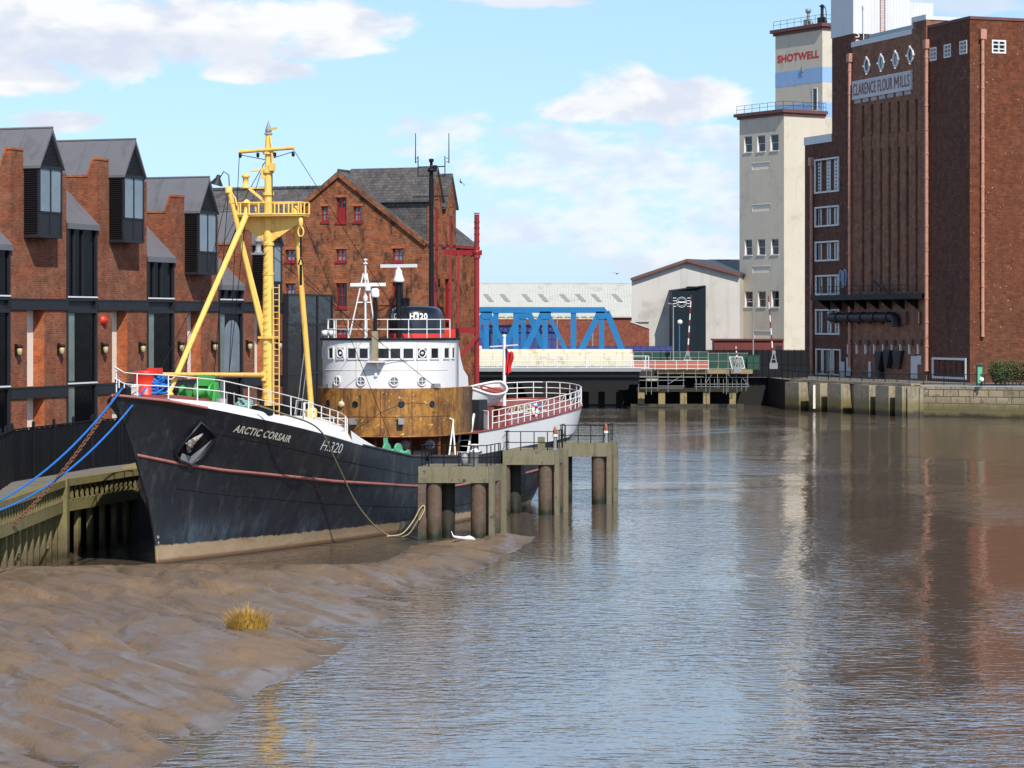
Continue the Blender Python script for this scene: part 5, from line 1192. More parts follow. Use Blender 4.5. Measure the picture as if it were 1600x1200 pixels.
lantern(T2, w2+.05, .45, .95); lantern(T3, w3-.05, .4, .75)
m = MB(); m.lathe([(.0,.0),(.22,.0),(.22,.75),(.33,.78),(.33,.85),(.18,.9),(.14,1.1),(.3,1.12),(.3,1.2),(.0,1.22)], 12, (w1*.80, .55, 4.0)); m.build('bollard', MT['white_rail'], T1)
m = MB(); m.lathe([(.0,.0),(.20,.0),(.20,.75),(.0,.78)], 12, (w1*.66, .7, 4.0)); m.build('bollard', MT['grey_steel'], T1)
m = MB(); m.box(w2-1.0, w2-.55, 1.4, 1.9, 4.0, 4.75); m.build('bollard', MT['cap'], T2)
TP = thing('timber_pile', 'square timber pile beside the nearest dolphin where the olive rope is made fast', 'pile', at(659,830,139.2)*1.0)
TP.location.z = 0; m = MB(); m.box(-.2,.22,-.2,.2,-1,3.05); m.build('shaft', MT['pile'], TP)
# ---------------------------------------------------------------- the side trawler; local frame: X to port (towards the river), Y aft from the stem, Z up
SH0 = V((-17.4, 125.7, 0)); SROT = -20.0
SHIP = thing('trawler', 'black hulled trawler with a yellow tripod mast and white wheelhouse over a rusted ochre house', 'ship', SH0, SROT)
S2W = Matrix.Translation(SH0) @ Matrix.Rotation(math.radians(SROT), 4, 'Z'); W2S = S2W.inverted()
def loc(px, py, D): return W2S @ at(px, py, D)
tab = lambda T: (lambda x: float(np.interp(x, [a for a, b in T], [b for a, b in T])))
zd = tab([(-4.6,8.45),(-2,8.1),(3,7.15),(8.5,6.2),(12,5.6),(14,5.3),(21,4.35),(28,4.0),(35,4.1),(45,4.25),(54,4.5),(58,4.6)])
stem = tab([(-1.5,.3),(0,0),(1,-.12),(3,-.85),(5.5,-2.25),(7,-3.3),(8.5,-4.5)])
stern = tab([(-1.5,49),(0,51.5),(1.5,52.6),(3,54.6),(4.6,57)])
BM = 4.9
def hb(s, z):
    v = min(max(z/zd(s), 0), 1.0)
    s0, s1 = stem(z), stern(min(z, 4.6))
    Le = 27-12*v**1.2; e = min(max((s-s0)/Le, 0), 1); fe = 1-(1-e)**(1.55+1.0*v)
    Lr = 15-4*v; r = min(max((s1-s)/Lr, 0), 1); fr = max(0, 1-(1-r)**2.3)**(.95-.42*v)
    return BM*(.93+.07*v)*fe*fr
def hp(s, z, side=1, off=0.0):                      # point on the hull side, off metres outside it
    e = .05
    b = hb(s, z); db = (hb(s+e, z)-hb(s-e, z))/(2*e); dz = (hb(s, z+e)-hb(s, z-e))/(2*e)
    n = V((1, -db, -dz)).normalized()
    p = V((b, s, z))+n*off
    return V((p.x*side, p.y, p.z))
def mark(fn, a, b, c=0): pass
# hull skin
ts = [0]+[ (1-math.cos(math.pi*k/64))/2 for k in range(1, 64)]+[1]
ts = sorted(set([round(t, 5) for t in ts]+[k*.015 for k in range(1, 14)]))
vsn = [0,.06,.12,.18,.25,.32,.40,.48,.56,.64,.72,.80,.88,.94,1.0]
m = MB()
for side in (1, -1):
    rows = []
    for v in vsn:
        row = []
        for t_ in ts:
            s_ = -3+t_*58
            for _ in range(6):
                z = -1.0+v*(zd(s_)+1.0); s_ = stem(z)+t_*(stern(min(z,4.6))-stem(z))
            row.append(V((hb(s_, z)*side, s_, z)))
        rows.append(row)
    m.grid(rows)
HULL = m.build('hull', MT['hull'], SHIP)
def strip(z_of, s0, s1, n, h, off, side=1, endz=None):
    mb = MB(); rows = [[], [], [], []]
    for k in range(n+1):
        s_ = s0+(s1-s0)*k/n; z = z_of(s_)
        for j, (dz, o) in enumerate(((h/2, -.02), (h/2*.8, off), (-h/2*.8, off), (-h/2, -.02))): rows[j].append(hp(s_, z+dz, side, o))
    return mb.grid(rows)
zst = tab([(-3,5.65),(0,5.0),(3,4.5),(12,3.45),(21,2.68),(28,2.25),(40,2.3),(46,2.5)])
m = strip(zst, -2.2, 48, 90, .15, .05); m.build('rubbing_strake', MT['strake'], SHIP)
m = strip(zst, -2.2, 48, 60, .15, .05, -1); m.build('rubbing_strake', MT['strake'], SHIP)
# faint plate seams
for zof in (lambda s_: zd(s_)-1.05, lambda s_: zst(s_)-1.2):
    m = strip(zof, 0.5, 46, 80, .035, .012); m.build('plate_seam', MT['black_steel'], HULL)
# stem bar and gunwale moulding
m = MB(); m.tube([V((0, stem(z)-.02, z)) for z in [-1+k*.3 for k in range(32)]], .10, 8); m.build('stem_bar', MT['hull'], HULL)
# ---- whaleback (covered forecastle): rounded white edge, cambered top
def wb(s_, f, side):                                # f 0 at the hull edge .. 1 on the centreline
    b = hb(s_, zd(s_)); z = zd(s_)
    e = min(b, .62)
    taper = min(1, max(0, (14.6-s_)/2.6))
    hgt = .50*taper*min(1, b/.7)*min(1, max(.12, (s_+3.6)/5.0))
    if f < .5:
        a = f/.5*math.pi/2
        return V((side*(b-e*(1-math.cos(a))), s_, z+hgt*math.sin(a)))
    g = (f-.5)/.5; x = (b-e)*(1-g)
    return V((side*x, s_, z+hgt+.32*taper*min(1, max(.2, (s_+4)/5))*(1-(x/max(b-e,.01))**2)))
ss_ = [-4.42, -4.2, -3.8, -3.2]+[-2.5+k*.75 for k in range(23)]
fs_ = [0,.08,.17,.25,.33,.42,.5,.6,.75,.9,1]
for nm, fa, mt in (('forecastle_edge', [f for f in fs_ if f <= .5], 'white_paint'), ('forecastle_deck', [f for f in fs_ if f >= .5], 'red_deck')):
    m = MB()
    for side in (1, -1): m.grid([[wb(s_, f, side) for s_ in ss_ if nm != 'forecastle_edge' or s_ >= -2.2] for f in fa])
    if nm == 'forecastle_deck':
        for side in (1, -1): m.grid([[wb(s_, f, side) for s_ in ss_ if s_ <= -1.7] for f in fs_ if f <= .5])
    m.build(nm, MT[mt], SHIP)
m = MB()                                             # red-brown rail cap round the very bow
for side in (1, -1): m.tube([hp(s_, zd(s_), side, .03)+V((0,0,.02)) for s_ in [-4.4+k*.3 for k in range(16)]], .07, 6)
m.build('bow_rail_cap', MT['strake'], SHIP)
m = MB()                                             # aft end of the forecastle, dished white screen with a rounded top
scr = []
for k in range(25):
    x = -3.9+k*7.8/24; y = 14.9+.9*(1-(x/3.9)**2); zt = zd(15)+.25+1.35*max(0, 1-(abs(x)/3.95)**2.6)**.55
    scr.append((x, y, zt))
m.grid([[V((x, y, zd(15)-1.2)) for x, y, z in scr], [V((x, y, z-.25)) for x, y, z in scr], [V((x, y-.12, z-.05)) for x, y, z in scr], [V((x, y-.4, z)) for x, y, z in scr], [V((x*.97, y-1.6, z-.12)) for x, y, z in scr], [V((x*.95, y-3.2, min(z-.2, zd(12)+.75))) for x, y, z in scr]])
m.build('forecastle_screen', MT['white_paint'], SHIP)
for side in (1, -1):                                 # sloped white bulwark wings running aft from the forecastle
    m = MB(); rows = [[], []]
    for k in range(13):
        s_ = 12.6+k*.35; h = .62*(1-k/12)**1.4
        rows[0].append(hp(s_, zd(s_)-.02, side, .01)); rows[1].append(hp(s_, zd(s_), side, .0)+V((-side*.12*h, 0, h)))
    m.grid(rows); m.build('bulwark_wing', MT['white_paint'], SHIP)
# ---- decks
def deck(mb, s0, s1, zf, inset=.06, n=30):
    rows = [[], []]
    for k in range(n+1):
        s_ = s0+(s1-s0)*k/n; z = zf(s_); b = max(.02, hb(s_, z)-inset)
        rows[0].append(V((b, s_, z))); rows[1].append(V((-b, s_, z)))
    mb.grid(rows, sm=False)
m = MB(); deck(m, 12.5, 34, lambda s_: zd(s_)-1.0); m.build('well_deck', MT['rust_dark'], SHIP)
zp = tab([(30,5.15),(35,5.25),(45,5.65),(52,6.05),(57.2,6.4)])
def pb(s_):                                          # half-breadth of the poop edge
    r = min(max((57.3-s_)/9.5, 0), 1); return 4.92*(1-(1-r)**2.4)**.5
m = MB(); rows = [[], []]; sps = [31.5+k*.5 for k in range(44)]+[53.5+3.8*(1-math.cos(k*math.pi/24))*.0+3.8*math.sin(k*math.pi/24) for k in range(1, 13)]
for s_ in sps: rows[0].append(V((pb(s_)-.03, s_, zp(s_)))); rows[1].append(V((-pb(s_)+.03, s_, zp(s_))))
m.grid(rows, sm=False); m.build('poop_deck', MT['red_deck'], SHIP)
for side in (1, -1):
    m = MB(); rows = [[], [], []]
    for s_ in sps:
        zl = zd(s_)-.12; b0 = hb(min(s_, 56.9), min(zl, 4.55))
        rows[0].append(V((side*max(b0+.015, 0), min(s_, 56.95), zl))); rows[1].append(V((side*(pb(s_)*.6+max(b0,0)*.4+.01), s_-.08*(s_ > 54), (zl+zp(s_))/2))); rows[2].append(V((side*pb(s_), s_, zp(s_)+.10)))
    m.grid(rows); m.build('poop_side', MT['white_paint'], SHIP)
m = MB()
for side in (1, -1): m.tube([V((side*pb(s_), s_, zp(s_)+.1)) for s_ in sps], .06, 6)
m.build('poop_edge_bar', MT['red_deck'], SHIP)
# gunwale cap of the well
for side in (1, -1):
    m = MB(); m.tube([hp(s_, zd(s_), side, -.02) for s_ in [14+k*.6 for k in range(31)]], .08, 6); m.build('gunwale_cap', MT['rust_dark'] if side < 0 else MT['hull'], SHIP)
# ---- rails
def edge(s_, inset, side, h=0): p = wb(s_, .36, side); return V((p.x-side*inset, p.y, p.z))
def rail_part(name, line, h, heights, step, r=.028, pr=.034, mt='white_rail', parent=None):
    m = MB(); rails(m, line, h, heights, r, pr, step); return m.build(name, MT[mt], parent or SHIP)
rail_part('bow_railing', [edge(s_, .05, 1) for s_ in [8.3-k*.5 for k in range(25)]]+[V((0,-4.3,8.65))]+[edge(s_, .05, -1) for s_ in [-3.6+k*.5 for k in range(22)]], 1.12, (1,.52), 1.75)
l1 = [edge(s_, .05, 1) for s_ in [8.7+k*.5 for k in range(9)]]; rail_part('deck_railing', l1, 1.05, (1,.66,.33), 1.0)
rail_part('deck_railing', [edge(12.9,.05,1), edge(12.9,1.6,1), edge(12.9,3.0,1)], 1.0, (1,.66,.33), .8)
for s_ in (8.0, 8.9):
    m = MB(); p = edge(s_, .1, 1); m.tube([p, p+V((0,0,1.0)), p+V((0,.1 if s_ < 8.5 else -.1,1.12)), p+V((-.5,.1 if s_ < 8.5 else -.1,1.12)), p+V((-.6,0,0))], .035, 6); m.build('rail_gate_post', MT['white_rail'], SHIP)
zsp = [(s_, pb(s_)-.05) for s_ in sps if s_ > 33.5]
sl = [V((b, s_, zp(s_)+.1)) for s_, b in zsp]+[V((-b, s_, zp(s_)+.1)) for s_, b in reversed(zsp)]
rail_part('stern_railing', sl, 1.15, (1,.66,.33), 1.15, .034, .036)
for s_ in (37, 40.5, 44, 47.5, 51):
    m = MB(); p = V((pb(s_)-.05, s_, zp(s_)+.1)); m.tube([p+V((0,0,1.1)), p+V((-.75,.25,-.05))], .05, 5); m.build('rail_stay', MT['white_rail'], SHIP)
# stanchion cluster at the poop break, ladder and slim poles amidships
m = MB()
for k in range(7): p = V((pb(34)-.1-.12*k, 33.4+.2*k, zp(34)+.1)); m.tube([p, p+V((0,0,1.15))], .035, 5)
m.tube([V((pb(34)-.1,33.4,zp(34)+1.2)), V((pb(34)-.95,34.8,zp(34)+1.2))], .035, 5); m.build('gangway_rail', MT['white_rail'], SHIP)
m = MB(); a, b = V((4.3,31.0,3.2)), V((4.1,32.9,6.3))
for dx in (0, -.7): m.bar(a+V((dx,0,0)), b+V((dx,0,0)), .10, .16)
for k in range(9): p = a.lerp(b, (k+.5)/9); m.box(p.x-.7, p.x, p.y-.08, p.y+.08, p.z-.02, p.z+.02)
m.build('deck_ladder', MT['white_rail'], SHIP)
for a, b in (((4.3,28.0,3.3), (4.3,28.9,6.1)), ((4.5,28.8,3.6), (4.25,28.9,6.1))):
    m = MB(); m.tube([V(a), V(b), V(b)+V((-.25,-.15,.12))], .055, 6); m.build('slim_davit', MT['white_rail'], SHIP)
# ---- houses
def front(s_front, wid, depth, s_back, n=28):        # plan of a bow-fronted house, port corner round the front to starboard
    pts = [V((wid, s_back, 0))]
    for k in range(n+1):
        a = math.pi/2-math.pi*k/n
        pts.append(V((wid*math.copysign(abs(math.sin(a))**.82, math.sin(a)), s_front+depth*(1-abs(math.cos(a))**.9), 0)))
    return pts+[V((-wid, s_back, 0))]
def house(name, s_front, wid, depth, s_back, z0, z1, mt, roof=None, flare=0):
    pts = front(s_front, wid, depth, s_back); m = MB()
    m.grid([[V((p.x*(1+flare*f), p.y-flare*f*2, z0+(z1-z0)*f)) for p in pts] for f in (0,.5,1)], closed=True)
    top = [V((p.x*(1+flare), p.y-flare*2, z1)) for p in pts]; m.add(top, [tuple(range(len(top)))], 1 if roof else 0)
    return m.build(name, [MT[mt], MT[roof]] if roof else MT[mt], SHIP), pts
ZW0, ZR0, ZW1 = 8.0, 5.2, 10.85
rust, rpts = house('rusted_house', 25.2, 4.2, 4.6, 32.3, ZR0, ZW0, 'rust', 'red_deck')
SF_, WID, DEP = 25.45, 3.98, 4.5
whl, wpts = house('wheelhouse', SF_, WID, DEP, 30.6, ZW0+.003, ZW1, 'white_paint', 'dark_roof')
for s_ in (1, -1):
    m = MB(); m.prism([V((s_*3.96,30.5,8.0)), V((s_*3.96,32.3,8.0)), V((s_*3.96,32.2,8.6)), V((s_*3.96,31.5,9.0)), V((s_*3.96,31.0,9.7)), V((s_*3.96,30.7,10.4)), V((s_*3.96,30.5,10.5))], (-s_*.06,0,0)); m.build('bridge_wing', MT['white_paint'], whl)
m = MB(); loop = [V((p.x*1.02, p.y-.06, ZW1+.03)) for p in wpts]; m.tube(loop, .07, 6); m.build('roof_edge', MT['black_steel'], whl)
m = MB(); loop = [V((p.x*1.005, p.y-.02, ZR0)) for p in rpts]; m.tube(loop, .05, 6); m.build('lower_edge', MT['rust'], rust)
SEAMS = True
def onfront(a, z, s_front, wid, depth, off=0.0):      # a: -90..90 degrees, positive to port
    a = math.radians(a)
    P = lambda t: V((wid*math.copysign(abs(math.sin(t))**.82, math.sin(t)), s_front+depth*(1-abs(math.cos(t))**.9), z))
    p = P(a); d_ = (P(a+.01)-P(a-.01)).normalized(); n_ = V((d_.y, -d_.x, 0))
    if n_.y > 0: n_ = -n_
    return p+n_*off, d_, n_
def front_angle(px, z, s_front, wid, depth):           # the angle at which the house front shows at that pixel column
    best = min(((abs((lambda w_: CX+F*w_.x/w_.y)(S2W @ onfront(a_/4, z, s_front, wid, depth)[0])-px), a_/4) for a_ in range(-320, 350)))
    return best[1]
zwin = 10.05
for (a_list, z0_, z1_, sf_, wd_, dp_, par_, mt_) in (((-62,-36,-12,12,38,64), ZR0+.05, ZW0-.05, 25.2, 4.2, 4.6, rust, 'rust_dark'), ((-48,-4,44), ZW0+.1, ZW1-.1, SF_, WID, DEP, whl, 'concrete_white')):
    for a_ in a_list:                                # riveted plate seams
        p, d_, n_ = onfront(a_, 0, sf_, wd_, dp_); m = MB(); m.obox(V((p.x,p.y,(z0_+z1_)/2))+n_*.004, d_*.022, n_*.008, V((0,0,(z1_-z0_)/2))); m.build('plate_seam', MT[mt_], par_)
for z_, sf_, wd_, dp_, par_, mt_ in ((6.35, 25.2, 4.2, 4.6, rust, 'rust_dark'), (9.05, SF_, WID, DEP, whl, 'concrete_white')):
    m = MB(); m.tube([onfront(a_, z_, sf_, wd_, dp_, .004)[0] for a_ in range(-80, 81, 5)], .018, 4); m.build('plate_seam', MT[mt_], par_)
for i, (px, wd) in enumerate(((505.5,.34),(517.5,.5),(532.5,.56),(550.5,.62),(568.5,.62),(596.5,.95),(617.5,.66),(637.5,.68),(659,.70),(678.5,.68),(697,.62),(709,.42))):
    a_ = front_angle(px, zwin, SF_, WID, DEP); p, d_, n_ = onfront(a_, zwin, SF_, WID, DEP)
    m = MB(); fw = .045
    for s_ in (-1, 1):
        m.obox(p+d_*s_*wd/2+n_*.02, d_*fw, n_*.035, V((0,0,.36))); m.obox(p+n_*.02+V((0,0,s_*.33)), d_*wd/2, n_*.035, V((0,0,fw)))
    fo = m.build('wheelhouse_window', MT['white_paint'], whl)
    m = MB(); m.obox(p+n_*.0, d_*(wd/2), n_*.022, V((0,0,.32))); m.build('pane', MT['pane_dark'], fo)
    if i in (2, 8):
        m = MB(); rg = [p+n_*.06+(d_*math.cos(k*math.pi/9)+V((0,0,math.sin(k*math.pi/9))))*.25 for k in range(18)]; m.tube(rg, .04, 6, closed=True); m.lathe([(.09,0),(.09,.06),(.0,.09)], 10, p+n_*.03, 0, n_); m.build('clear_view_disc', MT['white_paint'], fo)
zpo = 8.42
for px in (527.5, 564.5, 616, 658.5):
    a_ = front_angle(px, zpo, SF_, WID, DEP); p, d_, n_ = onfront(a_, zpo, SF_, WID, DEP)
    m = MB(); ring = lambda r, o: [p+n_*o+(d_*math.cos(k*math.pi/10)+V((0,0,math.sin(k*math.pi/10))))*r for k in range(20)]
    m.tube(ring(.27,.05), .045, 6, closed=True); m.bar(p+n_*.09-d_*.27, p+n_*.09+d_*.27, .035, .035); m.bar(p+n_*.09-V((0,0,.27)), p+n_*.09+V((0,0,.27)), .035, .035)
    fo = m.build('porthole', MT['white_paint'], whl)
    m = MB(); m.add(ring(.25,.03), [tuple(range(20))]); m.build('porthole_glass', MT['pane_sky'], fo)
for px, z in ((517.5,8.12),(677,8.15)):
    a_ = front_angle(px, z, SF_, WID, DEP); p, d_, n_ = onfront(a_, z, SF_, WID, DEP); m = MB(); m.obox(p+n_*.22, d_*.24, n_*.14, V((0,0,.12))); m.obox(p+n_*.08, d_*.05, n_*.12, V((0,0,.04))); m.build('deck_floodlight', MT['grey_steel'], whl)
for px, z in ((513,7.1),(555,7.08),(627,7.10),(675,7.08)):
    a_ = front_angle(px, z, 25.2, 4.2, 4.6); p, d_, n_ = onfront(a_, z, 25.2, 4.2, 4.6); m = MB(); ring = [p+n_*.02+(d_*math.cos(k*math.pi/8)+V((0,0,math.sin(k*math.pi/8))))*.17 for k in range(16)]; m.tube(ring, .03, 6, closed=True); m.add(ring, [tuple(range(16))]); m.build('porthole', MT['pane_dark'], rust)
for px, z, kk in ((534,7.05,0),(554,6.05,1),(626,6.08,1)):
    a_ = front_angle(px, z, 25.2, 4.2, 4.6); p, d_, n_ = onfront(a_, z, 25.2, 4.2, 4.6); m = MB()
    if kk: m.obox(p+n_*.2, d_*.17, n_*.16, V((0,0,.15))); m.obox(p+n_*.1+V((0,0,.17)), d_*.2, n_*.24, V((0,0,.03)))
    else: m.lathe([(.2,0),(.2,.1),(.12,.16),(.0,.17)], 12, p, 0, n_)
    m.build('deck_light' if kk else 'blanked_porthole', MT['grey_steel'] if kk else MT['bridge_cream'], rust)
# light shelf and bracket on the wheelhouse front, with the timber topped post of the small radar
a_ = front_angle(588, 9.5, SF_, WID, DEP); p, d_, n_ = onfront(a_, 9.55, SF_, WID, DEP)
m = MB(); m.obox(p+n_*.3+V((0,0,.02)), d_*.55, n_*.32, V((0,0,.04))); m.prism([p+d_*.1, p+d_*.1+n_*.6, p+d_*.1-V((0,0,.6))], d_*.08); m.obox(p+n_*.05-V((0,0,.4)), d_*.08, n_*.06, V((0,0,.45))); m.build('bracket_shelf', MT['white_paint'], whl)
m = MB(); c = p+n_*.25; m.obox(c+V((0,0,.9)), d_*.16, n_*.14, V((0,0,.9))); m.build('timber_post', MT['wood_grey'], whl)
RP = MB(); RP.tube([c+V((0,0,1.75)), c+V((0,0,4.0))], .12, 8); rp = RP.build('small_radar_post', MT['black_steel'], SHIP)
m = MB(); m.lathe([(.0,0),(.24,.0),(.26,.1),(.24,.45),(.16,.54),(.0,.56)], 14, c+V((0,0,3.75))); m.build('radar_drum', MT['white_paint'], rp)
m = MB(); m.bar(c+V((-1.25,-.3,4.65)), c+V((1.25,.3,4.65)), .12, .16) if False else None
# monkey island rail on the wheelhouse roof
rl_ = [V((p_.x*.93, p_.y*.93+SF_*.07+.25, ZW1+.03)) for p_ in wpts[1:-1]]
rail_part('roof_railing', rl_, 1.15, (1,.5), 1.25, .03, .032, parent=whl)
for x, s_ in ((-3.2,27.2),(-2.5,26.6)):
    m = MB(); m.lathe([(.05,0),(.05,.2),(.22,.22),(.24,.5),(.0,.56)], 12, (x, s_, ZW1)); m.build('horn_lamp', MT['white_paint'], whl)
# white signal mast with crossed radar bar
MB_ = loc(571, 530, 153.0); mx, my = MB_.x, MB_.y; zt = loc(571, 406, 153).z; zr2 = loc(571,445,153).z
m = MB(); m.tube([(mx,my,ZW1), (mx,my,zt-.2)], [.07,.055], 8); m.lathe([(.14,0),(.14,.05),(.05,.1),(.05,.2),(.12,.22),(.12,.3),(.0,.32)], 10, (mx,my,zt-.25))
for dx, dy in ((-1.0,-.2), (.45,.6)): m.tube([(mx+dx,my+dy,ZW1), (mx+dx*.12,my+dy*.12,zr2+.7)], .05, 6)
m.tube([(mx-.52,my-.1,ZW1+2.2), (mx+.25,my+.3,ZW1+2.2)], .04, 6)
m.lathe([(.10,0),(.13,.1),(.13,.3),(.06,.4)], 10, (mx,my,zr2-1.0)); m.lathe([(.09,0),(.11,.1),(.11,.25),(.06,.32)], 10, (mx,my,zt-1.2))
sm_ = m.build('signal_mast', MT['white_rail'], SHIP)
m = MB(); m.bar((mx-.85,my-.3,zr2), (mx+1.15,my+.4,zr2+.02), .16, .2); m.lathe([(.18,-.35),(.2,-.1)], 10, (mx+.15,my,zr2)); m.build('radar_bar', MT['white_paint'], sm_)
# main radar on its black lattice post
RB = loc(623, 530, 154); rx_, ry_ = RB.x, RB.y; zr1 = loc(622,418,154).z
m = MB(); m.tube([(rx_,ry_,ZW1), (rx_,ry_,zr1-.75)], .17, 8)
for dx in (-.9, .75): m.tube([(rx_+dx,ry_+.3,ZW1+.6), (rx_+dx*.15,ry_,zr1-1.3)], .04, 6)
m.tube([(rx_-1.3,ry_,zr1-2.3),(rx_,ry_,zr1-2.3)], .04, 5); rpo = m.build('radar_post', MT['black_steel'], SHIP)
m = MB(); m.lathe([(.0,-.9),(.36,-.88),(.34,-.75),(.22,-.42),(.2,-.2),(.12,-.08),(.12,.02)], 16, (rx_,ry_,zr1)); m.build('radar_pedestal', MT['white_paint'], rpo)
m = MB(); m.bar((rx_-1.24,ry_+.2,zr1+.1), (rx_+1.24,ry_-.2,zr1+.1), .16, .2); m.build('radar_scanner', MT['white_paint'], rpo)
# funnel
FX, FY = .1, 33.4; fz0, fz1 = 10.6, 12.75
fw, fl_ = 1.75, 2.1
def fpt(a, z, o=0): t_ = (z-fz0)/(fz1-fz0); k = 1-.10*t_; return V((FX+(fw*k+o)*math.sin(a), FY-(fl_*k+o)*math.cos(a), z))
m = MB(); N_ = 36
m.grid([[fpt(2*math.pi*k/N_, z) for k in range(N_)] for z in (8.0, fz0+.02)], closed=True); m.build('funnel_casing', MT['white_paint'], SHIP)
m = MB(); prof_ = [(fz0,1,0),(fz0+.55,1,0),(fz0+.551,1,1),(fz1-.5,1,1),(fz1-.25,.97,1),(fz1-.05,.88,1),(fz1+.06,.72,1),(fz1+.1,.4,1),(fz1+.11,0.01,1)]
rows = [[V((FX+(fpt(2*math.pi*k/N_, z).x-FX)*r, FY+(fpt(2*math.pi*k/N_, z).y-FY)*r, z)) for k in range(N_)] for z, r, _ in prof_]
m.grid(rows[2:], closed=True); FUN = m.build('funnel', MT['funnel_black'], SHIP)
m = MB(); m.grid([[fpt(2*math.pi*k/N_, z, .015) for k in range(N_)] for z in (fz0+.03, fz0+.19)], closed=True); m.build('white_band', MT['white_letters'], FUN)
m = MB(); m.grid([[fpt(2*math.pi*k/N_, z, .018) for k in range(N_)] for z in (fz0+.19, fz0+.58)], closed=True); m.build('red_band', MT['bright_red'], FUN)
for a0, a1 in ((13, 50), (-38, -10)):
    m = MB(); letter(m, 'H320', lambda u_, v_: fpt(math.radians(a0+(a1-a0)*u_), 12.02+.40*v_, .03), 0, .03, 1.1); m.build('funnel_lettering', MT['white_letters'], FUN)
m = MB(); m.lathe([(.3,0),(.3,.55),(.34,.6),(.0,.62)], 12, (FX-.9,FY+.3,fz1)); m.build('exhaust_pipe', MT['black_steel'], FUN)
# casing and gear behind and below the houses
m = MB(); m.box(-2.6, 2.6, 32.9, 41, 5.2, 7.6); m.build('engine_casing', MT['red_deck'], SHIP)
m = MB(); m.box(3.0, 3.9, 34.3, 35.7, 5.2, 7.1); m.build('boat_locker', MT['charcoal'], SHIP)
m = MB(); m.box(-3.0, 3.0, 28.2, 33.0, 2.9, ZR0-.01); m.build('lower_house', MT['rust_dark'], SHIP)
m = MB(); m.box(-3.4, 3.4, 29.0, 34.2, 3.0, 3.4); m.box(1.4, 3.6, 30.5, 31.8, 3.0, 4.6); m.box(3.02, 3.10, 31.0, 31.8, 3.2, 4.9); m.build('machinery_casing', MT['rust'], SHIP)
for x in (-3.6, -1.6, .4, 2.2, 3.7):
    m = MB(); yy = 26.1+abs(x)*.55; m.tube([(x, yy, zd(27)-1), (x, yy, ZR0)], .11, 8); m.build('house_pillar', MT['rust_dark'], SHIP)
for x in (-1.4, 1.9, 3.2):
    m = MB(); m.lathe([(.0,0),(.12,.0),(.32,.18),(.3,.26),(.0,.22)], 12, (x, 26.4+abs(x)*.5, 4.72), 0, (.2,-1,-.25)); m.build('deck_lamp', MT['grey_steel'], SHIP)
# green trawl winch and gallows
def winch(name, c, k=1.0, mt='sea_green'):
    m = MB(); c = V(c)
    for dx in (-.55, .15): m.lathe([(.55*k,0),(.55*k,.1)], 18, c+V((dx,0,.55*k)), 0, (1,0,0))
    m.lathe([(.26*k,0),(.26*k,.7)], 14, c+V((-.5,0,.55*k)), 0, (1,0,0)); m.lathe([(.2*k,0),(.3*k,.1),(.2*k,.3),(.3*k,.5),(.3*k,.55)], 12, c+V((.3,0,.5*k)), 0, (1,0,0)); m.box(c.x-.7*k, c.x+.9*k, c.y-.45*k, c.y+.45*k, c.z-.05, c.z+.22*k)
    m.prism([c+V((-.62,-.1,.1)), c+V((-.62,.5,.1)), c+V((-.62,.1,1.35*k)), c+V((-.62,-.2,1.35*k))], (.14,0,0))
    return m.build(name, MT[mt], SHIP)
winch('trawl_winch', (3.35, 22.2, 3.75), 1.15); winch('trawl_winch', (1.2, 20.4, 4.0), 1.0)
m = MB(); m.lathe([(.3,0),(.3,.9)], 14, (4.1,23.2,4.25), 0, (1,.3,0)); m.build('warp_drum', MT['black_steel'], SHIP)
m = MB(); m.tube([(-2,16.5,zd(16)-1),(-2,16.5,zd(16)+.3)], .18, 8); m.box(-1,1.4,17,19,zd(18)-1,zd(18)-.2); m.build('fish_hatch', MT['rust_dark'], SHIP)
# ---- yellow tripod foremast
MS = 12.6; yl = 'yellow'
zt = 22.35; m = MB(); m.tube([(0,MS,6.0),(0,MS,11.3),(0,MS,17.2),(0,MS,21.5),(0,MS,zt-.3)], [.33,.33,.24,.17,.14], 14)
for z in (12.6, 14.4, 16.0, 18.7, 19.9, 20.9): m.lathe([(.31,0),(.31,.16)], 14, (0,MS,z))
m.box(-.42,.42,MS-.42,MS+.42,11.0,11.12); m.prism([(-.42,MS-.2,11.0),(-.42,MS+.2,11.0),(-.1,MS,10.4)], (.5,0,0))
for k in range(26): m.tube([(-.12,MS-.30,7+k*.38),(-.12,MS-.40,7+k*.38),(.12,MS-.40,7+k*.38),(.12,MS-.30,7+k*.38)], .02, 4)
MAST = m.build('foremast', MT[yl], SHIP)
m = MB(); m.tube([(-1.62,MS-.25,21.05),(1.62,MS-.25,21.2)], [.10,.10], 8); m.build('yard', MT[yl], MAST)
m = MB(); m.lathe([(.2,0),(.23,.08),(.1,.12),(.17,.15),(.17,.25),(.13,.4),(.05,.6),(.02,.75)], 12, (0,MS,zt-.4)); m.build('mast_head_light', MT['grey_steel'], MAST)
m = MB(); m.tube([(.14,MS-.1,21.9),(.3,MS-.2,21.2),(.32,MS-.2,20.2)], .05, 6); m.bar((.1,MS,22.25),(.55,MS-.1,22.3), .1,.1); m.box(.15,.42,MS-.3,MS,20.0,20.4); m.build('mast_bracket', MT[yl], MAST)
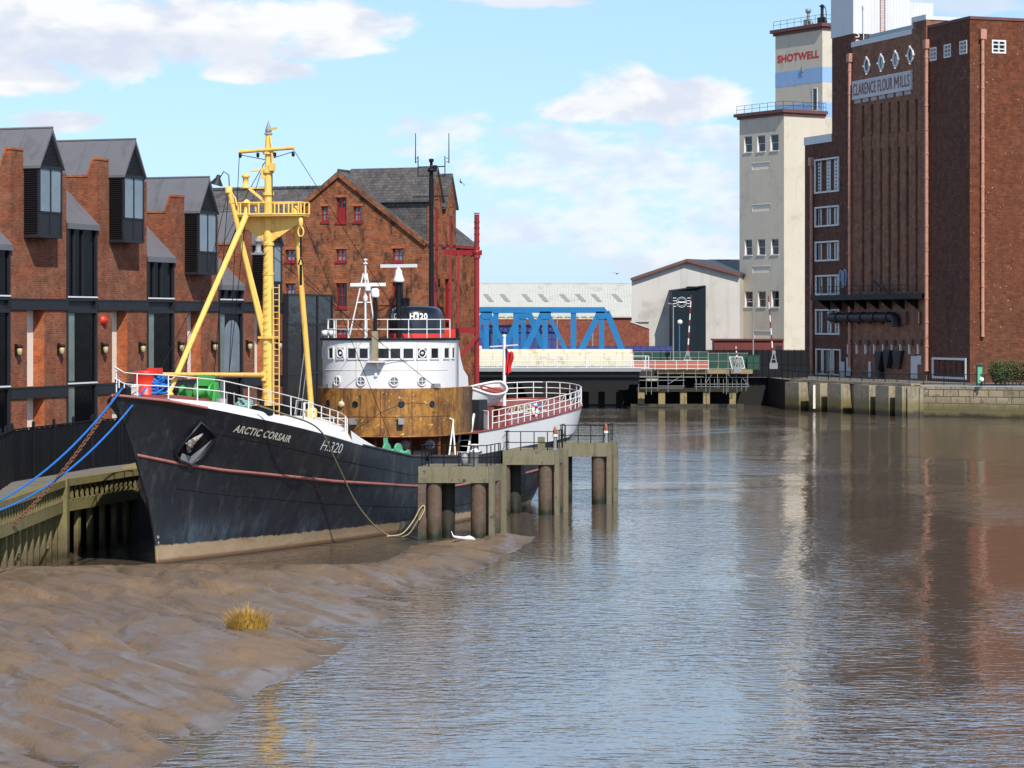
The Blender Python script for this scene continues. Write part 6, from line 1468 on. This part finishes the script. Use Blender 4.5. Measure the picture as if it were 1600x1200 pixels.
# platform
PZ = 17.55; m = MB()
pl_ = [(-2.05,MS-.25),(-1.4,MS-.9),(-.4,MS-1.0),(.5,MS-.8),(2.15,MS-.55),(2.2,MS+.45),(.6,MS+.7),(-.6,MS+.7),(-1.9,MS+.55)]
m.prism([V((x,y,PZ)) for x, y in pl_], (0,0,.10)); pf = m.build('platform', MT[yl], MAST)
m = MB(); rails(m, [V((x,y,PZ+.1)) for x, y in pl_+pl_[:1]], .62, (1,), .04, .05, .55); m.tube([V((x,y,PZ+.1)) for x, y in pl_+pl_[:1]], .05, 5); m.build('platform_rail', MT[yl], pf)
m = MB()
for s_, x1 in ((-1,-1.75),(1,2.0)): m.prism([(s_*.2,MS-.1,PZ-.02),(x1,MS-.1,PZ-.02),(x1,MS-.1,PZ-.28),(s_*.25,MS-.1,PZ-1.35)], (0,.12,0))
m.tube([(.2,MS,16.2),(.75,MS-.2,16.5)], .05, 6); m.build('platform_gusset', MT[yl], pf)
for x, y, z in ((-.95,MS-.7,PZ+.1), (-1.25,MS-.2,19.1), (-.35,MS-.5,15.6)):
    m = MB(); m.lathe([(.22,0),(.22,.08),(.15,.1),(.15,.55),(.22,.58),(.22,.68),(.08,.8),(.0,.82)], 12, (x,y,z))
    if z > 18: m.bar((x-.25,y,z), (0,MS,z), .08, .08); m.bar((x+.2,y,z-.02), (-.1,MS,z-.8), .1, .14)
    if z < 16: m.box(x-.3,x+.35,y-.3,y+.5,z-.1,z)
    m.build('mast_lantern', MT[yl] if z > 16 else MT['grey_steel'], MAST)
m = MB(); m.tube([(-.2,MS-.1,20.05),(-1.0,MS-.2,20.0)], .035, 5); m.box(-.35,-.1,MS-.2,MS,19.6,20.2); m.build('mast_bracket', MT[yl], MAST)
# legs, derrick and stowed boom
lf_ = loc(262, 618, 128.5); tl = loc(384, 338, 136.3)
m = MB(); m.tube([lf_, tl], [.14,.16], 10); m.lathe([(.3,-.2),(.3,.1),(.2,.2)], 10, lf_); m.build('mast_leg', MT[yl], MAST)
rf_ = loc(487, 643, 139.6); tr_ = loc(460, 322, 138.0); tr0 = loc(461.5, 335, 138.0)
m = MB(); m.tube([rf_, tr0], [.16,.15], 10); m.tube([tr0, tr_], [.19,.19], 10); m.lathe([(.3,-.3),(.3,.1),(.2,.2)], 10, rf_); m.build('mast_leg', MT[yl], MAST)
db_ = loc(412, 528, 137.5); dt = loc(357.5, 294, 137.2)
m = MB(); m.tube([db_, dt], [.13,.15], 10); m.tube([db_+V((.1,0,.3)), dt+V((.12,0,-.5))], .10, 8); m.lathe([(.2,-.25),(.2,.05),(.1,.1)], 8, dt); m.box(dt.x+.05,dt.x+.32,dt.y-.06,dt.y+.06,dt.z-.8,dt.z-.45); m.tube([dt+V((.1,0,-.2)), dt+V((.42,-.05,-.55)), dt+V((.5,-.05,-.95))], .04, 6); m.build('derrick', MT[yl], MAST)
m = MB(); m.tube([dt+V((.05,0,-.3)), dt+V((0,0,.7)), dt+V((-.3,0,.9)), dt+V((-.55,0,.55))], .03, 5); m.lathe([(.0,.4),(.1,.38),(.14,.2),(.34,-.1),(.36,-.16)], 12, dt+V((-.7,0,.35)), 0, (.3,0,1)); m.build('derrick_lamp', MT['charcoal'], MAST)
b0, b1 = loc(412, 586, 137.2), loc(244, 585, 127.0)
m = MB(); m.tube([b0, b1], [.13,.10], 8); m.lathe([(.16,0),(.16,.5)], 8, b0-V((0,0,.3))); m.build('stowed_boom', MT[yl], MAST)
m = MB()                                             # ladder up the mast
for dx in (.42, .78): m.tube([(dx,MS-.3,6.5),(dx,MS-.3,13.9)], .035, 5)
for k in range(22): m.tube([(.42,MS-.3,6.8+k*.33),(.78,MS-.3,6.8+k*.33)], .025, 4)
m.build('mast_ladder', MT[yl], MAST)
# hook block hanging from the platform
hx = V((2.12,MS-.45,PZ-.1)); m = MB(); m.lathe([(.06,-.5),(.12,-.4),(.12,-.05),(.06,0)], 8, hx); m.tube([hx+V((.16*math.sin(k*math.pi/8),0,-.75-.26*math.cos(k*math.pi/8)*1.0)) for k in range(16)], .045, 6, closed=True); lk = m.build('hook_shackle', MT[yl], MAST)
m = MB(); m.tube([hx-V((0,0,1.0)), hx-V((0,0,2.1))], .06, 6); m.tube([hx-V((-.14,0,2.5)), hx-V((0,0,2.1)), hx-V((.14,0,2.5))], .05, 6); m.tube([hx-V((0,0,2.5)), hx-V((0,0,3.6))], .08, 6); m.build('chain_sling', MT['black_steel'], MAST)
# standing rigging
def wire(*ps, r=.021, mt='black_steel'):
    m = MB()
    for a, b in zip(ps, ps[1:]): m.tube([V(a), V(b)], r, 4)
    m.build('rigging_wire', MT[mt], MAST)
wire((-1.6,MS-.25,20.95), (-2.6,MS+.3,7.0)); wire((1.6,MS-.25,21.1), (3.3,25.2,ZW1)); wire((-1.6,MS-.25,20.9),(-.1,MS,20.6)); wire((1.6,MS-.25,21.0),(.3,MS,20.7))
wire((.32,MS-.2,20.1),(.36,MS-.2,PZ)); wire((-.2,MS,20.5),(-1.5,MS-.2,PZ+.7)); wire((-.3,MS,20.4),(-.9,MS-.2,PZ+.7))
for a, b in (((-1.9,MS,PZ),(-2.4,3.5,8.2)), ((-1.7,MS,PZ-.1),(-1.4,3.8,8.2)), ((-1.9,MS,PZ-1.2),(-2.6,5.0,8.1)), ((-1.6,MS,PZ),(-1.9,4.4,8.1)), (dt,(-3.9,9.2,6.9)), (dt,(-3.7,13,6)), (tl,(-3.4,14,6)), ((.3,MS,15.4),(4.2,26.0,8.2)), ((2.0,MS,PZ),(4.6,19.5,4.5)), ((0,MS,16.3),(.2,26,10.8))): wire(a, b)
for x, s_ in ((-4.15,24.6),(-3.7,24.2)): wire((x,s_,4.5),(x+.35,s_+.9,10.2), r=.03, mt='grey_steel')
for x in (-1.55,-.5,.5,1.58):
    m = MB(); m.lathe([(.0,-.3),(.09,-.22),(.09,-.05),(.0,0)], 8, (x, MS-.25, 21.0)); m.build('rigging_block', MT['black_steel'], MAST)
# ---- foredeck gear
p0 = loc(227, 625, 125.2); m = MB(); m.lathe([(.62,0),(.62,.25),(.55,.3),(.55,1.15),(.6,1.2),(.6,1.3),(.0,1.34)], 18, (p0.x,p0.y,8.2)); m.box(p0.x+.2,p0.x+.75,p0.y-.2,p0.y+.4,9.35,9.65); m.box(p0.x-1.2,p0.x-.5,p0.y-.3,p0.y+.3,8.2,8.6); m.build('red_ventilator', MT['bright_red'], SHIP)
g0 = loc(318, 628, 130.5); m = MB(); gx, gy = g0.x, g0.y; gz = 7.75
m.box(gx-1.6,gx+.9,gy-.5,gy+.5,gz-.2,gz+.12); m.lathe([(.42,0),(.5,.08),(.3,.2),(.3,.75),(.5,.87),(.42,.95)], 16, (gx-.4,gy,gz+.6), 0, (1,0,0)); m.lathe([(.22,0),(.34,.1),(.2,.3),(.34,.5)], 12, (gx-1.3,gy,gz+.6), 0, (1,0,0))
m.box(gx-.2,gx+.5,gy-.35,gy+.3,gz+.9,gz+1.45); m.prism([(gx-1.5,gy-.3,gz),(gx-1.5,gy+.3,gz),(gx-1.3,gy,gz+.9)], (.15,0,0)); m.prism([(gx+.65,gy-.4,gz),(gx+.65,gy+.4,gz),(gx+.65,gy+.1,gz+1.1),(gx+.65,gy-.1,gz+1.1)], (.15,0,0)); m.build('windlass', MT['green_paint'], SHIP)
m = MB(); m.box(gx-2.6,gx-1.7,gy-.4,gy+.5,gz-.1,gz+.7); m.build('winch_motor', MT['black_steel'], SHIP)
for px in (207, 210.5, 214): p = loc(px, 622, 123.6); m = MB(); m.lathe([(.09,0),(.09,.42),(.13,.46),(.0,.5)], 8, (p.x,p.y,8.35)); m.build('bow_bitt', MT['white_rail'], SHIP)
p = loc(190, 618, 122.2); m = MB(); m.box(p.x-.3,p.x+.35,p.y-.1,p.y+.3,8.4,8.75); m.tube([(p.x-.3,p.y,8.4),(p.x-.3,p.y,9.2)], .06, 6); m.build('bow_fairlead', MT['black_steel'], SHIP)
p = loc(409, 634, 128.6); m = MB(); m.box(p.x-.45,p.x+.5,p.y-.2,p.y+.3,p.z-.45,p.z); m.lathe([(.12,0),(.16,.3),(.0,.34)], 8, (p.x,p.y,p.z)); m.build('side_fairlead', MT['black_steel'], SHIP)
p = loc(346, 622, 128.2); m = MB(); m.lathe([(.3,-.2),(.3,.35),(.0,.4)], 12, (p.x,p.y,p.z-.4)); m.tube([(p.x+.3,p.y,p.z-.5),(p.x+.3,p.y,p.z+.3)], .035, 5); m.tube([(p.x+.7,p.y,p.z-.5),(p.x+.7,p.y,p.z+.3)], .035, 5); m.build('deck_drum', MT['grey_steel'], SHIP)
# ---- anchor pocket: a bevelled steel frame, sunk dark plate and the anchor head
ca = loc(303, 692, 125.0)
def hullpx(px, py):                                  # (s, z) on the port side of the hull seen at that pixel
    best = None; s_, z_ = 2.0, 5.5
    for _ in range(40):
        w_ = S2W @ hp(s_, z_); x = CX+F*w_.x/w_.y; y = HY+F*(CAMH-w_.z)/w_.y
        e = .02; w1_ = S2W @ hp(s_+e, z_); w2_ = S2W @ hp(s_, z_+e)
        J = np.array([[(CX+F*w1_.x/w1_.y-x)/e, (CX+F*w2_.x/w2_.y-x)/e], [(HY+F*(CAMH-w1_.z)/w1_.y-y)/e, (HY+F*(CAMH-w2_.z)/w2_.y-y)/e]])
        ds, dz = np.linalg.lstsq(J, np.array([px-x, py-y]), rcond=None)[0]
        s_ += float(np.clip(ds, -1, 1))*.8; z_ += float(np.clip(dz, -.5, .5))*.8
    return s_, z_
co_ = [hullpx(*q_) for q_ in ((312.5,657.5),(336,680),(312,714),(297,725),(280,719),(272,708))]
m = MB(); outer = [hp(a, b, 1, .10) for a, b in co_]
cen = (sum(a for a, b in co_)/6, sum(b for a, b in co_)/6)
m.tube(outer, .085, 8, closed=True)
ap = m.build('anchor_pocket', MT['hull'], SHIP)
m = MB(); rings = []
for f, o in ((1,.06),(.90,.02),(.80,.03)): rings.append([hp(cen[0]+(a-cen[0])*f, cen[1]+(b-cen[1])*f, 1, o) for a, b in co_])
m.grid(rings, closed=True, sm=False); m.add(rings[-1], [tuple(range(6))], 0); m.build('pocket_plate', MT['black_steel'], ap)
m = MB(); lo_ = [hp(*hullpx(*q_), 1, .09) for q_ in ((279,718),(297,723.5),(311,712),(330,685),(312,700),(296,712),(283,707))]; m.add(lo_, [tuple(range(7))]); m.build('scuffed_lip', MT['grey_steel'], ap)
A0, A1, A2, A3 = [hp(*hullpx(*q_), 1, .16) for q_ in ((315,675),(299,687),(291,694),(293,703))]
m = MB(); m.tube([A0, A0.lerp(A1,.5), A1, A2], [.03,.10,.17,.14], 8); m.lathe([(.0,-.2),(.2,-.12),(.22,.1),(.0,.2)], 12, A1.lerp(A2,.6), 0, (1,0,.2)); m.tube([A2.lerp(A1,.5), hp(*hullpx(286,690),1,.14)], [.11,.05], 8); m.tube([A2, A3], [.12,.10], 8); m.build('anchor', MT['anchor_grey'], ap)
# ---- lettering on the hull
def hull_letter(body, pa, pb, h, mt, bold=.02, spacing=1.0, shear=0.0):
    (sa, za), (sb_, zb_) = hullpx(*pa), hullpx(*pb); m = MB()
    letter(m, body, lambda u_, v_: hp(sa+(sb_-sa)*u_, za+(zb_-za)*u_+h*v_, 1, .025), 0, bold, spacing, shear); m.build('hull_lettering', MT[mt], SHIP)
hull_letter('ARCTIC CORSAIR', (363,674.5), (451,691.5), .36, 'letters', .03, 1.12)
hull_letter('H.320', (499,702.5), (533,709), .52, 'letters_grey', .0, 1.0, .25)
hull_letter('H', (244.5,842), (247.5,842), .17, 'letters_grey'); hull_letter('9', (246,851), (248,851), .16, 'letters_grey')
# ---- things lying on and hanging from the ship
def heap(name, label, cat, c, rad, mt, n, hgt, seed, rr=.06, world=True):
    r_ = random.Random(seed); m = MB()
    for k in range(n):                                # bights of rope thrown over one another
        t_ = (k/n)**1.2; R = rad*(1-.5*t_)*r_.uniform(.7,1.05); ax_ = V((r_.gauss(0,.45), r_.gauss(0,.45), 1)).normalized(); u_ = ax_.orthogonal().normalized(); w_ = ax_.cross(u_); c_ = V((r_.uniform(-.25,.25)*rad, r_.uniform(-.25,.25)*rad, hgt*t_*.9+rr)); ph = r_.uniform(0,6)
        P_ = [c_+(u_*math.cos(a)+w_*math.sin(a)*r_.uniform(.7,.9))*R*(1+.22*math.sin(3*a+ph))+V((0,0,.10*math.sin(2*a+ph))) for a in [2*math.pi*j/22 for j in range(22)]]
        m.tube([V((p_.x, p_.y, max(p_.z, rr))) for p_ in P_], rr, 6, closed=True)
    o = m.build(name, MT[mt]); o.location = S2W @ V(c); return tag(o, label, cat)
c = loc(243, 628, 125.3); heap('rope_heap', 'heap of bright blue rope on the bow deck', 'rope', (c.x, c.y, 8.35), .58, 'rope_blue', 22, .95, 2, .07)
c = loc(380, 636, 129.6); heap('rope_heap', 'heap of faded teal rope on the foredeck behind the white rail', 'rope', (c.x, c.y, c.z-.35), .62, 'rope_teal', 18, .65, 4, .055)
c = loc(818, 626, 171); heap('rope_heap', 'loose tan rope coil on the stern deck by the flagstaff', 'rope', (c.x, c.y, zp(48)+.02), .75, 'rope_tan', 6, .35, 6, .05)
# lifeboat
LBp = S2W @ V((3.05, 37.4, 6.6)); LBt = thing('lifeboat', 'small white lifeboat with dull red inside stowed beside the wheelhouse', 'lifeboat', LBp, SROT-3)
bl = 2.05
LBt.rotation_euler = (math.radians(5), math.radians(13), math.radians(SROT-3))
def lb(t_, v_, inner=0):
    f = (1-abs(t_)**2.6)**.65; bw_ = (1.0-inner)*f*(.25+.75*v_**.55); return V((bw_, t_*(bl-inner), (.30*abs(t_)**3*v_)+1.05*v_+.02+inner*.5*(1-v_)))
tt_ = [-1+2*k/24 for k in range(25)]
m = MB()
for side in (1, -1): m.grid([[V((lb(t_,v_).x*side, lb(t_,v_).y, lb(t_,v_).z)) for t_ in tt_] for v_ in (0,.1,.3,.5,.75,1)])
m.build('boat_hull', MT['white_paint'], LBt)
m = MB(); m.grid([[V((lb(t_,.9,.06).x*f, lb(t_,.9,.06).y, lb(t_,.9,.06).z-.22)) for t_ in tt_] for f in (1,.5,0,-.5,-1)]); m.build('boat_inside', MT['red_deck'], LBt)
m = MB()
for side in (1, -1): m.tube([V((lb(t_,1).x*side, lb(t_,1).y, lb(t_,1).z)) for t_ in tt_], .075, 6)
m.build('gunwale', MT['white_rail'], LBt)
m = MB()
for t_ in (-.45, 0, .45): m.box(-lb(t_,.9).x, lb(t_,.9).x, lb(t_,.9).y-.1, lb(t_,.9).y+.1, 1.02, 1.08)
m.build('thwart', MT['red_deck'], LBt)
for dy in (-1.3, 1.3): m = MB(); m.box(2.6, 4.1, 37.6+dy-.08, 37.6+dy+.08, 5.3, 6.6); m.build('boat_chock', MT['red_deck'], SHIP)
m = MB()
for k in range(3): m.tube([(1.2+k*.9,42.5+k*1.2,5.75+k*.06),(1.6+k*.9,45.8+k*1.2,5.9+k*.06)], .05, 5)
m.build('deck_pipe', MT['white_rail'], SHIP)
# flagstaff and ensign
fp = loc(788, 600, 172.0); m = MB(); zt = loc(788,526,172).z; m.tube([(fp.x,fp.y,6.0),(fp.x,fp.y,zt)], [.13,.10], 10); m.lathe([(.14,0),(.14,.12),(.0,.16)], 8, (fp.x,fp.y,zt)); m.bar((fp.x-1.05,fp.y+.1,zt-.68),(fp.x+1.0,fp.y-.1,zt-.55), .08, .09); FS = m.build('flagstaff', MT['white_rail'], SHIP)
EN = thing('ensign', 'red ensign hanging limp from the stern flagstaff', 'flag', S2W @ V((fp.x,fp.y,zt)), SROT)
m = MB(); rows = []
for i in range(15):
    v_ = i/14; row = []
    for j in range(13):
        u_ = j/12; wv = .52*(1-.35*v_+.1*math.sin(v_*7)); x = .12+u_*wv; y = .16*math.sin(u_*13+v_*2.2)*(.4+u_); row.append(V((x, y-.1, -.75-v_*1.75-u_*.35*(1-v_)+.1*math.sin(u_*9))))
    rows.append(row)
m.grid(rows); m.build('cloth', MT['ensign_red'], EN)
m = MB(); m.add([V((p_.x*.98, p_.y-.015, p_.z)) for p_ in (rows[0][0], rows[0][4], rows[5][4], rows[5][0])], [(0,1,2,3)]); m.build('canton', MT['hoarding_blue'], EN)
# lifebuoy on the rail
pl2 = S2W @ V((pb(41.5)+.05, 41.5, zp(41.5)+.72)); LBu = thing('lifebuoy', 'white lifebuoy with red bands tied to the stern rail', 'lifebuoy', pl2, SROT)
m = MB(); m.tube([V((.0, .36*math.cos(a), .36*math.sin(a))) for a in [2*math.pi*k/24 for k in range(24)]], .10, 8, closed=True); m.build('ring', MT['white_rail'], LBu)
for q_ in range(4):
    m = MB(); m.tube([V((0, .36*math.cos(a), .36*math.sin(a))) for a in [math.pi/4+q_*math.pi/2+k*.08-.2 for k in range(6)]], .106, 8); m.build('red_band', MT['bright_red'], LBu)
# buff box, stern blue drum
c = loc(835, 615, 173); m = MB(); m.lathe([(.0,0),(.35,.02),(.38,.3),(.3,.45),(.0,.5)], 12); o = m.build('net_float', MT['rope_blue']); o.location = S2W @ V((c.x, c.y, zp(49)+.02)); tag(o, 'blue float lying on the red stern deck inside the rail', 'float')
# ---------------------------------------------------------------- ropes, chain, grass, small things
def rope(name, label, pts, r, mt, cat='rope', group=None):
    o0 = V(pts[0]); m = MB(); m.tube([V(p)-o0 for p in pts], r, 6); o = m.build(name, MT[mt]); o.location = o0; return tag(o, label, cat, group)
rope('mooring_rope', 'blue mooring rope from the very bow, the upper of the two', catenary(at(191,607,122.0), at(-70,812,104), .95, 24), .052, 'rope_blue')
rope('mooring_rope', 'blue mooring rope from the blue heap on the bow, the lower of the two', catenary(at(228,606,123.6), at(-70,815,108), 1.3, 24), .052, 'rope_blue')
pts = catenary(at(182,617,121.4), at(-40,868,114), .75, 60); o0 = pts[0]
L = sum((b-a).length for a, b in zip(pts, pts[1:])); nl = int(L/.19); m = MB()
def along(d):
    for a, b in zip(pts, pts[1:]):
        l = (b-a).length
        if d <= l: return a.lerp(b, d/l), (b-a).normalized()
        d -= l
    return pts[-1], (pts[-1]-pts[-2]).normalized()
for k in range(nl):
    p, t_ = along(k*.19); a_ = t_.cross(V((0,0,1))).normalized(); b_ = t_.cross(a_)
    s_ = a_ if k % 2 else b_
    m.tube([p-o0+t_*.145*math.cos(x)+s_*.085*math.sin(x) for x in [2*math.pi*j/8 for j in range(8)]], .030, 4, closed=True)
o = m.build('mooring_chain', MT['chain']); o.location = o0; tag(o, 'rusty mooring chain hanging from the bow down to the mossy quay', 'chain')
rope('mooring_rope', 'olive rope drooping from the white foredeck rail to the timber pile', smooth_line([at(405,634,127.2), at(440,646,127.8), at(482,660,129.2), at(503,676,131), at(515,700,132.2), at(533,738,134), at(556,785,136), at(586,822,137.5), at(612,838,138.2), at(636,836,138.6), at(650,818,138.8), at(661,796,138.95)], 6), .045, 'rope_olive')
rope('mooring_rope', 'short tan rope loop made fast on the timber pile, beside the olive rope', smooth_line([at(604,838,138.0), at(628,834,138.3), at(645,815,138.6), at(656,795,138.8), at(662,790,138.95), at(663,797,138.9), at(655,813,138.7)], 6), .035, 'rope_tan')
# straw tuft
gx = onz(386, 987, 1.1); gz = mud_z(gx.x, gx.y); gx.z = gz-.03
for _ in range(3):
    gx = onz(386, 987, gz); gz = mud_z(gx.x, gx.y)
gx.z = gz-.06; r_ = random.Random(8); m = MB()
for k in range(900):
    a = r_.uniform(0, 2*math.pi); R = math.sqrt(r_.random())*.66; b = V((R*math.cos(a)*1.1, R*math.sin(a)*.8, 0)); ln = r_.uniform(.65,1.32)*(1-.62*R); lean = R*.75+r_.uniform(-.18,.28)
    if k > 760: R = r_.uniform(.5,.72); b = V((R*math.cos(a)*1.1, R*math.sin(a)*.8, -.05)); ln = r_.uniform(.3,.6); lean = r_.uniform(.5,1.1)
    d = V((math.cos(a), math.sin(a), 0)); w_ = V((-math.sin(a+r_.uniform(-1,1)), math.cos(a), 0)).normalized()*r_.uniform(.006,.012)
    q1 = b+d*lean*.35*ln+V((0,0,ln*.6)); q2 = b+d*lean*.95*ln+V((r_.uniform(-.06,.06), 0, ln*r_.uniform(.78,1.0)))
    m.add([b-w_, b+w_, q1+w_*.8, q1-w_*.8, q2], [(0,1,2,3),(3,2,4)])
o = m.build('grass_tuft', MT['straw']); o.location = gx; tag(o, 'single tuft of dry golden grass standing on the mud bank', 'grass tuft')
# bleached driftwood at the tip of the mud
d0 = onz(720, 846, .25); d0.z = max(mud_z(d0.x, d0.y), 0)+.06; m = MB()
m.tube([(-.45,.2,.15),(-.1,0,.08),(.35,-.15,.05),(.75,-.35,.02)], [.05,.09,.10,.04], 8); m.tube([(-.5,.1,.42),(-.42,.05,.2),(-.3,.05,.1)], [.02,.035,.05], 6); m.tube([(.2,-.1,.1),(.45,.1,.12),(.7,.15,.05)], [.06,.08,.03], 6)
o = m.build('driftwood', MT['bleached']); o.location = d0; tag(o, 'bleached white driftwood branch lying on the tip of the mud bank', 'driftwood')
r_ = random.Random(4)
# birds in the sky
def bird(label, px, py, D, s_, roll):
    m = MB(); m.tube([(-.3*s_,0,0),(-.12*s_,0,.02*s_),(.12*s_,0,.02*s_),(.3*s_,0,0)], [.02*s_,.08*s_,.07*s_,.02*s_], 8)
    for k in (-1, 1):
        m.add([V((.12,0,.03))*s_, V((-.1,0,.03))*s_, V((-.12,k*.35,.16))*s_, V((.08,k*.38,.17))*s_], [(0,1,2,3)]); m.add([V((.08,k*.38,.17))*s_, V((-.12,k*.35,.16))*s_, V((-.2,k*.75,.02))*s_], [(0,1,2)])
    m.add([V((-.28,-.02,0))*s_, V((-.28,.02,0))*s_, V((-.45,.07,0))*s_, V((-.45,-.07,0))*s_], [(0,1,2,3)])
    o = m.build('gull', MT['gull']); o.location = at(px, py, D); o.rotation_euler = (roll, .3, 1.1); tag(o, label, 'bird')
bird('small dark bird flying in the sky right of the aerial pole', 720, 285, 210, .85, .8)
bird('small dark bird flying above the long pale shed roof', 963, 428, 300, .8, .2)
